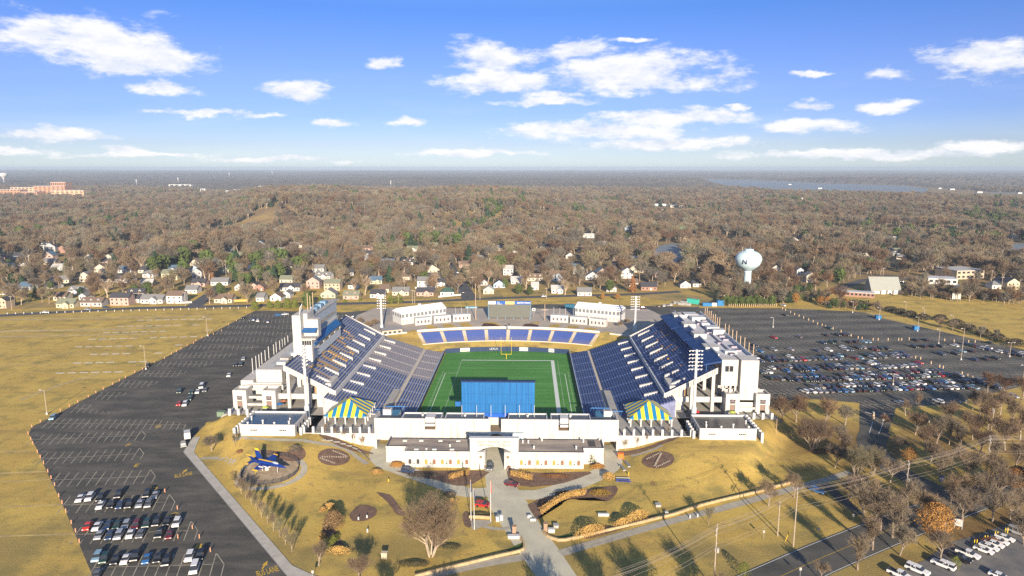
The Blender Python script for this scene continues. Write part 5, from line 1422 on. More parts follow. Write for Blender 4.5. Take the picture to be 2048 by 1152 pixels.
# ------------------------------------------------------------ utility poles and wires
POLEM = mat('weathered pole', (0.42, 0.34, 0.27), 0.8, 0.2, 1); PTOPS = []
def upole(px, pt, pb_, arms, lab, bx_=None, trans=False):
    p = at(bx_ or px, pb_); d = px_dir(px, pt); H = HC + d.z * p.y / d.y
    t = empty('utility_pole', (p.x, p.y, 0), lab, 'utility pole', 'utility poles along the road')
    MB().tube((p.x, p.y, 0), (p.x, p.y, H), .17, .12, 8).build('post', POLEM, t)
    a = R(-22)
    for z in arms:
        mb = MB(); c, s = math.cos(a + R(90)), math.sin(a + R(90)); w = 1.7
        q = [(p.x + c * w, p.y + s * w, H - z), (p.x - c * w, p.y - s * w, H - z)]
        mb.tube(q[0], q[1], .09, None, 4); mb.build('crossarm', POLEM, t)
        for f in (-1, -.45, .45, 1):
            MB().tube((p.x + c * w * f * .96, p.y + s * w * f * .96, H - z + .08), (p.x + c * w * f * .96, p.y + s * w * f * .96, H - z + .42), .07, .05, 6).build('insulator', WPAINT, t)
    if trans: MB().tube((p.x + .4, p.y - .3, H - 6.6), (p.x + .4, p.y - .3, H - 5.4), .32, None, 10).build('transformer', CONC, t)
    PTOPS.append((p, H)); return t
upole(1431, 1054, 1180, (.4, 1.5, 5.5), 'grey utility pole at the bottom edge left of the road', 1427, True)
upole(1590, 981, 1093, (.3, 1.6, 5.4), 'tall wooden utility pole beside the road with double crossarms', 1586.6)
upole(1814.7, 925, 1000, (.3, 1.4, 4.9), 'wooden utility pole at the road junction with grey transformer', 1810, True)
upole(1979, 875, 960, (.3, 1.4, 4.4), 'wooden utility pole in the right hand wood', 1970.5)
WT = list(PTOPS); pw, ph = PTOPS[1]
upole(1558.7, 1008, 1071.7, (.3, .9), 'short utility pole left of the tall roadside pole', 1555)
upole(1983, 818, 872, (.5, 1.2), 'utility pole with white lamp beside the east car park', 1981, True)
WIRE = mat('wire', (0.36, 0.31, 0.28), 0.5)
pts_ = [WT[0], WT[1], WT[2], WT[3]]
e0 = (Vector((2 * pts_[0][0].x - pts_[1][0].x, 2 * pts_[0][0].y - pts_[1][0].y, 0)), pts_[0][1]); e1 = (Vector((2 * pts_[3][0].x - pts_[2][0].x, pts_[3][0].y + 6, 0)), pts_[3][1])
seq = [e0] + pts_ + [e1]
c, s = math.cos(R(68)), math.sin(R(68))
WLAB = ['uppermost roadside power line nearest the stadium', 'power line on the top crossarm, second from the stadium side', 'power line on the top crossarm, third from the stadium side', 'power line on the top crossarm, farthest from the stadium', 'power line on the second crossarm, stadium side', 'power line on the second crossarm, road side', 'low cable on the stadium side of the poles', 'lowest cable on the road side of the poles']
for wi, (f, dz) in enumerate(((1.6, .1), (.7, .1), (-.7, .1), (-1.6, .1), (1.5, -1.1), (-1.5, -1.1), (.9, -5.0), (-.9, -5.2))):
    mb = MB()
    for (a, ha), (b, hb) in zip(seq, seq[1:]):
        A = Vector((a.x + c * f, a.y + s * f, ha + dz)); B = Vector((b.x + c * f, b.y + s * f, hb + dz)); n = 10; pr = None
        for i in range(n + 1):
            t = i / n; q = A.lerp(B, t); q.z -= 4 * 1.0 * t * (1 - t)
            if pr is not None: mb.tube(pr, q, .02, None, 4, 0, False)
            pr = q
    o = mb.build('power_line', WIRE); tag(o, WLAB[wi], 'power line', 'overhead power lines')
# lamp posts of the car parks
def lamp(px, pb_, pt, desc, double=False, m=None, z=0):
    p = at(px, pb_, z); d = px_dir(px, pt); H = HC + d.z * p.y / d.y
    t = empty('lamp_post', (p.x, p.y, z)); m = m or POLEM
    MB().tube((p.x, p.y, z), (p.x, p.y, H), .16, .10, 8).build('post', m, t); MB().tube((p.x, p.y, z), (p.x, p.y, z + .9), .38, .38, 8).build('base', WPAINT, t)
    for sg in ((-1, 1) if double else (-1,)):
        mb = MB(); mb.tube((p.x, p.y, H - .2), (p.x + sg * 1.6, p.y, H), .06); mb.build('arm', m, t); MB().box(p.x + sg * 1.6 - .45, p.x + sg * 1.6 + .45, p.y - .2, p.y + .2, H - .1, H + .12).build('lamp_head', mat('lamp head', (0.5, 0.5, 0.5), .4), t)
    later(t, desc, 'lamp post', 'lamp posts of the car parks')
for a in ((292, 739, 692), (94, 829, 780), (415, 672, 634), (1705, 625.5, 603), (1758, 640, 615), (1835, 663, 634), (1877, 688, 658), (1922, 720, 657), (1811, 622, 603), (1848.5, 628, 616), (1905, 645, 630), (1786, 770, 748), (2046, 762, 730), (1656, 600, 585)): lamp(*a, 'slim tan lamp post')
lamp(2019, 714, 685, 'slim twin-armed lamp post', True); lamp(1546, 655, 635, 'slim pale lamp post', False, WPAINT)
o = slim_pole(1551, 883, 838, 0, 'slim tan pole on the golden slope', TAN, .1)
# signs
def board_sign(px, pb_, w, h, z0, lab, m, frame, txt=None, ang=0.0):
    p = at(px, pb_); t = empty('sign_board', tuple(p), lab, 'sign', None, ang)
    for x in (-w / 2, w / 2): MB().box(x - .09, x + .09, -.09, .09, 0, z0 + h).build('post', frame, t)
    MB().box(-w / 2 + .1, w / 2 - .1, -.06, .06, z0, z0 + h).build('panel', m, t)
    if txt: MB().box(-w / 2 + .3, w / 2 - .3, -.09, -.065, z0 + h * .3, z0 + h * .6).build('text_band', txt, t)
board_sign(1882, 970, 2.0, 2.0, 1.4, 'yellow-framed blue sign beside the side drive', mat('sign blue', (0.06, 0.10, 0.28), .6), mat('sign yellow', (0.6, 0.42, 0.08), .6), WPAINT)
board_sign(1916, 1057, 1.9, 2.1, .8, 'white notice sign at the edge of the lower right wood', WPAINT, STEEL, mat('sign grey', (0.5, 0.5, 0.5), .7), R(-25))
board_sign(1912, 602, 6.5, 5.0, 1.5, 'pale blank board behind the golden meadow', mat('board pale', (0.45, 0.45, 0.40), .7), STEEL)
for (px, py) in ((1527, 1076), (1636, 1070), (1638, 970), (1706, 1043), (626, 1158), (1600, 1152)): 
    p = at(px, py); t = empty('road_sign', tuple(p)); MB().tube((p.x, p.y, 0), (p.x, p.y, 2.4), .05).build('post', STEEL, t); MB().box(p.x - .3, p.x + .3, p.y - .06, p.y - .02, 1.6, 2.4).build('plate', CONC, t); later(t, 'small grey road sign', 'sign', None)
p = at(1575, 1082); o = MB().tube((p.x - .6, p.y, 0), (p.x + .3, p.y, 3.2), .12).build('guy_marker', YEL); tag(o, 'leaning yellow guy wire guard beside the tall roadside pole', 'guard')
# swing gates and booths on the side drive
for (px, py, lab, m) in ((1745.5, 838, 'tan ticket post between the side drive barriers', mat('booth tan', (0.50, 0.36, 0.24), .7)), (1766.5, 841, 'white ticket post between the side drive barriers', WPAINT)):
    p = at(px, py); t = empty('ticket_post', tuple(p), lab, 'ticket post'); MB().box(p.x - .45, p.x + .45, p.y - .5, p.y + .5, 0, 2.2).build('cabinet', m, t); MB().box(p.x - .3, p.x + .3, p.y - .6, p.y + .5, 2.21, 3.2).build('top', CONC, t)
for (x0, y0, x1, y1, lab) in ((1725, 827, 1743, 832, 'left'), (1749, 832, 1764, 836, 'middle'), (1770, 831, 1787, 833, 'right')):
    a, b = at(x0, y0), at(x1, y1); o = MB().tube((a.x, a.y, 1), (b.x, b.y, 1), .09).build('barrier_arm', WPAINT); tag(o, 'white barrier arm across the side drive, %s one' % lab, 'barrier')
mb = MB()
edge_line([(1746, 842), (1742, 855), (1738, 868)], .2, .055); edge_line([(1766, 845), (1762, 858), (1757, 868)], .2, .055); structure('drive_lines', mb, MATS['road paint white'])
# delineator posts of the west and east lots
ORG = mat('post orange', (0.58, 0.29, 0.17), .7); TANP = mat('post tan', (0.62, 0.45, 0.28), .7)
WP = [(492, 625), (473, 642), (457, 650), (443, 662), (427, 669), (417, 672), (404, 676), (392, 681.5), (387.5, 687.5), (374.5, 691), (362, 698), (353, 703.5), (343, 708), (329, 717), (309, 725), (285, 739), (270, 745), (251, 755.5), (239, 761.5), (225.5, 769), (207, 778.5), (192, 786), (177, 794), (156, 804.5), (139, 813), (121, 822), (81, 844), (64, 854.5), (56.5, 868), (62, 879), (66, 888), (75, 905), (81, 915), (87.5, 927), (96, 944), (102.5, 957), (109.5, 971), (118, 993), (124.5, 1007), (132, 1024), (143, 1047), (151.5, 1064), (159, 1085), (330, 984), (355, 1018), (385, 1057), (356, 1076), (399, 1076), (421, 1103), (452, 858 - 12), (465, 852)]
for (px, py) in WP:
    p = at(px, py + .5, 0); o = MB().tube((p.x, p.y, 0), (p.x, p.y, 1.25), .17, .15, 8).build('bollard', ORG); later(o, 'orange marker post', 'bollard', 'marker posts round the west lot')
EP = [(1565, 619), (1571, 621.5), (1581, 626), (1589, 630), (1598, 633.5), (1607, 637), (1617, 641), (1626, 644.5), (1635, 649), (1644, 652), (1651, 655), (1666, 659), (1682, 664.5), (1702, 673), (1716, 677), (1724, 678.5), (1746, 681), (1756, 681), (1776, 681), (1797, 681), (1803, 681), (1818, 680), (1889, 682), (1908, 684), (1937, 685), (1950, 685), (1831, 717), (1841, 719), (1862, 728), (1879, 735), (1886, 737), (1924, 749), (1935, 754), (1945, 758)]
for (px, py) in EP:
    p = at(px, py, 0); o = MB().tube((p.x, p.y, 0), (p.x, p.y, 1.6), .24, .2, 8).build('bollard', TANP); later(o, 'tan marker post', 'bollard', 'marker posts in the east lot')
for (px, py) in ((1858, 845), (1920, 806), (1932, 805)): small_post(px, py, 1.0, .3, WPAINT, 'white drum post', 'bollard', 'bollard', None)
# fence of wooden posts at the lot edge by the water tower; posts by the street on the left
for k in range(24):
    p = at(1458 + k * 4.1, 613.5 - (k % 2) * .5, 0); o = MB().tube((p.x, p.y, 0), (p.x, p.y, 2.2), .2).build('bollard', TANP); later(o, 'tan wooden post', 'post', 'wooden posts below the water tower')
for k in range(30):
    px = 15 + k * 16.5; p = at(px, 629 - px * .0255, 0); o = MB().box(p.x - .2, p.x + .2, p.y - .2, p.y + .2, 0, 1.3).build('bollard', WPAINT); later(o, 'small white kerb post', 'bollard', 'kerb posts along the street')
# blue and teal containers, blue bins
def container(px, py, w, d, h, m, lab, ang=0.0):
    p = at(px, py); t = empty('container', tuple(p), lab, 'container', None, ang)
    MB().box(-w / 2, w / 2, -d / 2, d / 2, 0.1, h).build('body', m, t); MB().box(-w / 2 - .05, w / 2 + .05, -d / 2 - .05, d / 2 + .05, h + .005, h + .15).build('lid', m, t)
    mb = MB()
    for i in range(int(w / .8)): mb.box(-w / 2 + .2 + i * .8, -w / 2 + .4 + i * .8, -d / 2 - .06, -d / 2 - .005, .3, h - .2)
    mb.build('rib', m, t)
TEAL = mat('teal', (0.05, 0.42, 0.34), .6); BLC = mat('container blue', (0.02, 0.16, 0.38), .6)
container(1755.5, 638, 3.4, 2.4, 2.6, BLC, 'blue container at the first lamp post of the empty lot'); container(1831, 660, 3.4, 2.4, 2.6, BLC, 'blue container at the second lamp post of the empty lot')
container(1386, 607, 9, 3, 3.4, TEAL, 'long teal container on the brown bank behind the suites', R(-40)); container(1414, 612, 7, 2.6, 2.4, BLC, 'low blue container, left one of two beside the teal container'); container(1426, 612, 5, 2.6, 2.4, WPAINT, 'white container between the blue ones'); container(1440, 611, 5, 4, 4, BLC, 'tall blue container at the corner of the bank')
for i, (px, py) in enumerate(((1354, 608), (1362, 610), (1368, 607), (1375, 611))): container(px, py, 4.5, 2.4, 1.8, CONC, 'grey crate on the brown bank, %s from the left' % ONES[i + 1], R(-40))
container(859.5, 622 , 6.5, 2.5, 4.5, mat('container pale blue', (0.20, 0.36, 0.46), .6), 'pale blue container behind the left white tent') if False else container(943, 624, 8.5, 2.5, 4.0, mat('container pale blue', (0.20, 0.36, 0.46), .6), 'pale blue container left of the grey scoreboard')
container(1139, 626, 7, 2.5, 6.5, mat('container petrol', (0.012, 0.10, 0.17), .6), 'dark petrol container left of the right white tent')
# small low building left of the near corner on the far plaza
p = at(783, 668, 6.4); t = empty('snack_stand', (p.x, p.y, 6.4), 'tan snack stand with grey roof behind the left grandstand corner', 'kiosk', None, R(25))
MB().box(-6, 6, -2.5, 2.5, 0, 3.0).build('wall', mat('stand tan', (0.5, 0.42, 0.32), .9), t); mb = MB(); mb.extr([(-3, 3.0), (3, 3.0), (0, 4.4)], 'x', -6.4, 6.4); mb.build('roof', mat('slate', (0.16, 0.16, 0.18), .8), t)
for i in range(4): MB().box(-5 + i * 2.8, -3.4 + i * 2.8, -2.56, -2.5, .9, 2.2).build('hatch', DARK, t)
# box truck and trailer at the walk
p = at(375, 878); t = empty('box_truck', (p.x, p.y, 0), 'white box truck parked at the corner of the concrete walk', 'truck', None, R(-62))
MB().box(-1.8, 2.2, -1.1, 1.1, .8, 3.2).build('cargo_box', WPAINT, t); MB().extr([(-3.6, .6), (-1.85, .6), (-1.85, 2.4), (-2.9, 2.3), (-3.2, 1.5), (-3.6, 1.3)][::-1], 'y', -1.0, 1.0).build('cab', WPAINT, t); MB().box(-3.18, -3.0, -.9, .9, 1.5, 2.2).build('windscreen', GLASS, t)
for x in (-2.7, 1.3):
    for y in (-1.0, 1.0): mb = MB(); mb.tube((x, y - .14, .45), (x, y + .14, .45), .45, None, 12); mb.build('wheel', DARK, t)
p = at(367, 892); t = empty('trailer', (p.x, p.y, 0), 'pale flat trailer in front of the white box truck', 'trailer', None, R(-62)); MB().box(-2.4, 2.4, -1, 1, .5, .7).build('bed', mat('trailer pale', (0.5, 0.52, 0.48), .7), t); MB().box(-2.2, 1.0, -.8, .8, .71, 1.4).build('load', CONC, t)
for y in (-1.0, 1.0): mb = MB(); mb.tube((0, y - .12, .35), (0, y + .12, .35), .35, None, 10); mb.build('wheel', DARK, t)
# patio umbrellas on the plazas
UM = [mat('umbrella green', (0.10, 0.30, 0.06), .7), mat('umbrella lime', (0.38, 0.45, 0.08), .7), BLUEA, mat('umbrella red', (0.55, 0.03, 0.02), .7), mat('umbrella rust', (0.36, 0.14, 0.08), .7)]
for (px, py, z, k, lab) in ((590, 800, PZ, 0, 'green parasol under the left grandstand end'), (531, 824, PZ, 1, 'lime parasol before the left inner gate tower'), (560, 817, PZ, 2, 'blue parasol right of the left inner gate tower'), (568, 811, PZ, 4, 'rust parasol right of the left inner gate tower'), (622, 808, PZ, 1, 'lime parasol behind the left light tower'), (1392, 833, PZ, 3, 'red parasol at the foot of the right light tower'), (1464, 834, PZ, 1, 'lime parasol before the right inner gate tower'), (1394, 804, PZ, 1, 'lime parasol under the right grandstand, left one'), (1409, 805, PZ, 1, 'lime parasol under the right grandstand, right one')):
    p = at(px, py, z); t = empty('parasol', (p.x, p.y, z), lab, 'parasol', 'parasols on the terraces'); MB().tube((p.x, p.y, z), (p.x, p.y, z + 2.4), .05).build('pole', STEEL, t); mb = MB(); mb.lathe([(1.5, 2.0), (.7, 2.45), (.05, 2.7)], 8, 0, (p.x, p.y, z)); mb.build('canopy', UM[k], t)
# ------------------------------------------------------------ vehicles
TYRE = mat('tyre', (0.02, 0.02, 0.022), 0.8)
LAMP = mat('head lamp', (0.75, 0.75, 0.72), 0.2)
TAIL = mat('tail lamp', (0.35, 0.02, 0.02), 0.3)
PAINT = {}
def paint(n, c, r=0.3, met=0.0): PAINT[n] = mat('car ' + n, c, r, metal=met, spec=.5)
paint('white', (0.72, 0.72, 0.72)); paint('silver', (0.42, 0.43, 0.45), .3, .3); paint('grey', (0.16, 0.165, 0.175), .3, .2); paint('black', (0.012, 0.012, 0.014)); paint('dark blue', (0.02, 0.045, 0.11)); paint('blue', (0.03, 0.14, 0.36)); paint('red', (0.42, 0.02, 0.02)); paint('bright red', (0.62, 0.04, 0.02)); paint('dark red', (0.14, 0.012, 0.02)); paint('dark green', (0.015, 0.05, 0.04)); paint('tan', (0.34, 0.28, 0.20)); paint('light blue', (0.22, 0.36, 0.46)); paint('orange', (0.6, 0.2, 0.03))
SHAPES = {   # lower profile, greenhouse (x front base, x front top, x rear top, x rear base, z base, z top), length half, half width
    'sedan': ([(-2.3, .32), (2.28, .32), (2.34, .55), (2.22, .76), (1.15, .95), (-1.55, .98), (-2.28, .92), (-2.36, .6)], (1.12, .35, -.95, -1.75, .95, 1.43), .90),
    'suv': ([(-2.3, .38), (2.25, .38), (2.32, .65), (2.2, .92), (1.2, 1.08), (-2.2, 1.12), (-2.32, .95), (-2.36, .6)], (1.15, .45, -1.95, -2.25, 1.08, 1.74), .95),
    'wagon': ([(-2.3, .32), (2.28, .32), (2.34, .55), (2.22, .78), (1.15, .96), (-2.1, 1.0), (-2.28, .9), (-2.36, .6)], (1.12, .4, -1.7, -2.2, .96, 1.5), .90),
    'pickup': ([(-2.85, .42), (2.75, .42), (2.82, .7), (2.72, 1.0), (1.5, 1.14), (-.75, 1.14), (-2.8, 1.1), (-2.86, .7)], (1.4, .75, -.5, -.8, 1.13, 1.86), .98),
    'van': ([(-2.5, .38), (2.45, .38), (2.52, .7), (2.35, 1.0), (1.9, 1.12), (-2.45, 1.12), (-2.52, .95), (-2.54, .6)], (1.88, 1.1, -2.25, -2.42, 1.11, 2.05), .98),
    'capped pickup': ([(-2.85, .42), (2.75, .42), (2.82, .7), (2.72, 1.0), (1.5, 1.14), (-2.7, 1.14), (-2.8, 1.1), (-2.86, .7)], (1.4, .75, -2.6, -2.75, 1.13, 1.86), .98),
}
def car_mb(kind):
    prof, (a, b, c, d, z0, z1), w = SHAPES[kind]
    body = MB()
    n = len(prof); i0 = 0
    for y, k in ((-w, 1), (w, 1)):
        body.v += [(x, y, z) for x, z in prof]
    body.f.append(tuple(range(n))); body.m.append(0); body.f.append(tuple(range(2 * n - 1, n - 1, -1))); body.m.append(0)
    for k in range(n):
        j = (k + 1) % n; body.f.append((j, k, n + k, n + j)); body.m.append(0)
    wi = w * .80
    base = [(a, w * .94), (d, w * .94), (d, -w * .94), (a, -w * .94)]; top = [(b, wi), (c, wi), (c, -wi), (b, -wi)]
    glass = MB(); glass.hexa([(x, y, z0 - .02) for x, y in base], [(x, y, z1 - .05) for x, y in top])
    body.hexa([(x, y, z1 - .045) for x, y in top], [(x * .98, y * .97, z1) for x, y in top])
    # pillars between the side windows
    for f in (.36, .66) if kind != 'sedan' else (.5,):
        xb = a + (d - a) * f; xt = b + (c - b) * f
        for sg in (-1, 1):
            q = [(xb - .06, sg * w * .95, z0), (xb + .06, sg * w * .95, z0), (xt + .05, sg * (wi + .012), z1 - .03), (xt - .05, sg * (wi + .012), z1 - .03)]
            body.face(q if sg < 0 else q[::-1])
    if kind == 'capped pickup':
        body.hexa([(-.55, w * .9, z0 - .02), (-.75, w * .9, z0 - .02), (-.75, -w * .9, z0 - .02), (-.55, -w * .9, z0 - .02)], [(-.55, wi + .03, z1 + .02), (-.75, wi + .03, z1 + .02), (-.75, -wi - .03, z1 + .02), (-.55, -wi - .03, z1 + .02)])
    bed = None
    if kind == 'pickup':
        bed = MB(); bed.box(-2.7, -.85, -w * .85, w * .85, 1.145, 1.16)
    wheels = []
    R_ = .36 if kind not in ('pickup', 'capped pickup', 'suv', 'van') else .41
    L = prof[1][0]
    for x in (L * .64, -L * .62):
        for sg in (-1, 1):
            m = MB(); m.tube((x, sg * (w - .2), R_), (x, sg * (w + .02), R_), R_, None, 12); wheels.append(m)
    lamps = []
    for sg in (-1, 1):
        m = MB(); x = prof[2][0]; m.box(x - .12, x + .01, sg * w * .72 - .2, sg * w * .72 + .2, prof[2][1] + .02, prof[2][1] + .2); lamps.append(m)
    tails = []
    for sg in (-1, 1):
        m = MB(); x = prof[-1][0]; m.box(x - .01, x + .1, sg * w * .78 - .15, sg * w * .78 + .15, prof[-1][1] + .1, prof[-1][1] + .32); tails.append(m)
    return body, glass, bed, wheels, lamps, tails
NEAR = {}; FAR = {}
def near_car(kind, col, p, ang, label, group):
    if kind not in NEAR:
        body, glass, bed, wheels, lamps, tails = car_mb(kind)
        NEAR[kind] = [('body', body.mesh('car_body', PAINT['white'])), ('windows', glass.mesh('car_windows', GLASS))] + ([('cargo_bed', bed.mesh('cargo_bed', DARK))] if bed else []) + [('wheel', w.mesh('wheel', TYRE)) for w in wheels] + [('headlight', w.mesh('headlight', LAMP)) for w in lamps] + [('tail_light', w.mesh('tail_light', TAIL)) for w in tails]
    t = empty('parked_car', (p.x, p.y, p.z + .05), label, 'car' if kind not in ('pickup', 'capped pickup', 'van') else ('van' if kind == 'van' else 'pickup truck'), group, ang)
    for nm, me in NEAR[kind]:
        o = bpy.data.objects.new(nm, me); COL.objects.link(o); o.parent = t
        if nm == 'body': o.material_slots[0].link = 'OBJECT'; o.material_slots[0].material = PAINT[col]
    return t
def far_car(kind, col, p, ang, label, group):
    if kind not in FAR:
        body, glass, bed, wheels, lamps, tails = car_mb(kind)
        m = MB()
        for src, k in [(body, 0), (glass, 1)] + ([(bed, 2)] if bed else []) + [(w, 2) for w in wheels] + [(w, 3) for w in lamps] + [(w, 4) for w in tails]:
            i = len(m.v); m.v += src.v; m.f += [tuple(a + i for a in f) for f in src.f]; m.m += [k] * len(src.f)
        FAR[kind] = m.mesh('car', [PAINT['white'], GLASS, TYRE, LAMP, TAIL])
    o = bpy.data.objects.new('parked_car', FAR[kind]); COL.objects.link(o); o.location = (p.x, p.y, p.z + .05); o.rotation_euler = (0, 0, ang)
    o.material_slots[0].link = 'OBJECT'; o.material_slots[0].material = PAINT[col]
    if label: tag(o, label, 'car', group)
    return o
SANG = math.atan2(sd.y, sd.x)
def z2(x, y): return at(x / 3.944, 860 + y / 3.944)
G1 = 'cars parked in the lower left lot'
K = {'s': 'sedan', 'u': 'suv', 'w': 'wagon', 'p': 'pickup', 'v': 'van'}
rowA = [(635, 545, 'white', 's'), (710, 538, 'white', 'u'), (795, 540, 'black', 'w'), (937, 518, 'black', 'u'), (1160, 512, 'black', 'u'), (1225, 520, 'silver', 's')]
rowB = [(795, 600, 'white', 's'), (880, 594, 'black', 's'), (950, 598, 'dark blue', 's'), (1022, 596, 'black', 'u'), (1105, 588, 'silver', 's'), (1175, 590, 'grey', 'u')]
rowC = [(693, 765, 'bright red', 's'), (768, 768, 'white', 's'), (853, 760, 'dark blue', 's'), (925, 757, 'dark green', 's'), (997, 752, 'silver', 'w'), (1075, 760, 'dark red', 'u'), (1160, 748, 'dark green', 'u'), (1237, 736, 'black', 'u'), (1320, 728, 'black', 's'), (1396, 740, 'white', 'u')]
rowD = [(785, 836, 'silver', 's'), (867, 838, 'dark blue', 's'), (940, 838, 'silver', 'u'), (1030, 828, 'white', 's'), (1112, 826, 'grey', 's'), (1262, 822, 'black', 'p'), (1338, 832, 'dark red', 's')]
rowE = [(770, 1010, 'light blue', 'u'), (828, 1024, 'dark green', 'u'), (915, 1030, 'black', 's'), (993, 1028, 'white', 's'), (1070, 1008, 'black', 'u'), (1160, 1024, 'blue', 's'), (1250, 1016, 'black', 's'), (1315, 1045, 'black', 'u'), (1497, 1008, 'white', 'u'), (1582, 1000, 'black', 'u')]
rowF = [(1537, 1100, 'white', 'v'), (765, 1150, 'grey', 's')]
RN = {'A': 'back line of the first parked row', 'B': 'front line of the first parked row', 'C': 'back line of the second parked row', 'D': 'front line of the second parked row', 'E': 'third parked row', 'F': 'last line at the bottom edge'}
KN = {'s': 'sedan', 'u': 'suv', 'w': 'wagon', 'p': 'pickup', 'v': 'van'}
for nm, row in (('A', rowA), ('B', rowB), ('C', rowC), ('D', rowD), ('E', rowE), ('F', rowF)):
    row = sorted(row)
    for i, (x, y, c, k) in enumerate(row):
        p = z2(x, y + 8); near_car(K[k], c, p, SANG + math.pi + random.Random(x).uniform(-.03, .03), '%s %s, %s from left in the %s' % (c, KN[k], ordw(i + 1), RN[nm]), G1)
def z5(x, y): return at(x / 3.717, 600 + y / 3.717)
for (x, y, c, k, lab) in ((1335, 690, 'dark green', 'u', 'dark green car alone left of the white van group'), (1425, 692, 'dark green', 's', 'dark car at the left of the white van group'), (1470, 690, 'white', 's', 'white sedan in front of the white van'), (1525, 678, 'grey', 's', 'grey car at the right of the white van group'), (1500, 652, 'white', 'v', 'white van among four cars in the mid west lot'), (1332, 780, 'red', 's', 'red car of the trio in the mid west lot'), (1376, 784, 'white', 'u', 'white car beside the red one in the mid west lot'), (1412, 744, 'dark green', 'u', 'dark car behind the red and white pair in the west lot'),
        (1702, 567, 'white', 's', 'single white car on the west lot left of the concourse'), (1750, 490, 'black', 's', 'left one of two dark cars in the west lot'), (1790, 490, 'black', 'u', 'right one of two dark cars in the west lot'), (1810, 444, 'silver', 's', 'silver car above the two dark cars in the west lot'), (395, 885, 'light blue', 'u', 'pale blue car at the lamp post on the grass edge'), (1806, 140, 'black', 's', 'dark car at the far left edge of the west lot'), (1865, 158, 'black', 'u', 'dark car in the far end of the west lot'), (1100, 497, 'black', 'u', 'dark car beside the lamp post at the meadow edge')):
    far_car(K[k], c, z5(x, y), SANG + math.pi, lab, None)
for (px, py, c, k, lab, a) in ((816, 945, 'dark blue', 'u', 'dark blue car on the left arm of the entry drive', R(-12)), (981, 938, 'grey', 'u', 'grey car facing out under the arch of the main gate', R(-95)), (1024, 971.5, 'dark red', 's', 'dark red sedan on the entry drive below the right wing', R(-20)), (965, 1013, 'red', 'u', 'red car parked behind the flagpoles', R(-14)), (1635, 985, 'blue', 'u', 'bright blue car stopped on the diagonal lane by the sidewalk', R(-50))):
    near_car(K[k], c, at(px, py), a, lab, None)
# lower right service lot
mb = MB(); sheet(mb, [(1780, 1152), (1850, 1120), (1900, 1085), (1960, 1068), (2050, 1035), (2200, 990), (2300, 1250), (1760, 1250)], .04); structure('service_lot', mb, mat('pale worn lot', (0.20, 0.185, 0.165), .9, 0, .2, (0.12, 0.12, 0.125), detail=8))
def z8(x, y): return at(1740 + x / 6.65, 1000 + y / 6.65)
ra = math.atan2((z8(1560, 700) - z8(1400, 640)).y, (z8(1560, 700) - z8(1400, 640)).x)
for i, (x, y) in enumerate(((1500, 672), (1570, 630), (1640, 590), (1705, 550), (1780, 510), (1845, 520))): 
    if i < 5: near_car('sedan', 'white', z8(x + 10, y + 18), ra, 'white sedan, %s from left in the angled row by yellow posts' % ordw(i + 1), 'white cars in the service lot')
near_car('van', 'silver', z8(1960, 455), ra, 'silver van right of the angled row of white sedans', 'white cars in the service lot'); near_car('suv', 'white', z8(2060, 400), ra, 'white car at the right edge beyond the silver van', 'white cars in the service lot')
for (x, y, k, c, lab, da) in ((1300, 735, 'pickup', 'white', 'white pickup with open bed left of the white sedans', 0), (1190, 790, 'pickup', 'black', 'black pickup in front of the white open pickup', 0), (970, 880, 'capped pickup', 'white', 'white capped pickup facing left, middle of the service lot', math.pi), (630, 950, 'capped pickup', 'white', 'white capped pickup at the lower left of the service lot', 0), (390, 1010, 'pickup', 'white', 'white pickup at the bottom edge left of the capped pickup', 0), (1720, 1030, 'sedan', 'white', 'white car at the bottom edge beside the green bush', 0)):
    near_car(k, c, z8(x, y + 10), ra + da, lab, None)
for i, (x, y) in enumerate(((1400, 600), (1540, 545), (1675, 490), (1810, 440), (1945, 395))):
    for q in (-.35, .35):
        p = z8(x, y); o = MB().tube((p.x + q, p.y, 0), (p.x + q, p.y, 1.7), .13).build('bollard', mat('bright yellow', (0.7, 0.5, 0.02), .6)); tag(o, 'yellow post, %s of the %s pair by the white sedans' % ('left one' if q < 0 else 'right one', ordw(i + 1)), 'bollard', 'yellow posts in the service lot')
# east lot: lines of parked cars traced along the painted rows
rg = random.Random(5)
CW = ['black'] * 26 + ['dark blue'] * 20 + ['grey'] * 18 + ['white'] * 18 + ['silver'] * 14 + ['dark red'] * 4 + ['red'] * 4 + ['dark green'] * 6 + ['blue'] * 5 + ['light blue'] * 4 + ['tan'] * 2
EA = math.atan2(0.94, -0.35)
def z1(x, y): return at(1536 + x / 3.717, 600 + y / 3.717)
LINES = [('front line', [(275, 690), (700, 680), (1150, 662), (1420, 660), (1690, 650)], .97), ('second line from grass', [(330, 655), (700, 640), (1000, 632), (1300, 615), (1600, 610)], .8),
         ('third line from grass', [(10, 588), (270, 605), (590, 592), (1000, 582), (1330, 562), (1420, 568)], .93), ('fourth line from grass', [(200, 575), (700, 558), (1000, 545), (1270, 532)], .8),
         ('fifth line from grass', [(-60, 545), (270, 528), (560, 515), (880, 507), (1100, 492)], .9), ('sixth line from grass', [(-30, 512), (280, 502), (520, 492), (800, 475)], .62),
         ('seventh line from grass', [(-60, 460), (150, 455), (330, 447), (560, 440), (770, 435), (1040, 425)], .72), ('eighth line from grass', [(-90, 436), (300, 425), (850, 415), (990, 398)], .42)]
NCAR = 0
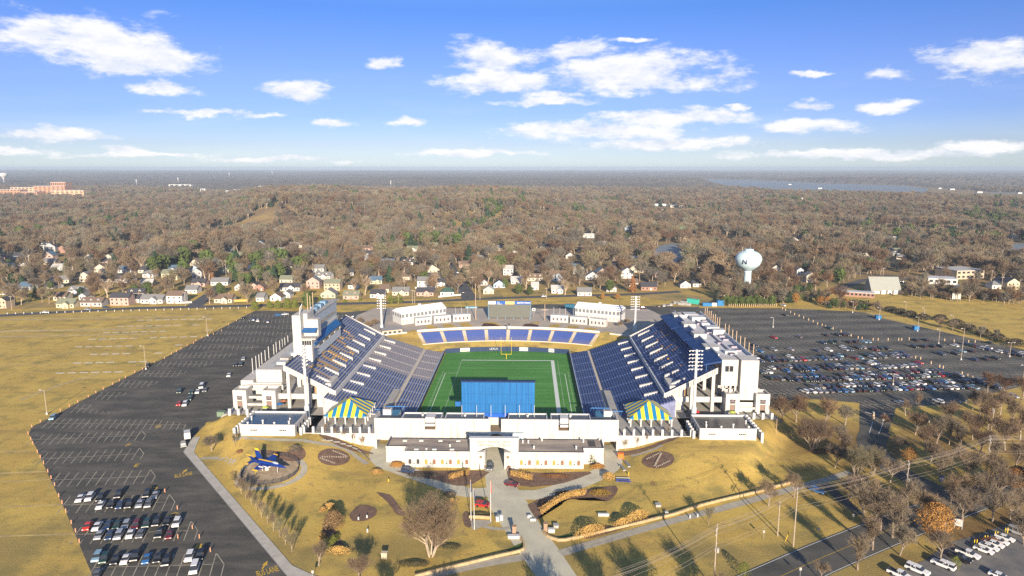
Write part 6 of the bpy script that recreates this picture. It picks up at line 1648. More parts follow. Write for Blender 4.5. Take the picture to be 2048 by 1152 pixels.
def fill(line_, frac, lab):
    global NCAR
    sp = spline([(p.x, p.y) for p in (z1(*q) for q in line_)], 2.78)
    run = []; keep = None
    for (x, y) in sp:
        if rg.random() < (frac if keep is None else (frac * .75 + .25 * keep)): run.append((x, y)); keep = 1
        else: keep = 0
    cnt = {}
    for (x, y) in run:
        k = rg.choice(('sedan', 'sedan', 'suv', 'suv', 'wagon', 'pickup' if rg.random() < .35 else 'suv')); c = rg.choice(CW); cnt[c] = cnt.get(c, 0) + 1
        far_car(k, c, Vector((x + rg.uniform(-.15, .15), y + rg.uniform(-.3, .3), 0)), EA + (math.pi if rg.random() < .5 else 0) + rg.uniform(-.04, .04), '%s %s car from left, %s, east lot' % (ordw(cnt[c]), c, lab), 'cars parked in the east lot'); NCAR += 1
for lab, ln, fr_ in LINES: fill(ln, fr_, lab)
fill([(1480, 340), (1620, 375), (1760, 400), (1910, 430), (2000, 450)], .9, 'upper right edge cluster'); fill([(1540, 352), (1680, 368), (1830, 395), (1990, 420)], .7, 'back right edge cluster')
LOOSE = [(40, 374, 'silver'), (165, 370, 'silver'), (355, 380, 'dark blue'), (450, 377, 'white'), (560, 355, 'white'), (572, 372, 'silver'), (603, 374, 'dark blue'), (665, 362, 'black'), (702, 357, 'silver'), (760, 367, 'black'), (795, 372, 'dark red'), (830, 364, 'dark green'), (880, 366, 'black'), (1085, 352, 'black'), (1150, 350, 'black'), (1215, 349, 'black'), (1280, 347, 'black'), (1385, 342, 'white'), (405, 322, 'dark blue'), (470, 320, 'dark green'), (500, 312, 'dark green'), (595, 317, 'black'), (640, 314, 'black'), (710, 314, 'light blue'), (740, 314, 'light blue'), (1090, 302, 'black'), (1165, 300, 'black'), (1640, 320, 'dark green'), (45, 282, 'red'), (228, 276, 'grey'), (425, 264, 'black'), (515, 264, 'black'), (553, 262, 'black'), (585, 264, 'black'), (455, 212, 'dark green'), (125, 115, 'black'),
         (1440, 384, 'light blue'), (1505, 384, 'black'), (1285, 407, 'dark blue'), (1390, 405, 'black'), (1525, 447, 'dark blue'), (1605, 442, 'black'), (1690, 437, 'black'), (-100, 345, 'black'), (-60, 385, 'blue'), (-100, 372, 'grey'), (980, 770, 'silver'), (1265, 760, 'white'), (1580, 740, 'silver'), (1825, 723, 'silver'), (1550, 612, 'dark blue'), (1650, 640, 'white'), (1120, 470, 'red'), (110, 42, 'white')]
for (x, y, c) in LOOSE: later(far_car(rg.choice(('sedan', 'suv', 'suv', 'wagon')), c, z1(x, y + 3), EA + rg.choice((0, math.pi)), None, None), c + ' car parked apart', 'car', 'cars parked in the east lot')
# cars of the streets and the north lot
for (px, py, c, a) in ((92, 626, 'white', R(3)), (176, 620, 'silver', R(4)), (212, 616, 'dark blue', R(4)), (904, 551, 'silver', R(100)), (915, 546, 'white', R(100)), (926, 586, 'black', R(100)), (417, 603, 'black', R(60)), (666, 602, 'white', R(0)), (672, 601, 'silver', R(0)), (1088, 594, 'white', R(20)), (556, 632, 'blue', R(30)), (570, 630, 'white', R(30)), (536, 645, 'dark blue', SANG), (507, 641, 'blue', SANG), (516, 643, 'white', SANG), (1278, 627, 'light blue', R(60)), (1286, 617, 'dark red', R(0)), (1319, 614, 'tan', R(70)), (1329, 613, 'white', R(70)), (1337, 612, 'silver', R(70)), (1343, 611, 'white', R(70)), (688, 640, 'dark blue', R(10)), (706, 636, 'white', R(10)), (720, 635, 'red', R(10)), (1805, 566, 'silver', R(-10)), (1838, 562, 'white', R(0)), (1917, 573, 'blue', R(0)), (1940, 576, 'dark blue', R(0)), (1975, 584, 'white', R(-10)), (1883, 570, 'silver', R(-8)), (1430, 478, 'white', R(-20)), (8, 590, 'white', R(0)), (10, 545, 'grey', R(0)), (170, 538, 'black', R(0))):
    later(far_car(rg.choice(('sedan', 'suv', 'wagon')), c, at(px, py, 0), a, None, None), c + ' car', 'car', None)
# ------------------------------------------------------------ trees
BARK = mat('grey brown bark', (0.32, 0.25, 0.19), 0.95, 0.3, 1.2, island=.18); BARKP = mat('pale bark', (0.52, 0.42, 0.31), 0.9, 0.25, 1.0, island=.12)
TW_A = mat('brown twigs', (0.216, 0.169, 0.116), 0.95, 0, 0.009, (0.165, 0.10, 0.06), lo=.42, hi=.6, island=.22); TW_B = mat('grey twigs', (0.205, 0.18, 0.133), 0.95, 0, 0.009, (0.135, 0.12, 0.10), lo=.42, hi=.6, island=.22); TW_C = mat('russet twigs', (0.23, 0.162, 0.103), 0.95, 0, 0.009, (0.14, 0.12, 0.09), lo=.42, hi=.6, island=.22); TW_D = mat('olive twigs', (0.191, 0.173, 0.103), 0.95, 0, 0.009, (0.17, 0.125, 0.075), lo=.42, hi=.6, island=.2)
LF_O = mat('dry orange leaves', (0.36, 0.165, 0.045), 0.9, 0, 1.5, (0.22, 0.11, 0.035), island=.2); LF_G = mat('needle green', (0.055, 0.085, 0.025), 0.9, 0, 1.0, (0.10, 0.125, 0.03), island=.2); LF_D = mat('dark needle green', (0.022, 0.05, 0.028), 0.9, 0, 1.0, (0.04, 0.07, 0.03), island=.2); LF_Y = mat('yellow green leaves', (0.17, 0.18, 0.03), 0.9, 0, 1.2, (0.10, 0.12, 0.025), island=.15); STRAW = mat('straw grass', (0.50, 0.32, 0.11), 0.95, 0, 2.0, (0.34, 0.20, 0.06), island=.15); MAGN = mat('magnolia leaf mix', (0.36, 0.22, 0.10), 0.8, 0, 2.2, (0.10, 0.075, 0.04), island=.05)
def rvec(rg): 
    while True:
        v = Vector((rg.uniform(-1, 1), rg.uniform(-1, 1), rg.uniform(-1, 1)))
        if .05 < v.length < 1: return v.normalized()
def bare_tree(seed, H, spread=.5, stems=1, levels=4, kids=(5, 5, 4), twigs=7, tw=.05, twl=1.1, trunk_f=.28, lean=.0, up=.35, rad=None):
    rg = random.Random(seed); T = MB(); C = MB(); rad = rad or H * .016
    def twig(p, d, L, w):
        side = d.cross(rvec(rg)); 
        if side.length < .01: return
        side = side.normalized() * w
        C.v += [tuple(p - side), tuple(p + side), tuple(p + d * L)]; n = len(C.v); C.f.append((n - 3, n - 2, n - 1)); C.m.append(0)
    def grow(p, d, L, r, lv):
        n = 3 if lv < 2 else 2; q = p; pts = [p]
        for i in range(n):
            d = (d + rvec(rg) * (.10 if lv == 0 else .2) + Vector((0, 0, up * .12))).normalized(); q2 = q + d * (L / n)
            (T if lv <= 1 else C).tube(q, q2, r * (1 - .45 * i / n), r * (1 - .45 * (i + 1) / n), 6 if lv == 0 else (5 if lv == 1 else 3), 0, False)
            q = q2; pts.append(q)
        if lv >= levels - 1:
            for k in range(twigs):
                f = rg.uniform(.15, 1); b = pts[0].lerp(pts[-1], f); dd = (d * .7 + rvec(rg) * .9 + Vector((0, 0, .15))).normalized(); twig(b, dd, twl * rg.uniform(.5, 1.2), tw * rg.uniform(.6, 1.1))
            return
        for k in range(kids[min(lv, len(kids) - 1)]):
            f = rg.uniform(.35 if lv == 0 else .3, 1.0) if k else 1.0
            j = f * n; i = min(n - 1, int(j)); b = pts[i].lerp(pts[i + 1], j - i)
            sd_ = rvec(rg); sd_.z *= .4
            dd = (d * (1 - spread) + sd_ * spread * 1.3 + Vector((0, 0, up))).normalized()
            grow(b, dd, L * rg.uniform(.55, .82), r * .52 * rg.uniform(.8, 1.1), lv + 1)
    for s in range(stems):
        a = 2 * math.pi * s / stems + rg.random(); off = Vector((math.cos(a), math.sin(a), 0)) * (rad * 2.2 if stems > 1 else 0)
        d = Vector((math.cos(a) * (.38 if stems > 1 else lean), math.sin(a) * (.38 if stems > 1 else lean), 1)).normalized()
        grow(off, d, H * (trunk_f if stems == 1 else trunk_f * 1.25), rad, 0)
    top = max(v[2] for v in C.v); k = H / top
    for m in (T, C): m.v = [(x * k, y * k, z * k) for x, y, z in m.v]
    return T, C
def leafy(seed, H, W, n, size, shape, jag=.3):
    """crown of many small leaf faces spread through a volume; shape(f) = relative radius at height fraction f"""
    rg = random.Random(seed); C = MB(); T = MB(); T.tube((0, 0, 0), (0, 0, H * .75), H * .022, H * .008, 6)
    cl = [(rg.uniform(0, 2 * math.pi), rg.uniform(.05, 1), rg.uniform(.75, 1.25)) for _ in range(26)]
    i = 0
    while i < n:
        f = rg.random() ** .8; r0 = shape(f)
        if r0 <= 0: continue
        t = rg.uniform(0, 2 * math.pi); lump = 1
        for (ct, cf, cs) in cl:
            if abs(f - cf) < .12 and abs((t - ct + math.pi) % (2 * math.pi) - math.pi) < .55: lump = cs
        rr = W / 2 * r0 * lump * (rg.random() ** .35) * rg.uniform(1 - jag * .5, 1 + jag * .3)
        c = Vector((rr * math.cos(t), rr * math.sin(t), H * (.04 + .96 * f))); o = Vector((math.cos(t), math.sin(t), rg.uniform(-.2, .9))).normalized()
        a = o.cross(rvec(rg)).normalized(); b = (o * .5 + rvec(rg)).cross(a).normalized(); s = size * rg.uniform(.5, 1.2)
        C.face([c - a * s * .5, c + b * s * .45, c + a * s * .5, c - b * s * .45]); i += 1
    return T, C
cone = lambda f: (1 - f) ** .75 * (0 if f < .03 else 1) * (.85 + .3 * ((f * 9) % 1)); column = lambda f: min(1, f * 6) * min(1, (1 - f) * 3.2) ** .6; ball = lambda f: math.sqrt(max(0, 1 - (2 * f - 1.0) ** 2)); bush = lambda f: math.sqrt(max(0, 1 - f ** 2))
MID = lambda f: 0 if f < .18 else math.sqrt(max(0, 1 - ((f - .6) / .42) ** 2))
PROTO = {}
def proto(name, pair, mt, mc): PROTO[name] = (pair[0].mesh(name + '_trunk', mt), pair[1].mesh(name + '_crown', mc))
# foreground prototypes (fine)
proto('oak', bare_tree(1, 14, .55, 1, 5, (6, 5, 4, 4), 7, .030, 1.15, .26, .05), BARK, TW_A)
proto('oak_b', bare_tree(2, 14, .60, 1, 5, (6, 5, 4, 4), 7, .030, 1.2, .24, .1), BARK, TW_A)
proto('maple', bare_tree(3, 12, .42, 1, 5, (7, 5, 4, 3), 7, .026, 1.0, .25, .05, .5), BARK, TW_C)
proto('beech', bare_tree(4, 18, .46, 5, 5, (7, 6, 4, 3), 8, .034, 1.6, .34, 0, .26, .32), BARKP, TW_A)
proto('vase', bare_tree(5, 13, .40, 5, 5, (6, 5, 4, 3), 8, .028, 1.3, .3, 0, .5, .15), BARK, TW_D)
proto('sapling', bare_tree(6, 7, .38, 1, 4, (7, 5, 4), 9, .016, .8, .3, .03, .5, .07), BARKP, TW_A)
proto('sapling_b', bare_tree(16, 8, .42, 1, 4, (7, 5, 4), 9, .017, .85, .28, .05, .5, .08), BARK, TW_D)
proto('cherry', bare_tree(7, 8, .62, 1, 5, (6, 5, 4, 3), 7, .022, .9, .2, .1, .2, .16), BARK, TW_C)
proto('crape', bare_tree(8, 5.5, .3, 3, 4, (5, 4, 3), 7, .014, .7, .34, 0, .6, .05), BARKP, TW_C)
proto('leafed', leafy(9, 12, 11, 5200, .42, MID), BARK, LF_O); proto('pear', leafy(19, 9, 7, 2600, .36, MID), BARK, LF_O)
# middle-distance prototypes (coarser twigs)
for i in range(5): proto('mid%d' % i, bare_tree(30 + i, 15, .52 + .04 * (i % 3), 1, 4, (6, 5, 4), 8, .075, 2.0, .27, .08, .38), BARKP if i == 3 else BARK, [TW_A, TW_B, TW_C, TW_A, TW_D][i])
proto('pale', bare_tree(41, 18, .55, 1, 4, (7, 5, 4), 6, .06, 1.8, .3, .08, .35, .42), BARKP, mat('pale twigs', (0.36, 0.27, 0.18), .95, .2, .4, island=.15))
proto('pine', leafy(50, 12, 6.5, 1500, .9, cone), BARK, LF_D); proto('green', leafy(51, 9, 6.5, 1300, .85, column), BARK, LF_G); proto('olive', leafy(52, 12, 9, 1300, .95, MID), BARK, LF_G); proto('hedge', leafy(53, 6.0, 5.4, 1000, .6, bush), BARK, LF_Y); proto('russet', leafy(54, 12, 6.0, 1400, .7, cone), BARK, mat('russet needles', (0.33, 0.15, 0.055), .9, .3, 1, island=.15)); proto('rustleaf', leafy(55, 9, 8, 1300, .65, MID), BARK, LF_O); proto('dark', leafy(56, 12, 9, 1400, .9, column), BARK, LF_D)
EVER = ('pine', 'green', 'olive', 'hedge', 'dark')
def tree(name, p, H, desc, group, cat='tree', obj=None, rot=None, label=None):
    obj = obj or ('evergreen_tree' if name in EVER else ('leafed_tree' if name in ('leafed', 'pear', 'russet', 'rustleaf') else ('young_tree' if name in ('sapling', 'sapling_b', 'crape', 'cherry') else 'bare_tree'))); cat = {'evergreen_tree': 'evergreen', 'young_tree': 'young tree'}.get(obj, 'tree')
    rg2 = random.Random(int(p.x * 13 + p.y * 7)); tm, cm = PROTO[name]
    h0 = max(v.co.z for v in cm.vertices) if name not in HT else HT[name]; HT[name] = h0
    t = empty(obj, (p.x, p.y, p.z), None, None, None, rg2.uniform(0, 6.28) if rot is None else rot)
    s = H / h0; t.scale = (s * rg2.uniform(.92, 1.1), s * rg2.uniform(.92, 1.1), s)
    for nm, me in (('trunk', tm), ('crown', cm)):
        o = bpy.data.objects.new(nm, me); COL.objects.link(o); o.parent = t
    if label: tag(t, label, cat, group)
    else: later(t, desc, cat, group)
    return t
HT = {}
rg = random.Random(11)
TREE_DESC = {'oak': 'bare spreading grey tree', 'oak_b': 'bare spreading brown tree', 'maple': 'bare upright olive-twigged tree', 'beech': 'huge many-stemmed bare tree with pale limbs', 'vase': 'bare bushy many-stemmed tree', 'sapling': 'slim bare sapling with pale stem', 'sapling_b': 'slim bare sapling', 'cherry': 'low bare reddish tree', 'leafed': 'tree still holding dry orange leaves', 'pear': 'small tree with dry orange leaves'}
# foreground: (prototype, px, py of the foot, height)
FG = [('beech', 862, 1112, 19), ('beech', 1625, 903, 15), ('vase', 1712, 958, 12.5), ('vase', 1745, 950, 11), ('cherry', 424, 902, 7.5), ('sapling_b', 470, 893, 5.5), ('oak', 1537, 1012, 9.5), ('oak', 1588, 995, 9.5), ('sapling_b', 1417, 1050, 6.5),
      ('oak', 1562, 850, 14), ('oak', 1592, 845, 13.5), ('maple', 1555, 835, 11), ('oak_b', 1650, 850, 11), ('cherry', 1690, 850, 8), ('sapling', 1811, 832, 9), ('sapling', 1838, 820, 9), ('maple', 1873, 888, 10), ('maple', 1898, 889, 10.5), ('oak_b', 1945, 880, 11), ('oak', 1975, 860, 12), ('oak_b', 2010, 900, 12), ('oak', 2040, 880, 12), ('maple', 1920, 900, 9.5), ('oak', 2000, 1000, 10), ('oak_b', 1960, 1000, 9), ('leafed', 2030, 985, 9), ('leafed', 1865, 1080, 11), ('pear', 1818, 930, 6.5), ('oak', 1785, 1075, 12), ('oak_b', 1760, 1060, 11), ('maple', 1715, 1140, 9.5), ('cherry', 1850, 1030, 7), ('oak_b', 1925, 1040, 10), ('oak', 1985, 1045, 10), ('oak_b', 2020, 1040, 9), ('maple', 1900, 1010, 9), ('cherry', 1680, 880, 6), ('oak', 2045, 800, 10), ('oak_b', 2010, 790, 9), ('oak', 1975, 785, 9), ('maple', 1945, 820, 8), ('oak_b', 2000, 830, 10),
      ('oak', 1725, 1045, 11), ('maple', 1745, 1100, 9), ('oak_b', 1800, 1110, 8), ('oak', 1880, 960, 10), ('oak_b', 1935, 960, 11), ('maple', 2030, 940, 10), ('oak', 1850, 905, 10), ('oak_b', 1830, 870, 9), ('maple', 1990, 930, 10), ('oak', 2060, 1000, 11), ('oak_b', 1990, 970, 10), ('oak', 1815, 1020, 9), ('maple', 1690, 915, 9), ('oak_b', 1670, 935, 8), ('oak_b', 1780, 965, 8), ('oak', 1960, 830, 10), ('oak_b', 1900, 850, 9), ('maple', 2025, 850, 11), ('oak_b', 2048, 1090, 9), ('oak_b', 1700, 1000, 8), ('oak', 1880, 1120, 8), ('maple', 1740, 1010, 8), ('oak_b', 1960, 905, 9), ('oak', 2035, 1030, 8), ('oak_b', 1860, 930, 8), ('maple', 1930, 1000, 8), ('oak', 1890, 1060, 8), ('oak_b', 720, 1160, 8), ('maple', 638, 1131, 7.5), ('oak_b', 1640, 1160, 6), ('oak', 1770, 855, 5), ('cherry', 1800, 900, 5)]
for i, (px, py) in enumerate(((472, 975), (483, 988), (492, 998), (503, 1010), (513, 1022), (523, 1035), (535, 1048), (547, 1062), (560, 1075), (571, 1089), (584, 1104))): FG.append(('sapling' if i % 2 else 'sapling_b', px, py, 6.2 + .3 * (i % 3)))
for (px, py) in ((650, 868), (670, 874), (687, 880), (707, 887), (725, 894), (1251, 900), (1275, 893), (1292, 888), (1312, 880), (1335, 872)): FG.append(('crape', px, py, 4.6))
TREE_DESC['crape'] = 'thin young tree at the terrace wall'
for (n, px, py, h) in FG: tree(n, at(px, py), h * (1.25 if px > 1640 and n in ('oak', 'oak_b', 'maple', 'cherry') else 1), TREE_DESC[n], 'bare trees of the front grounds' if n not in ('leafed', 'pear') else None)
# trees outside the frame below that shade the lower lawn
for (px, py, n, h) in ((1240, 1290, 'oak', 14), (1340, 1275, 'oak_b', 14), (1440, 1240, 'oak', 12), (1130, 1330, 'oak_b', 15), (900, 1300, 'oak_b', 12), (760, 1260, 'oak', 10)): tree(n, at(px, py), h, 'bare shade tree below the picture edge', 'bare trees south of the front lawn')
# shrubs and grasses
def shrub(px, py, w, d, h, m, desc, name='shrub', n=900, size=.28, cat='shrub', label=None, ang=None):
    p = at(px, py); C = leafy(int(px * 3 + py), h, 1.0, n, size / max(w, .5), bush)[1]; nv = []
    for q in range(0, len(C.v), 4):
        cx = [sum(v[k] for v in C.v[q:q + 4]) / 4 for k in range(3)]
        nv += [(cx[0] * w + (v[0] - cx[0]) * max(w, .5), cx[1] * d + (v[1] - cx[1]) * max(w, .5), cx[2] + (v[2] - cx[2]) * max(w, .5)) for v in C.v[q:q + 4]]
    C.v = nv
    o = bpy.data.objects.new(name, C.mesh(name, m)); COL.objects.link(o); o.location = p; o.rotation_euler = (0, 0, ang or 0)
    if label: tag(o, label, cat)
    else: later(o, desc, cat, None)
    return o
shrub(667, 1052, 6.4, 8.5, 4.6, MAGN, '', 'shrub', 6500, .24, label='dense leathery brown shrub mass on the left lawn'); shrub(660, 1015, 4.5, 2.5, 1.5, STRAW, 'straw coloured grass clump', 'grass_clump', 900, cat='grass clump'); shrub(646, 1022, 2.4, 2.4, 1.4, STRAW, 'straw coloured grass clump', 'grass_clump', 600, cat='grass clump'); shrub(678, 1104, 6.6, 3.2, 1.7, STRAW, '', 'grass_clump', 1800, label='curved straw grass clump below the leathery shrub', cat='grass clump'); shrub(668, 1082, 3.0, 6, 1.4, LF_Y, 'mixed low shrub', 'shrub', 1200); shrub(645, 1075, 2.4, 3.6, 1.3, STRAW, 'straw coloured grass clump', 'grass_clump', 700, cat='grass clump')
shrub(753, 946, 4.6, 2.6, 1.4, STRAW, '', 'grass_clump', 1300, label='straw grass clump on the bank left of the left drive arm', cat='grass clump'); shrub(1217, 958, 4.6, 3.6, 2.4, STRAW, '', 'grass_clump', 1800, label='round ring of straw grass at the right service drive', cat='grass clump'); shrub(793, 932, 5.6, 3.0, 1.5, mat('orange grass', (0.42, 0.21, 0.05), .95, .3, 2), '', 'grass_clump', 1600, label='orange ornamental grass before the left pavilion end', cat='grass clump')
shrub(1196, 936, 5.6, 2.4, 1.6, MATS['orange grass'], '', 'grass_clump', 1500, label='orange ornamental grass before the right pavilion end', cat='grass clump')
for (px, py, lab) in ((786, 919, 'left'), (793, 918, 'right')): shrub(px, py, 1.5, 1.5, 4.4, LF_G, '', 'cypress', 900, .3, 'shrub', 'dark pointed evergreen, %s one of the pair at the pavilion end' % lab)
shrub(1184, 926, 4.0, 3.2, 4.6, LF_G, '', 'evergreen_shrub', 2600, .32, label='round dark evergreen shrub before the right pavilion end')
for (px, py, lab) in ((965, 936, 'left'), (1018, 939, 'right')): shrub(px, py, 2.4, 1.6, 1.5, mat('red brown shrub', (0.20, 0.07, 0.05), .95, .35, 2), '', 'shrub', 700, .2, label='reddish shrub bed at the %s pier of the arch' % lab)
for (a, b, n, lab, h) in (((900, 958), (935, 950), 7, 'bed left of the gate', 1.3), ((1024, 952), (1062, 960), 9, 'bed right of the gate', 1.5), ((1084, 1028), (1168, 990), 20, 'fan shaped garden bed', 1.5)):
    for i in range(n):
        f = i / (n - 1); q = at(a[0] + (b[0] - a[0]) * f, a[1] + (b[1] - a[1]) * f + (-9 * math.sin(f * math.pi) if n == 20 else 0))
        C = leafy(i * 7 + n, h * 1.35, 1.7, 260, .3, lambda f: .55 + .45 * f)[1]; o = bpy.data.objects.new('grass_tuft', C.mesh('grass_tuft', STRAW)); COL.objects.link(o); o.location = q; tag(o, 'upright straw grass tuft, %s from left in the %s' % (ordw(i + 1), lab), 'grass tuft', 'straw grass tufts')
BRS = mat('dark brown stems', (0.10, 0.065, 0.045), .95, .3, 2)
for (px, py, w, d, h, m, lab) in ((1085, 1012, 3.0, 6, 1.2, BRS, 'dark brown perennials behind the left end of the fan bed'), (1130, 988, 9, 2.0, 1.1, BRS, 'dark brown perennials behind the straw row of the fan bed'), (1200, 988, 8, 4.4, 1.4, mat('golden stems', (0.36, 0.23, 0.04), .95, .4, 1.5), 'golden shrub mass at the right end of the fan bed'), (850, 952, 13, 4.5, .9, mat('grey stems', (0.17, 0.14, 0.11), .95, .3, 2), 'grey brown stems in the bed left of the gate'), (920, 952, 3.5, 3, .9, BRS, 'dark stems beside the straw tufts left of the gate'), (1110, 954, 12, 3.2, .9, mat('russet stems', (0.26, 0.13, 0.06), .95, .35, 2), 'russet stems in the bed right of the gate'), (1205, 1057, 5, 1.6, .8, BRS, 'low brown plants between the two straw hedges'), (905, 1006, 4.5, 2.2, 1.6, STRAW, 'straw grass at the foot of the big bare tree'), (960, 1030, 8, 1.3, .8, mat('olive hedge', (0.10, 0.09, 0.045), .95, .35, 2), 'low clipped hedge behind the flagpole wall'), (480, 905, 3.5, 2.5, 1, mat('rust shrub', (0.25, 0.12, 0.06), .95, .3, 2), 'rust shrub at the left end of the jet enclosure'), (590, 902, 5.5, 4, 2.2, MATS['grey stems'], 'grey twiggy shrub mass behind the jet'), (830, 1130, 9, 3.0, .9, MATS['olive hedge'], 'low dark shrubs below the big bare tree'), (900, 1095, 7, 2.4, .8, MATS['olive hedge'], 'low dark shrubs right of the big bare tree'), (1910, 1135, 2.8, 2.8, 3.2, LF_Y, 'rounded green bush in the service lot'), (1487, 1150, 4.5, 3.5, 3.6, LF_Y, 'yellow green bush at the bottom edge by the road'), (1720, 960, 7, 4, 1.4, MATS['rust shrub'], 'rust undergrowth below the many-stemmed trees'), (1640, 905, 8, 4, 1.3, MATS['rust shrub'], 'rust undergrowth below the pale limbed tree'), (1985, 1085, 9, 4, 1.5, MATS['rust shrub'], 'rust undergrowth above the white sedans'), (900, 990, 5, 2.5, 1.2, MATS['grey stems'], 'grey twigs beside the left drive arm')):
    shrub(px, py, w, d, h, m, '', 'shrub' if 'straw' not in lab else 'grass_clump', int(260 * w), .2, 'shrub' if 'straw' not in lab else 'grass clump', lab)
q0, q1 = at(1200, 1066), at(1315, 1038); wa = math.atan2(q1.y - q0.y, q1.x - q0.x)
for (px, py, w, d_, h, lab) in ((1179, 1071, 11.5, 2.6, 3.3, 'long straw grass hedge at the left of the garden wall'), (1244, 1051, 7, 2.2, 2.4, 'straw grass hedge in the middle of the garden wall'), (1275, 1040, 9.5, 2.6, 3.3, 'long straw grass hedge at the right of the garden wall')): shrub(px, py, w, d_, h, STRAW, '', 'grass_clump', 2800, .26, 'grass clump', lab, wa)
for (px, py, w, h) in ((1880, 640, 12, 4), (1910, 651, 13, 4.5), (1935, 660, 13, 4), (1965, 670, 12, 4), (1995, 680, 13, 4), (1800, 628, 13, 4), (1820, 634, 12, 4.5), (1845, 640, 12, 4.5), (1780, 622, 12, 3.5), (2030, 692, 14, 4.5)):
    shrub(px, py, w, 6, h, mat('dark thicket', (0.075, 0.065, 0.045), .95, .4, .6), 'dark hedge thicket along the meadow', 'hedge', 800, .8, 'hedge')
for (px, py, h) in ((1880, 655, 8), (1905, 662, 9), (1935, 668, 8), (1960, 676, 9), (1845, 640, 7), (1990, 680, 8), (1760, 625, 6)): tree('mid%d' % (px % 3), at(px, py, 0), h, 'bare hedgerow tree', 'bare trees along the meadow')
for (px, py, h) in ((735, 660, 7), (748, 655, 7), (722, 650, 6), (700, 645, 5), (1255, 650, 5), (1240, 655, 5)): tree('cherry', at(px, py, 6), h, 'low reddish tree at the stadium corner', 'low trees at the far stadium corners')
# hedges and evergreens by the lots
for (px, py, h, n) in ((510, 620, 7, 'hedge'), (540, 617, 6, 'hedge'), (556, 617, 6.5, 'hedge'), (575, 617, 8, 'hedge'), (590, 617, 7.5, 'hedge'), (616, 615, 13, 'green'), (798, 606, 7.5, 'hedge'), (782, 607, 6.5, 'hedge'), (440, 588, 10, 'green'), (45, 575, 12, 'pine'), (72, 597, 11, 'pine'), (130, 560, 8, 'olive'), (102, 580, 8, 'olive'), (297, 590, 11, 'olive'), (270, 590, 9, 'olive'), (490, 585, 8, 'olive'), (1038, 590, 9, 'olive'), (1060, 592, 8, 'olive'), (1220, 585, 11, 'olive'), (1265, 585, 15, 'russet'), (300, 520, 10, 'pine'), (335, 555, 9, 'dark'), (640, 545, 9, 'olive'), (975, 563, 9, 'olive'), (952, 563, 9, 'rustleaf'), (1010, 575, 8, 'green'), (600, 545, 8, 'dark'), (550, 555, 10, 'dark'), (425, 560, 11, 'russet'), (405, 555, 8, 'russet'), (162, 590, 7, 'dark'), (640, 602, 4, 'hedge'), (720, 602, 3.5, 'hedge'), (690, 605, 3, 'hedge'), (1590, 607, 8, 'rustleaf'), (1640, 610, 7, 'rustleaf'), (1655, 611, 7, 'rustleaf'), (1693, 614, 6, 'rustleaf'), (1205, 600, 5, 'rustleaf'), (1235, 600, 5, 'rustleaf'), (1885, 530, 16, 'dark'), (1950, 520, 12, 'dark'), (1595, 530, 11, 'dark'), (1610, 545, 10, 'dark'), (1665, 590, 6, 'rustleaf'), (1657, 565, 9, 'rustleaf'), (900, 395, 14, 'dark'), (450, 490, 12, 'dark'), (190, 460, 14, 'pine'), (206, 465, 10, 'hedge'), (90, 410, 16, 'dark'), (1255, 480, 10, 'olive')):
    nm = {'hedge': 'rounded yellow green bush', 'green': 'tall green evergreen', 'pine': 'dark green conifer', 'olive': 'olive green evergreen', 'russet': 'russet cone-shaped tree', 'dark': 'dark evergreen tree', 'rustleaf': 'tree with rusty leaves'}[n]
    tree(n, at(px, py, 0), h, nm, None)
for k in range(26): 
    px = 1446 + k * 4.0; tree('green', at(px, 611 - (k % 3) * 1.5, 0), 6.5 + rg.uniform(-1.2, 1.2), 'slim green screening evergreen', 'screening evergreens below the water tower')
for (px, py, h) in ((800, 520, 24), (706, 590, 17), (730, 590, 18), (875, 575, 17), (950, 573, 18), (975, 570, 16), (215, 595, 16), (285, 545, 20), (1130, 590, 15), (1590, 480, 26), (1545, 530, 18), (395, 520, 15), (200, 505, 16), (145, 540, 16), (780, 605, 4)): tree('pale', at(px, py, 0), h, 'bare tree with pale forking limbs', 'pale limbed trees of the neighbourhood')
# ------------------------------------------------------------ houses
def hm(n, c, r=.85): return mat('house ' + n, c, r, .1, .8)
HW = {'w': hm('white', (.60, .59, .56)), 'c': hm('cream', (.54, .49, .40)), 'g': hm('grey', (.42, .42, .43)), 't': hm('tan', (.50, .40, .29)), 'y': hm('yellow', (.56, .50, .34)), 'b': hm('brick', (.34, .20, .15)), 'p': hm('pink brick', (.46, .33, .28)), 'n': hm('pale green', (.42, .43, .32)), 'l': hm('pale blue', (.36, .45, .54))}
HR = {'g': hm('grey roof', (.20, .20, .20)), 'd': hm('dark roof', (.06, .06, .07)), 'b': hm('brown roof', (.17, .12, .09)), 'l': hm('pale roof', (.46, .45, .43)), 'o': hm('olive roof', (.20, .21, .15)), 'u': hm('blue roof', (.09, .15, .22)), 'e': hm('green roof', (.05, .10, .08))}
WN = {'w': 'white', 'c': 'cream', 'g': 'grey', 't': 'tan', 'y': 'pale yellow', 'b': 'red brick', 'p': 'pink brick', 'n': 'pale green', 'l': 'pale blue'}
RNM = {'g': 'grey', 'd': 'dark', 'b': 'brown', 'l': 'pale', 'o': 'olive', 'u': 'blue', 'e': 'green'}
HOUSES = []
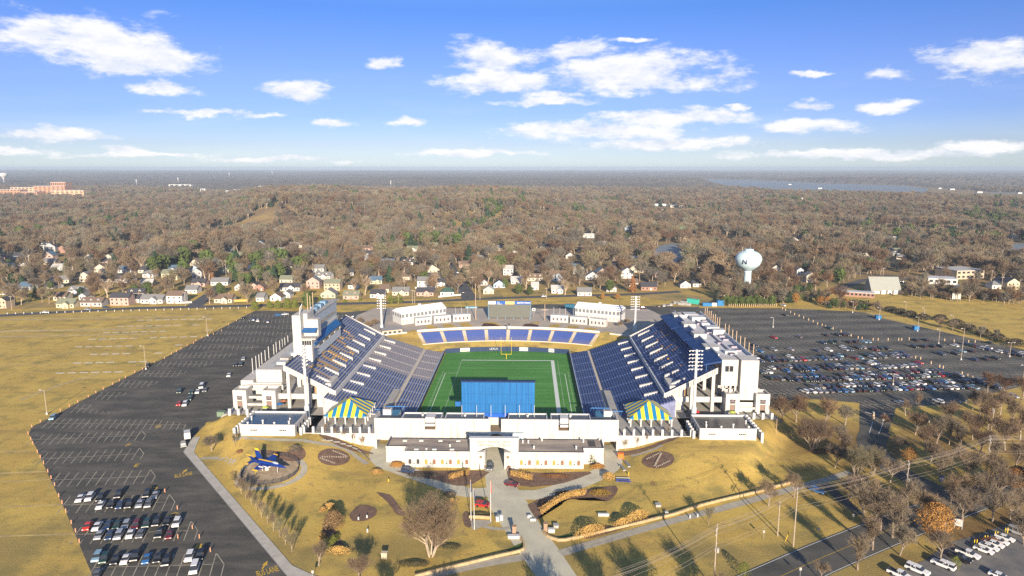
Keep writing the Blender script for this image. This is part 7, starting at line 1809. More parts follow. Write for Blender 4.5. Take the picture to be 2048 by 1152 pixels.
NOGO = [[(p.x, p.y) for p in (at(*q, 0) for q in poly)] for poly in (
    [(-200, 640), (0, 630), (512, 613), (680, 610), (830, 606), (980, 599), (1130, 594), (1280, 590), (1360, 586), (1445, 600), (1445, 615), (1571, 616), (1705, 622), (1751, 626), (1800, 606), (1850, 600), (1990, 612), (2300, 660), (2300, 1100), (-300, 1100)],
    [(-200, 632), (0, 622), (512, 606), (680, 602), (830, 598), (980, 591), (1130, 587), (1280, 583), (1380, 578), (1380, 590), (1130, 600), (680, 615), (0, 640)],
    [(934, 600), (905, 560), (893, 524), (912, 524), (925, 548), (955, 600)], [(370, 615), (400, 598), (418, 582), (436, 582), (425, 600), (410, 615)],
    [(1555, 600), (1640, 582), (1730, 553), (1800, 550), (1900, 565), (2060, 590), (2060, 606), (1900, 580), (1800, 566), (1735, 570), (1650, 600), (1560, 604)],
    [(1650, 605), (1640, 590), (1740, 560), (1815, 575), (1815, 602)], [(1335, 452), (1400, 462), (1510, 488), (1500, 500), (1390, 474)],
    [(1290, 518), (1320, 490), (1345, 486), (1374, 493), (1374, 512), (1350, 530), (1318, 533)], [(1238, 487), (1260, 474), (1282, 477), (1276, 502), (1250, 504)], [(1558, 498), (1580, 486), (1640, 487), (1692, 491), (1682, 504), (1600, 505)], [(1978, 497), (2000, 487), (2300, 486), (2300, 535), (2030, 516)],
    [(1380, 357), (1500, 359), (1650, 366), (1800, 370), (1990, 384), (2300, 389), (2300, 409), (1990, 404), (1850, 394), (1700, 390), (1560, 385), (1460, 375)], [(878, 463), (925, 454), (937, 471), (920, 480), (892, 477)],
    [(0, 396), (172, 396), (172, 384), (0, 384)], [(340, 380), (510, 392), (510, 376), (340, 372)])]
def house(px, py, wpx, wc, rc, kind='s', st=1, dorm=0, porch=False, chim=False, d=9.0, rot=0.0, view_=1.0):
    p = at(px, py, 0); w = wpx * (p.y / math.cos(0.2)) / FPX * 1.0
    HOUSES.append((p.x, p.y, w, d, view_))
    far = p.y > 760
    eh = 2.9 * st + .4; wm, rm = HW[wc], HR[rc]
    desc = '%s %shouse with %s %sroof' % (WN[wc], 'two-storey ' if st == 2 else '', RNM[rc], 'front gable ' if kind == 'f' else ('hipped ' if kind == 'h' else ''))
    t = empty('house', tuple(p), None, None, None, rot); later(t, desc, 'house', 'houses of the neighbourhood')
    mb = MB(); mb.box(-w / 2, w / 2, 0, d, 0, eh)
    r = (d if kind != 'f' else w) * .30 + .5
    o = .45
    if kind == 'f':
        mb.face([(-w / 2, 0, eh), (w / 2, 0, eh), (0, 0, eh + r * .93)]); mb.face([(w / 2, d, eh), (-w / 2, d, eh), (0, d, eh + r * .93)])
    elif kind == 's':
        for x, s in ((-w / 2, 1), (w / 2, -1)):
            q = [(x, d, eh), (x, 0, eh), (x, d / 2, eh + r * .93)]; mb.face(q if s > 0 else q[::-1])
    mb.build('wall', wm, t)
    mb = MB()
    if kind == 'f': mb.extr([(-w / 2 - o, eh - .25), (-w / 2 - o, eh), (0, eh + r + .1), (w / 2 + o, eh), (w / 2 + o, eh - .25), (0, eh + r - .15)], 'y', -o, d + o)
    elif kind == 's': mb.extr([(-o, eh - .25), (-o, eh), (d / 2, eh + r + .1), (d + o, eh), (d + o, eh - .25), (d / 2, eh + r - .15)], 'x', -w / 2 - o, w / 2 + o)
    else:
        h2 = min(w, d) * .42; mb.hexa([(-w / 2 - o, -o, eh + .01), (w / 2 + o, -o, eh + .01), (w / 2 + o, d + o, eh + .01), (-w / 2 - o, d + o, eh + .01)], [(-w / 2 + h2, d / 2 - .1, eh + r), (w / 2 - h2, d / 2 - .1, eh + r), (w / 2 - h2, d / 2 + .1, eh + r), (-w / 2 + h2, d / 2 + .1, eh + r)])
    rf = mb.build('roof', rm, t)
    if chim: MB().box(w * .22, w * .22 + .8, d / 2 - .5, d / 2 + .4, eh, eh + r + 1.1).build('chimney', HW['b'] if wc != 'b' else HW['w'], rf)
    if kind == 's' and porch:
        pw = w * .34; x0 = w * .12
        mb = MB(); mb.box(x0 - pw / 2, x0 + pw / 2, -2.2, -.005, 0, eh); mb.face([(x0 - pw / 2, -2.2, eh), (x0 + pw / 2, -2.2, eh), (x0, -2.2, eh + pw * .34)]); mb.build('front_bay', wm, t)
        mb = MB(); hh = pw * .36; mb.extr([(x0 - pw / 2 - .3, eh - .2), (x0 - pw / 2 - .3, eh), (x0, eh + hh + .1), (x0 + pw / 2 + .3, eh), (x0 + pw / 2 + .3, eh - .2), (x0, eh + hh - .1)], 'y', -2.6, d * .35); mb.build('bay_roof', rm, t)
    for i in range(dorm):
        x = -w / 2 + w * (i + .5) / dorm
        mb = MB(); mb.box(x - .8, x + .8, .9, 2.8, eh, eh + 1.9); mb.face([(x - .8, .9, eh + 1.9), (x + .8, .9, eh + 1.9), (x, .9, eh + 2.6)]); dm = mb.build('dormer', wm, t)
        MB().box(x - .4, x + .4, .84, .895, eh + .6, eh + 1.7).build('window', GLASS, dm)
    if far:
        if w > 9:
            for s_ in range(st):
                MB().box(-w * .3, -w * .1, -.05, -.005, 1.0 + 2.9 * s_, 2.3 + 2.9 * s_).build('window', GLASS, t); MB().box(w * .1, w * .3, -.05, -.005, 1.0 + 2.9 * s_, 2.3 + 2.9 * s_).build('window', GLASS, t)
        return t
    n = max(2, int(w / 3.2)); y = -.06 if not porch else -.06
    for s_ in range(st):
        for i in range(n):
            x = -w / 2 + w * (i + .5) / n
            if porch and abs(x - w * .12) < w * .17: y0, y1 = -2.26, -2.205
            else: y0, y1 = -.06, -.005
            if s_ == 0 and i == n // 2: MB().box(x - .5, x + .5, y0, y1, 0.1, 2.2).build('door', HW['b'] if wc != 'b' else HW['w'], t)
            else:
                wd = MB().box(x - .55, x + .55, y0, y1, .95 + 2.9 * s_, 2.35 + 2.9 * s_).build('window', GLASS, t)
    return t
H = house
H(5, 617, 16, 't', 'd', 'f', 2); H(130, 616, 36, 'y', 'o', 's', 1, 0, True); H(182, 613, 44, 'g', 'b', 's', 1, 3); H(239, 611, 38, 'p', 'd', 's', 2, 0, False, True); H(165, 600, 14, 'w', 'g', 'f', 1); H(119, 601, 25, 'c', 'b', 's', 1, 0, True); H(169, 564, 20, 'c', 'g', 'f', 2); H(201, 549, 26, 'c', 'b', 'f', 2); H(249, 546, 27, 'w', 'u', 's', 1, 0, True); H(178, 525, 17, 'c', 'o', 'f', 2); H(217, 524, 13, 'c', 'o', 'f', 2); H(48, 541, 28, 'w', 'u', 'f', 1); H(8, 538, 20, 'w', 'u', 's', 1); H(99, 529, 24, 't', 'g', 's', 1); H(36, 517, 22, 'l', 'd', 's', 1); H(114, 541, 24, 'w', 'l', 's', 1); H(124, 506, 14, 'b', 'd', 'f', 2); H(2, 522, 16, 'c', 'b', 'f', 1)
H(303, 607, 45, 'w', 'g', 's', 1, 0, True); H(349, 607, 32, 'w', 'b', 's', 2); H(446, 606, 36, 'c', 'b', 's', 1, 0, True, True); H(382, 587, 24, 'w', 'g', 's', 1); H(396, 573, 28, 'p', 'd', 's', 1, 0, True); H(394, 556, 20, 'g', 'd', 'f', 2); H(339, 560, 32, 'y', 'o', 's', 2); H(296, 555, 22, 'w', 'g', 's', 1, 0, True); H(389, 531, 18, 'c', 'b', 'f', 1); H(470, 516, 34, 'b', 'o', 's', 1); H(478, 581, 17, 'w', 'u', 'f', 1); H(449, 545, 18, 'n', 'o', 'f', 1); H(268, 606, 22, 'w', 'd', 's', 1, 0, False, True); H(508, 578, 12, 'p', 'd', 'f', 1); H(285, 546, 18, 'c', 'd', 's', 1)
H(579, 582, 40, 'w', 'd', 's', 1, 0, True); H(572, 566, 26, 'c', 'o', 's', 1); H(572, 596, 17, 'w', 'g', 'f', 1); H(626, 577, 26, 'p', 'g', 'f', 2); H(664, 581, 32, 't', 'o', 's', 2, 0, False, True); H(656, 596, 30, 'n', 'g', 'f', 1); H(636, 549, 24, 'w', 'g', 's', 2); H(702, 599, 32, 'p', 'o', 's', 1, 2); H(754, 596, 28, 'w', 'd', 's', 1, 0, True); H(705, 578, 18, 'w', 'd', 'h', 1); H(520, 603, 16, 'w', 'g', 's', 1); H(551, 602, 22, 'w', 'b', 'f', 1); H(519, 582, 17, 'b', 'b', 'f', 1); H(590, 495, 28, 'c', 'g', 's', 1)
H(801, 591, 33, 'c', 'g', 's', 1, 0, True); H(850, 592, 34, 'p', 'd', 's', 1, 0, True); H(894, 592, 27, 'w', 'e', 'h', 1, 0, True); H(845, 576, 21, 'w', 'g', 's', 2); H(881, 572, 19, 'w', 'd', 's', 1, 0, True); H(977, 588, 21, 'c', 't' if False else 'l', 'f', 1); H(868, 561, 25, 't', 'd', 's', 1, 0, False, False, 10); H(809, 560, 20, 'c', 'b', 's', 1); H(830, 523, 13, 'w', 'l', 'f', 1); H(968, 571, 13, 'g', 'd', 'f', 1); H(768, 585, 20, 'c', 'b', 's', 1)
H(1033, 568, 22, 'w', 'l', 's', 1); H(1115, 587, 24, 'w', 'l', 's', 1, 0, True); H(1169, 592, 28, 'w', 'g', 's', 1); H(1070, 562, 30, 'c', 'b', 's', 1, 3); H(1070, 580, 14, 'w', 'l', 's', 1); H(1071, 464, 12, 'c', 'b', 'f', 2); H(1123, 464, 17, 'w', 'g', 's', 1); H(1177, 476, 22, 'w', 'l', 's', 1); H(1211, 474, 15, 'y', 'g', 'f', 1); H(1258, 463, 17, 'l', 'g', 's', 2); H(1164, 503, 17, 'w', 'b', 's', 1); H(1298, 581, 31, 'b', 'd', 's', 1); H(1223, 584, 20, 'g', 'g', 'f', 1); H(1371, 576, 20, 'w', 'd', 'f', 1); H(1394, 574, 16, 'w', 'd', 's', 1); H(1267, 573, 18, 'c', 'b', 's', 1); H(1464, 566, 16, 'w', 'b', 'f', 1); H(1357, 538, 26, 't', 'b', 's', 1); H(1040, 394, 9, 'w', 'g', 'f', 1); H(1191, 401, 17, 'w', 'g', 's', 1); H(1140, 517, 17, 'w', 'b', 'f', 1); H(1317, 554, 14, 'p', 'g', 'f', 1); H(1398, 546, 18, 'w', 'b', 'f', 1)
H(1600, 553, 13, 'w', 'u', 'f', 2); H(1622, 565, 19, 'c', 'g', 'f', 2); H(1552, 543, 18, 'w', 'b', 'f', 1); H(1588, 485, 18, 'w', 'g', 'f', 1); H(1724, 475, 24, 'c', 'b', 's', 1); H(1789, 482, 24, 'w', 'l', 'h', 1); H(1851, 479, 26, 'c', 'o', 's', 1); H(1789, 507, 24, 'g', 'o', 's', 1); H(1993, 578, 18, 'w', 'g', 'h', 1); H(2026, 579, 24, 'y', 'd', 'f', 2); H(2008, 575, 14, 'l', 'd', 'f', 2); H(2030, 478, 12, 'w', 'l', 's', 1); H(1035, 460, 22, 'w', 'g', 's', 1); H(548, 465, 14, 'w', 'g', 's', 1); H(660, 462, 20, 'w', 'l', 's', 1); H(712, 465, 14, 'w', 'l', 'f', 1); H(865, 459, 11, 'w', 'l', 'f', 1); H(975, 468, 10, 'w', 'g', 's', 1); H(315, 485, 18, 'c', 'g', 's', 1); H(380, 470, 12, 'w', 'l', 's', 1); H(178, 470, 12, 'w', 'l', 's', 1); H(1100, 470, 16, 'w', 'b', 's', 1)
rgh = random.Random(21); nh = 0
while nh < 62:
    px = rgh.uniform(-5, 1330); py = rgh.uniform(497, 594) - (12 if px > 700 else 0)
    q = at(px, py, 0)
    if any(abs(q.x - a) < c / 2 + 9 and abs(q.y - b) < 22 for a, b, c, e, f in HOUSES) or any(inpoly(q.x, q.y, pl) for pl in NOGO): continue
    H(px, py, rgh.uniform(9.5, 15) * FPX / q.y, rgh.choice('wwwwggcctlpn'), rgh.choice('gggdddblou'), rgh.choice('ssf'), rgh.choice((1, 1, 1, 2)), rgh.choice((0, 0, 0, 2)), rgh.random() < .4, rgh.random() < .3, 9, rgh.uniform(-.25, .25), .8); nh += 1
# larger single buildings
def block(px, py, wpx, d, h, wm, rm, lab, name='building', ang=0.0, rows=1, win=0, cat='building', roofh=.35):
    p = at(px, py, 0); w = wpx * p.y * 1.02 / FPX; HOUSES.append((p.x, p.y, w, d, 1.))
    t = empty(name, tuple(p), lab, cat, None, ang)
    MB().box(-w / 2, w / 2, 0, d, 0, h).build('wall', wm, t); MB().box(-w / 2 - .2, w / 2 + .2, -.2, d + .2, h + .005, h + roofh).build('roof', rm, t)
    for r in range(rows if win else 0):
        z = h * (r + .35) / rows; zz = z + h / rows * .45
        for i in range(win): x = -w / 2 + w * (i + .5) / win; MB().box(x - w / win * .3, x + w / win * .3, -.06, -.005, z, zz).build('window', GLASS, t)
    return t
p = at(1771, 588, 0); t = empty('church', tuple(p), 'church with steep grey A-frame roof beside the brick annex', 'church', None, R(-2)); w = 24.0; HOUSES.append((p.x, p.y, w, 16, 1.))
MB().box(-w / 2 + 1, w / 2, .6, 14, 0, 3.2).build('wall', HW['w'], t); mb = MB(); mb.extr([(-.6, 2.6), (7.2, 13.5), (15, 2.6)], 'x', -w / 2, w / 2 + .6); mb.build('roof', HR['l'] if False else hm('church roof', (.30, .31, .28)), t); MB().hexa([(-9.2, 1.9, 5.9), (-8.2, 1.9, 5.9), (-8.2, 2.1, 5.9), (-9.2, 2.1, 5.9)], [(-9.2, 5.2, 10.7), (-8.2, 5.2, 10.7), (-8.2, 5.4, 10.7), (-9.2, 5.4, 10.7)]).build('roof_light', WPAINT, t)
for i in range(3): MB().box(-4 + i * 5, -1 + i * 5, -1.2, .55, 0, 3.4).build('porch_bay', HW['w'], t)
block(1716, 594, 58, 9, 3.6, HW['b'], HW['l'] if False else WPAINT, 'low brick church annex with white flat roof', 'church_annex', R(-22), 1, 8); block(1885, 569, 50, 16, 5, HW['w'], ROOFW, 'white flat-roofed building beside the right hand street', 'building', R(-18), 1, 5)
t = block(1940, 558, 62, 26, 8, HW['t'], HR['l'], 'large tan building with pale hipped roof above the white block', 'building', R(12), 2, 6)
block(1760, 513, 72, 12, 3.5, HW['c'], WPAINT, 'long school wing with flat white roof, left one', 'school', R(-6), 1, 6); block(1822, 520, 50, 14, 3.5, HW['c'], WPAINT, 'long school wing with flat white roof, right one', 'school', R(-30), 1, 5); block(1290, 424, 75, 20, 6, HW['b'], HR['g'], 'long low brick building in the far woods', 'building', 0.0, 1, 6); block(1380, 415, 76, 30, 5, HW['c'], HR['l'], 'long pale roofed building in the far woods', 'building', 0.0, 1, 5); block(1330, 412, 40, 20, 6, HW['w'], HR['g'], 'low white building among far trees')
BRK2 = hm('hospital brick', (.50, .26, .15)); BRK3 = hm('hospital pale brick', (.58, .40, .24))
for (px, py, wpx, h, m, lab, rows) in ((18, 393, 46, 24, BRK2, 'brick hospital block at the left picture edge', 4), (48, 390, 52, 28, BRK3, 'pale brick hospital block, second from the left edge', 4), (100, 392, 62, 36, BRK2, 'tallest orange brick hospital block', 5), (135, 393, 66, 22, BRK3, 'long pale hospital wing with window bands', 4), (118, 388, 30, 46, BRK2, 'brick hospital penthouse tower', 3), (55, 393, 40, 16, BRK2, 'low brick hospital front block', 2)): block(px, py, wpx, 40, h, m, HR['l'], lab, 'hospital_block', 0.0, rows, 7, 'hospital', 1.0)
for i, (px, py, wpx, h, lab) in enumerate(((360, 377, 44, 20, 'long white office block in the far left woods'), (405, 383, 16, 12, 'white town building, leftmost of the far cluster'), (430, 386, 22, 12, 'white town building, second of the far cluster'), (455, 387, 20, 12, 'white town building, third of the far cluster'), (480, 385, 26, 13, 'white town building, rightmost of the far cluster'), (530, 378, 26, 14, 'white flat building right of the far cluster'), (190, 371, 50, 14, 'grey roofed building behind the hospital'), (245, 371, 18, 14, 'small tan tower block behind the hospital'), (882, 396, 18, 11, 'white row house, left of the far bright group'), (902, 394, 16, 11, 'white row house, middle of the far bright group'), (922, 391, 14, 11, 'white row house, right of the far bright group'))): block(px, py, wpx, 25, h, HW['w'], HR['l'], lab, 'building', 0.0, 2, 4)
for i, (px, py, wpx) in enumerate(((1600, 352, 10), (1655, 360, 12), (1700, 367, 10), (1760, 367, 10), (1905, 380, 16), (1930, 376, 14), (1960, 386, 18), (1985, 378, 14), (2010, 380, 12), (2025, 374, 16), (2040, 388, 14), (1880, 378, 10), (1640, 378, 14), (1580, 370, 10), (1950, 374, 10))):
    later(block(px, py, wpx * .55, 14, 6, HW['w'], HR['l'] if i % 2 else HR['g'], 'x', 'house', 0.0, 1, 0, 'house'), 'white waterside house', 'house', 'far waterside houses')
# water towers, masts, highway sign
WTM = mat('water tower paint', (0.50, 0.64, 0.68), .45, .06, .2)
p = at(1493, 587, 0); t = empty('water_tower', tuple(p), 'pale blue pedestal water tower with dark letter N beyond the east lot', 'water tower')
k = p.y / FPX * 1.02
H1 = 87 * k / math.cos(PITCH); R1 = 25.3 * k
prof = [(5.6, 0), (4.6, 1.5), (3.0, 8), (2.9, H1 * .48), (3.2, H1 * .52), (4.6, H1 * .55), (7.4, H1 * .60), (9.4, H1 * .66), (R1, H1 * .765), (R1 * .985, H1 * .81), (R1 * .91, H1 * .865), (R1 * .73, H1 * .92), (R1 * .46, H1 * .955), (R1 * .2, H1 * .97)]
mb = MB(); mb.lathe([(a, b) for a, b in prof[:5]], 32, 0, tuple(p)); mb.build('pedestal', WTM, t, smooth=True)
mb = MB(); mb.lathe(prof[4:], 40, 0, tuple(p)); mb.build('tank', WTM, t, smooth=True)
mb = MB(); mb.tube((p.x, p.y, H1 * .95), (p.x, p.y, H1), R1 * .34, None, 16); mb.build('top_rail', WTM, t)
for dx in (-.5, .1): MB().tube((p.x + R1 * dx, p.y, H1 * .95), (p.x + R1 * dx, p.y, H1 * 1.05), .12).build('antenna', WPAINT, t)
ang_ = R(-148); m4 = Matrix.Translation((p.x, p.y, H1 * .715)) @ Matrix.Rotation(ang_ + R(90), 4, 'Z') @ Matrix.Translation((0, -R1 - .03, 0)) @ Matrix.Rotation(R(90), 4, 'X')
ang_ = R(-33); m4 = Matrix.Translation((p.x, p.y, H1 * .74)) @ Matrix.Rotation(ang_, 4, 'Z') @ Matrix.Translation((0, -R1 + .05, 0)) @ Matrix.Rotation(R(90), 4, 'X')
mb = MB(); add_text(mb, 'N', 5.2, m4, 0, .25); ml = Matrix.Translation((1.9, 2.9, 0)); add_text(mb, '*', 1.8, m4 @ ml, 0, .25)
WATER_TEXT = mb.build('letter', mat('letter navy', (0.02, 0.03, 0.07), .6), t)
p = at(9, 372, 0); t = empty('water_tower', tuple(p), 'distant white water tower at the left picture edge', 'water tower'); kk = p.y / FPX; mb = MB(); mb.lathe([(1.6, 0), (1.4, 12 * kk), (3.5 * kk, 18 * kk), (8 * kk, 21 * kk), (8 * kk, 25 * kk), (3 * kk, 26 * kk)], 20, 0, tuple(p)); mb.build('tank', WPAINT, t, smooth=True)
for (px, pb_, pt, lab) in ((782, 382, 362, 'far communication mast above the middle woods'), (1603, 414, 397, 'far communication mast above the right woods'), (274, 375, 360, 'far mast right of the hospital'), (357, 370, 356, 'far mast at the white office block'), (545, 352, 343, 'thin far mast above the left woods'), (459, 356, 346, 'thin far mast left of centre')):
    p = at(px, pb_, 0); d_ = px_dir(px, pt); Hh = HC + d_.z * p.y / d_.y; t = empty('mast', tuple(p), lab, 'mast'); MB().tube(p, (p.x, p.y, Hh), .9 * p.y / 2500, .5 * p.y / 2500, 6).build('post', STEEL, t); 
    for f in (.7, .85, .97): MB().tube((p.x, p.y, Hh * f), (p.x, p.y, Hh * f + 3), 3 * p.y / 3000, None, 8).build('antenna_ring', WPAINT, t)
p = at(1366, 475, 0); t = empty('highway_sign', tuple(p), 'green highway sign with two panels in the far right woods', 'sign')
for x in (-6.2, .6): MB().box(p.x + x, p.x + x + 5.6, p.y, p.y + .4, 11, 15.5).build('panel', mat('sign green', (0.01, 0.40, 0.24), .5), t)
for x in (-7, 7): MB().tube((p.x + x, p.y + .5, 0), (p.x + x, p.y + .5, 14), .35).build('post', STEEL, t)
MB().box(p.x - 7, p.x + 7, p.y + .5, p.y + .9, 12.8, 13.4).build('gantry_beam', STEEL, t)
for (px, pb_, pt) in ((825, 607, 579), (829.5, 607, 580), (960, 600, 569), (944.5, 578, 553), (935, 565, 540), (920, 540, 524), (797, 607, 590), (371, 612, 583), (24, 620, 591), (809, 590, 560), (453, 560, 520), (540, 545, 505), (2003, 578, 553), (1981, 575, 540), (1765, 560, 535), (1872, 590, 560), (1093, 598, 575)):
    p = at(px, pb_, 0); d_ = px_dir(px, pt); Hh = HC + d_.z * p.y / d_.y; t = empty('utility_pole', tuple(p)); MB().tube(p, (p.x, p.y, Hh), .2, .16, 6).build('post', POLEM, t); MB().box(p.x - 1.4, p.x + 1.4, p.y - .1, p.y + .1, Hh - 1, Hh - .75).build('crossarm', POLEM, t); later(t, 'thin street utility pole', 'utility pole', 'street utility poles')
# white and tan fences round the corner yard
def yard_fence(pxs, lab, m, h=1.3):
    pts = [at(a, b, 0) for a, b in pxs]; mb = MB()
    for a, b in zip(pts, pts[1:]):
        n_ = (b - a).normalized(); q = Vector((-n_.y, n_.x, 0)) * .08; mb.hexa([a - q, b - q, b + q, a + q], [v + Vector((0, 0, h)) for v in (a - q, b - q, b + q, a + q)])
    tag(mb.build('fence', m), lab, 'fence')
yard_fence([(866, 566), (872, 580), (877, 595), (922, 591), (915, 577)], 'white board fence round the corner yard with the green hipped roof', WPAINT); yard_fence([(830, 577), (872, 575)], 'white board fence behind the pink gabled house', WPAINT); yard_fence([(464, 604), (497, 603)], 'golden wooden fence right of the beige ranch house', mat('gold fence', (.55, .33, .09), .8), 1.8); yard_fence([(364, 607), (384, 606)], 'white fence right of the white colonial house', WPAINT)
# boats on the creek
for i, (px, py, L) in enumerate(((1256, 477, 14), (1270, 478, 10), (1990, 492, 14), (2012, 491, 14), (2020, 506, 8), (1602, 503, 9), (1580, 492, 9), (1584, 508, 9), (1250, 402 + 60, 8))):
    p = at(px, py, .4); t = empty('boat', tuple(p), None, None, None, R(-15 * i)); later(t, 'white moored boat', 'boat', 'boats on the creeks')
    MB().hexa([(-L / 2, -1, 0), (L * .35, -1, 0), (L * .35, 1, 0), (-L / 2, 1, 0)], [(-L / 2, -1.5, 1.4), (L / 2, -.4, 1.6), (L / 2, .4, 1.6), (-L / 2, 1.5, 1.4)]).build('hull', WPAINT, t); MB().box(-L * .2, L * .15, -1, 1, 1.5, 2.9).build('cabin', WPAINT, t)
# ------------------------------------------------------------ trees of the neighbourhood and the woods
def blocked(x, y, m=6, view=26):
    for (hx, hy, w, d, vf) in HOUSES:
        if y < hy + 1 and hy - y < min(view * hy / 560, 95) * vf:
            k_ = y / hy
            if abs(x - hx * k_) < w / 2 + 1.5: return True
        if hy <= y < hy + d + m and abs(x - hx) < w / 2 + m: return True
    return False
def nogo(x, y): return any(inpoly(x, y, q) for q in NOGO)
rgt = random.Random(77); NT = 0; placed = []
tries = 0
while NT < 235 and tries < 20000:
    tries += 1
    px = rgt.uniform(-10, 2058); py = 612 - 70 * rgt.random() ** 1.0
    p = at(px, py, 0)
    if nogo(p.x, p.y) or blocked(p.x, p.y, 4, 34): continue
    if any((p.x - a) ** 2 + (p.y - b) ** 2 < 42 for a, b in placed): continue
    placed.append((p.x, p.y)); k = rgt.randrange(5); NT += 1
    tree('mid%d' % k, p, rgt.uniform(11, 19), ('bare brown tree', 'bare grey tree', 'bare russet tree', 'bare pale-limbed tree', 'bare olive-twigged tree')[k], 'bare trees of the neighbourhood')
# the woods: too many trees to count, one object
PC = bpy.data.collections.new('wood tree kinds')
kinds = ['mid0', 'mid1', 'mid2', 'mid3', 'mid4', 'mid0', 'mid1', 'mid2', 'pale', 'dark', 'olive']
low = [bare_tree(60 + i, 15, .55, 1, 4, (6, 4, 3), 9, .13, 2.6, .26, .08, .38) for i in range(5)]
LOWM = [TW_A, TW_B, TW_C, TW_A, TW_D]
def joined(pair, m0, m1, nm):
    a, b = pair; m = MB(); m.v = a.v + b.v; m.f = a.f + [tuple(q + len(a.v) for q in f) for f in b.f]; m.m = [0] * len(a.f) + [1] * len(b.f)
    o = bpy.data.objects.new(nm, m.mesh(nm, [m0, m1])); PC.objects.link(o)
for i in range(5): joined(low[i], BARKP if i in (1, 3) else BARK, LOWM[i], 'wood tree %d a' % i)
joined(leafy(70, 13, 8, 420, 1.7, cone), BARK, LF_D, 'wood tree 5 a'); joined(leafy(71, 12, 9, 420, 1.8, MID), BARK, LF_G, 'wood tree 6 a')
pts = []; idx = []; rot = []; scl = []
def hillf(x, y):
    r = x / max(y, 1); m = max(sst(-.46, -.38, r) * (1 - sst(-.02, .08, r)), sst(.30, .36, r) * (1 - sst(.66, .78, r)) * .25)
    return m * sst(1180, 1420, y) * (1 - sst(2300, 2950, y)) * (24 + 18 * noise.noise((x * .003, y * .002, 1)))
def wood_pt(x, y, smin=10, smax=21):
    k = rgt.random(); i = min(4, int(rgt.random() * 5)) if k < .955 else (5 if k < .985 else 6)
    n_ = noise.noise((x * .004, y * .004, 0)); i = (0, 2)[int(rgt.random() * 2)] if (i < 5 and n_ > .15 and rgt.random() < .6) else i
    g_ = noise.noise((x * .009, y * .006, 7)) + .5 * noise.noise((x * .03, y * .02, 2))
    if i < 5 and noise.noise((x * .006, y * .005, 11)) > .36 and rgt.random() < .5: i = 5 + int(rgt.random() * 2)
    pts.append((x, y, hillf(x, y))); idx.append(i); rot.append(rgt.uniform(0, 6.28)); scl.append(max(.4, (rgt.uniform(smin, smax) + 7 * g_) / 15))
for (n_, d0, d1, tight) in ((700, 600, 760, 4), (1900, 760, 1000, 5), (5200, 1000, 1500, 6), (8500, 1500, 2300, 8), (9000, 2300, 3400, 10)):
    c_ = 0; tr_ = 0
    while c_ < n_ and tr_ < n_ * 5:
        tr_ += 1
        y = math.sqrt(rgt.uniform(d0 * d0, d1 * d1)); x = rgt.uniform(-.80, .80) * y - 20
        if nogo(x, y): continue
        if y < 1300 and blocked(x, y, 3, 50): continue
        if y < 1000 and noise.noise((x * .012, y * .012, 3)) < -.28: continue
        big = 1.18 if y < 1100 else 1.08
        if y >= 1000 and noise.noise((x * .007, y * .004, 13)) < -.42: continue
        wood_pt(x, y, 10 * big, 21 * big); c_ += 1
mb = MB(); hy = [1150 + 45 * i for i in range(42)]; hx = [-.50 + .016 * j for j in range(82)]
for y in hy:
    for r in hx: z = hillf(r * y, y); mb.v.append((r * y, y, z if z > .3 else -1.5))
for i in range(41):
    for j in range(81): a = i * 82 + j; mb.f.append((a, a + 1, a + 83, a + 82)); mb.m.append(0)
structure('hills', mb, GRASS, True)
# tree belt right of the suites, along the east lot edge and the creek
for (x0, y0, x1, y1, n_, hh) in ((1440, 600, 1560, 590, 60, 10), (1540, 606, 1660, 596, 60, 9), (1560, 590, 1640, 575, 40, 12), (1650, 612, 1760, 620, 40, 7), (1800, 590, 2048, 606, 60, 9), (1830, 580, 2000, 600, 40, 8)):
    for i in range(n_):
        f = rgt.random(); p = at(x0 + (x1 - x0) * f, y0 + (y1 - y0) * f + rgt.uniform(-5, 5), 0); wood_pt(p.x, p.y, hh * .6, hh * 1.3)
me = bpy.data.meshes.new('woods'); me.from_pydata(pts, [], [])
for nm, ty, va in (('kind_index', 'INT', idx), ('turn', 'FLOAT', rot), ('size', 'FLOAT', scl)): a_ = me.attributes.new(nm, ty, 'POINT'); a_.data.foreach_set('value', va)
wo = bpy.data.objects.new('woods', me); COL.objects.link(wo); tag(wo, 'bare brown winter woods stretching from the houses to the skyline', 'woods', None, 'stuff')
ng = bpy.data.node_groups.new('woods', 'GeometryNodeTree'); ng.interface.new_socket('Geometry', in_out='INPUT', socket_type='NodeSocketGeometry'); ng.interface.new_socket('Geometry', in_out='OUTPUT', socket_type='NodeSocketGeometry')
gi = ng.nodes.new('NodeGroupInput'); go = ng.nodes.new('NodeGroupOutput'); iop = ng.nodes.new('GeometryNodeInstanceOnPoints'); ci = ng.nodes.new('GeometryNodeCollectionInfo')
ci.inputs['Collection'].default_value = PC; ci.inputs['Separate Children'].default_value = True; ci.inputs['Reset Children'].default_value = True
def na(nm, ty): n = ng.nodes.new('GeometryNodeInputNamedAttribute'); n.data_type = ty; n.inputs['Name'].default_value = nm; return n.outputs['Attribute']
cx_ = ng.nodes.new('ShaderNodeCombineXYZ'); L_ = ng.links.new
L_(gi.outputs[0], iop.inputs['Points']); L_(ci.outputs[0], iop.inputs['Instance']); iop.inputs['Pick Instance'].default_value = True
L_(na('kind_index', 'INT'), iop.inputs['Instance Index']); L_(na('turn', 'FLOAT'), cx_.inputs[2]); L_(cx_.outputs[0], iop.inputs['Rotation']); L_(na('size', 'FLOAT'), iop.inputs['Scale']); L_(iop.outputs[0], go.inputs[0])
wo.modifiers.new('woods', 'NODES').node_group = ng
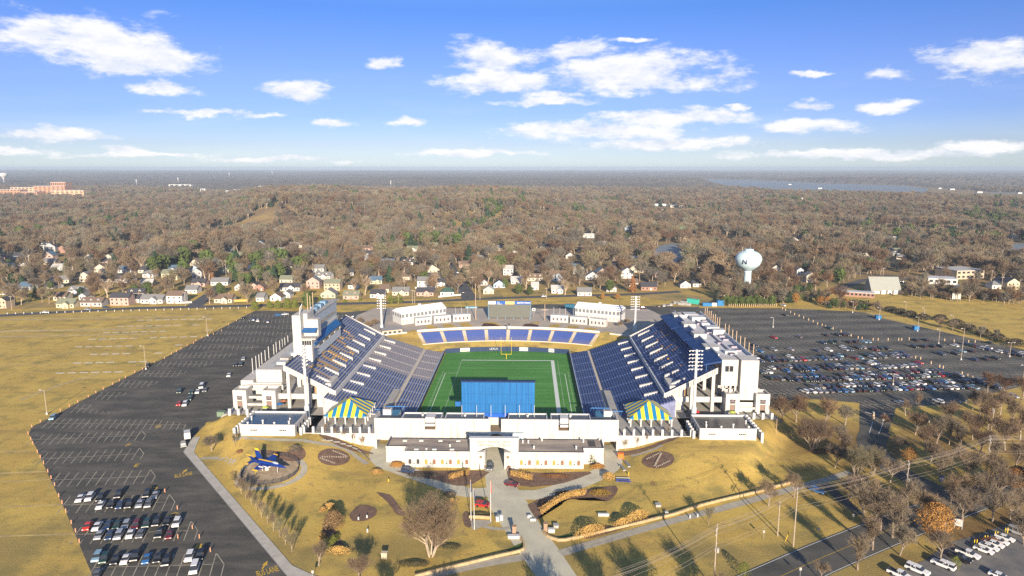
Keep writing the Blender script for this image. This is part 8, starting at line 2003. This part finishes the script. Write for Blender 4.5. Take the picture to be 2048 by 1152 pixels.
# canopy of the farthest woods on low hills
CAN = bpy.data.materials.new('far canopy'); CAN.use_nodes = True; t_ = CAN.node_tree; b_ = t_.nodes['Principled BSDF']; b_.inputs['Roughness'].default_value = 1; b_.inputs['Specular IOR Level'].default_value = 0
g_ = t_.nodes.new('ShaderNodeNewGeometry'); prev = None
for (sc_, c0_, c1_, lo_, hi_) in ((.0016, (.17, .145, .12), (.14, .125, .11), .4, .6), (.006, None, (.10, .105, .085), .55, .72), (.03, None, (.22, .19, .155), .5, .75)):
    n_ = t_.nodes.new('ShaderNodeTexNoise'); n_.inputs['Scale'].default_value = sc_; n_.inputs['Detail'].default_value = 6; t_.links.new(g_.outputs['Position'], n_.inputs['Vector'])
    r_ = t_.nodes.new('ShaderNodeMapRange'); r_.inputs['From Min'].default_value = lo_; r_.inputs['From Max'].default_value = hi_; t_.links.new(n_.outputs[0], r_.inputs['Value'])
    m_ = t_.nodes.new('ShaderNodeMix'); m_.data_type = 'RGBA'; t_.links.new(r_.outputs[0], m_.inputs['Factor']); m_.inputs['B'].default_value = c1_ + (1,)
    if prev is None: m_.inputs['A'].default_value = c0_ + (1,)
    else: t_.links.new(prev, m_.inputs['A'])
    prev = m_.outputs['Result']
t_.links.new(prev, b_.inputs['Base Color'])
mb = MB(); rows = [3000 * 1.0215 ** i for i in range(84)]; NC = 560
for r in rows:
    for j in range(NC + 1):
        a = R(-43) + R(86) * j / NC; x = r * math.tan(a) ; y = r
        qx, qy = to_px((x, y, 0))
        hh = 9 + 9 * noise.noise((x * .02, y * .011, 0)) + 4 * noise.noise((x * .06, y * .03, 5)) + (26 * max(0, noise.noise((x * .0006, y * .0009, 9)) + .15) + 4) * min(1, (r - 3000) / 1500)
        left = 1 - sst(-9000, 3000, x * 9000 / r); hh += left * 24 * sst(5000, 15000, r)
        hh *= min(1, max(0, (r - 2900) / 400))
        if any(inpoly(x, y, q) for q in (NOGO[11],)): hh = -4
        mb.v.append((x, y, hh))
Hh = np.array([v[2] for v in mb.v]).reshape(len(rows), NC + 1); wet = Hh < -3.5
for _ in range(5):
    Pd = np.pad(np.where(wet, 0, Hh), 1, mode='edge'); Av = sum(Pd[1 + a:1 + a + Hh.shape[0], 1 + b:1 + b + Hh.shape[1]] for a in (-1, 0, 1) for b in (-1, 0, 1)) / 9
    near = np.pad(wet, 3); near = sum(near[3 + a:3 + a + Hh.shape[0], 3 + b:3 + b + Hh.shape[1]] for a in (-2, -1, 0, 1, 2) for b in (-3, -2, -1, 0, 1, 2, 3)) > 0
    Hh = np.where(near & ~wet, Av, Hh)
mb.v = [(x, y, float(z)) for (x, y, _), z in zip(mb.v, Hh.ravel())]
for i in range(len(rows) - 1):
    for j in range(NC): a = i * (NC + 1) + j; mb.f.append((a, a + 1, a + NC + 2, a + NC + 1)); mb.m.append(0)
fw_ = mb.build('far_woods', CAN, None, (0, 0, 0)); tag(fw_, 'brown wooded hills along the skyline', 'woods', None, 'stuff')
# ------------------------------------------------------------ labels by landmark
LANDMARKS = [('left striped tent', -71, 260, 0), ('right striped tent', 48, 260, 0), ('arched main gate', -11, 224, 0), ('blue display jet', JP.x, JP.y, 0), ('water tower', at(1493, 587, 0).x, at(1493, 587, 0).y, 0), ('grey scoreboard', XS, 436, 0), ('left white tent', at(848, 645, 0).x, 440, 0), ('right white tent', at(1200, 645, 0).x, 440, 0), ('white press box', -100, 300, 20), ('suite building', 87, 317, 20), ('flagpoles', at(960, 1045).x, at(960, 1045).y, 0),
    ('A-frame church', at(1771, 588, 0).x, at(1771, 588, 0).y, 0), ('white-fenced corner yard', at(894, 592, 0).x, at(894, 592, 0).y, 0), ('white colonial house', at(349, 607, 0).x, at(349, 607, 0).y, 0), ('three-dormer house', at(182, 613, 0).x, at(182, 613, 0).y, 0), ('two-dormer pink house', at(702, 599, 0).x, at(702, 599, 0).y, 0), ('russet cone-shaped tree', at(1265, 585, 0).x, at(1265, 585, 0).y, 0), ('golden meadow', at(1900, 625, 0).x, at(1900, 625, 0).y, 0), ('large tan building', at(1940, 558, 0).x, at(1940, 558, 0).y, 0), ('tan house with chimney', at(664, 581, 0).x, at(664, 581, 0).y, 0), ('long yellow house', at(339, 560, 0).x, at(339, 560, 0).y, 0), ('teal container', at(1386, 607, 0).x, at(1386, 607, 0).y, 0), ('tall roadside pole', at(1587, 1093).x, at(1587, 1093).y, 0), ('drive ticket posts', at(1756, 840).x, at(1756, 840).y, 0), ('service lot sedans', at(2000, 1080).x, at(2000, 1080).y, 0), ('west lot van', z5(1500, 652).x, z5(1500, 652).y, 0), ('leathery brown shrub', at(667, 1052).x, at(667, 1052).y, 0), ('green highway sign', at(1366, 475, 0).x, at(1366, 475, 0).y, 0), ('brick hospital', at(90, 392, 0).x, at(90, 392, 0).y, 0), ('school wings', at(1790, 515, 0).x, at(1790, 515, 0).y, 0), ('leftmost box house', at(48, 541, 0).x, at(48, 541, 0).y, 0), ('blue lamp-post container', at(1831, 660).x, at(1831, 660).y, 0)]
LANDMARKS = [q for q in LANDMARKS if q[0] != 'leftmost box house'] + [('blue-roofed white house', at(48, 541, 0).x, at(48, 541, 0).y, 0)]
LPX = [(n, *to_px((x, y, z))) for n, x, y, z in LANDMARKS]
bpy.context.view_layer.update()
buckets = {}
for o, desc in PENDING:
    q = to_px(o.location); best = None
    for n, lx, ly in LPX:
        dx = q[0] - lx; dy = (q[1] - ly) * 2.2; d2 = dx * dx + dy * dy
        if best is None or d2 < best[0]: best = (d2, n, dx, dy)
    _, n, dx, dy = best
    rel = ('left of' if dx < 0 else 'right of') if abs(dx) > abs(dy) * .8 else ('behind' if dy < 0 else 'in front of')
    buckets.setdefault((desc, rel, n), []).append((best[0], o))
for (desc, rel, n), lst in buckets.items():
    lst.sort(key=lambda a: a[0])
    for i, (_, o) in enumerate(lst):
        o['label'] = '%s %s the %s' % (desc, rel, n) if len(lst) == 1 else '%s %s the %s, %s' % (desc, rel, n, 'nearest' if i == 0 else ordw(i + 1) + ' nearest')
for o in SC.objects:
    if '_o' in o: del o['_o']
# ------------------------------------------------------------ haze: the air between the stadium and the skyline
HAZE = True
if HAZE:
    hm_ = bpy.data.materials.new('haze'); hm_.use_nodes = True; t_ = hm_.node_tree; t_.nodes.clear(); o_ = t_.nodes.new('ShaderNodeOutputMaterial'); v_ = t_.nodes.new('ShaderNodeVolumePrincipled')
    v_.inputs['Color'].default_value = (0.46, 0.57, 0.72, 1); v_.inputs['Density'].default_value = 0.00009; v_.inputs['Anisotropy'].default_value = -0.12
    t_.links.new(v_.outputs[0], o_.inputs['Volume'])
    ho = MB().box(-22000, 22000, -400, 19000, -6, 112).build('haze', hm_, None, (0, 0, 0)); tag(ho, 'pale blue air over the whole landscape', 'haze', None, 'stuff')
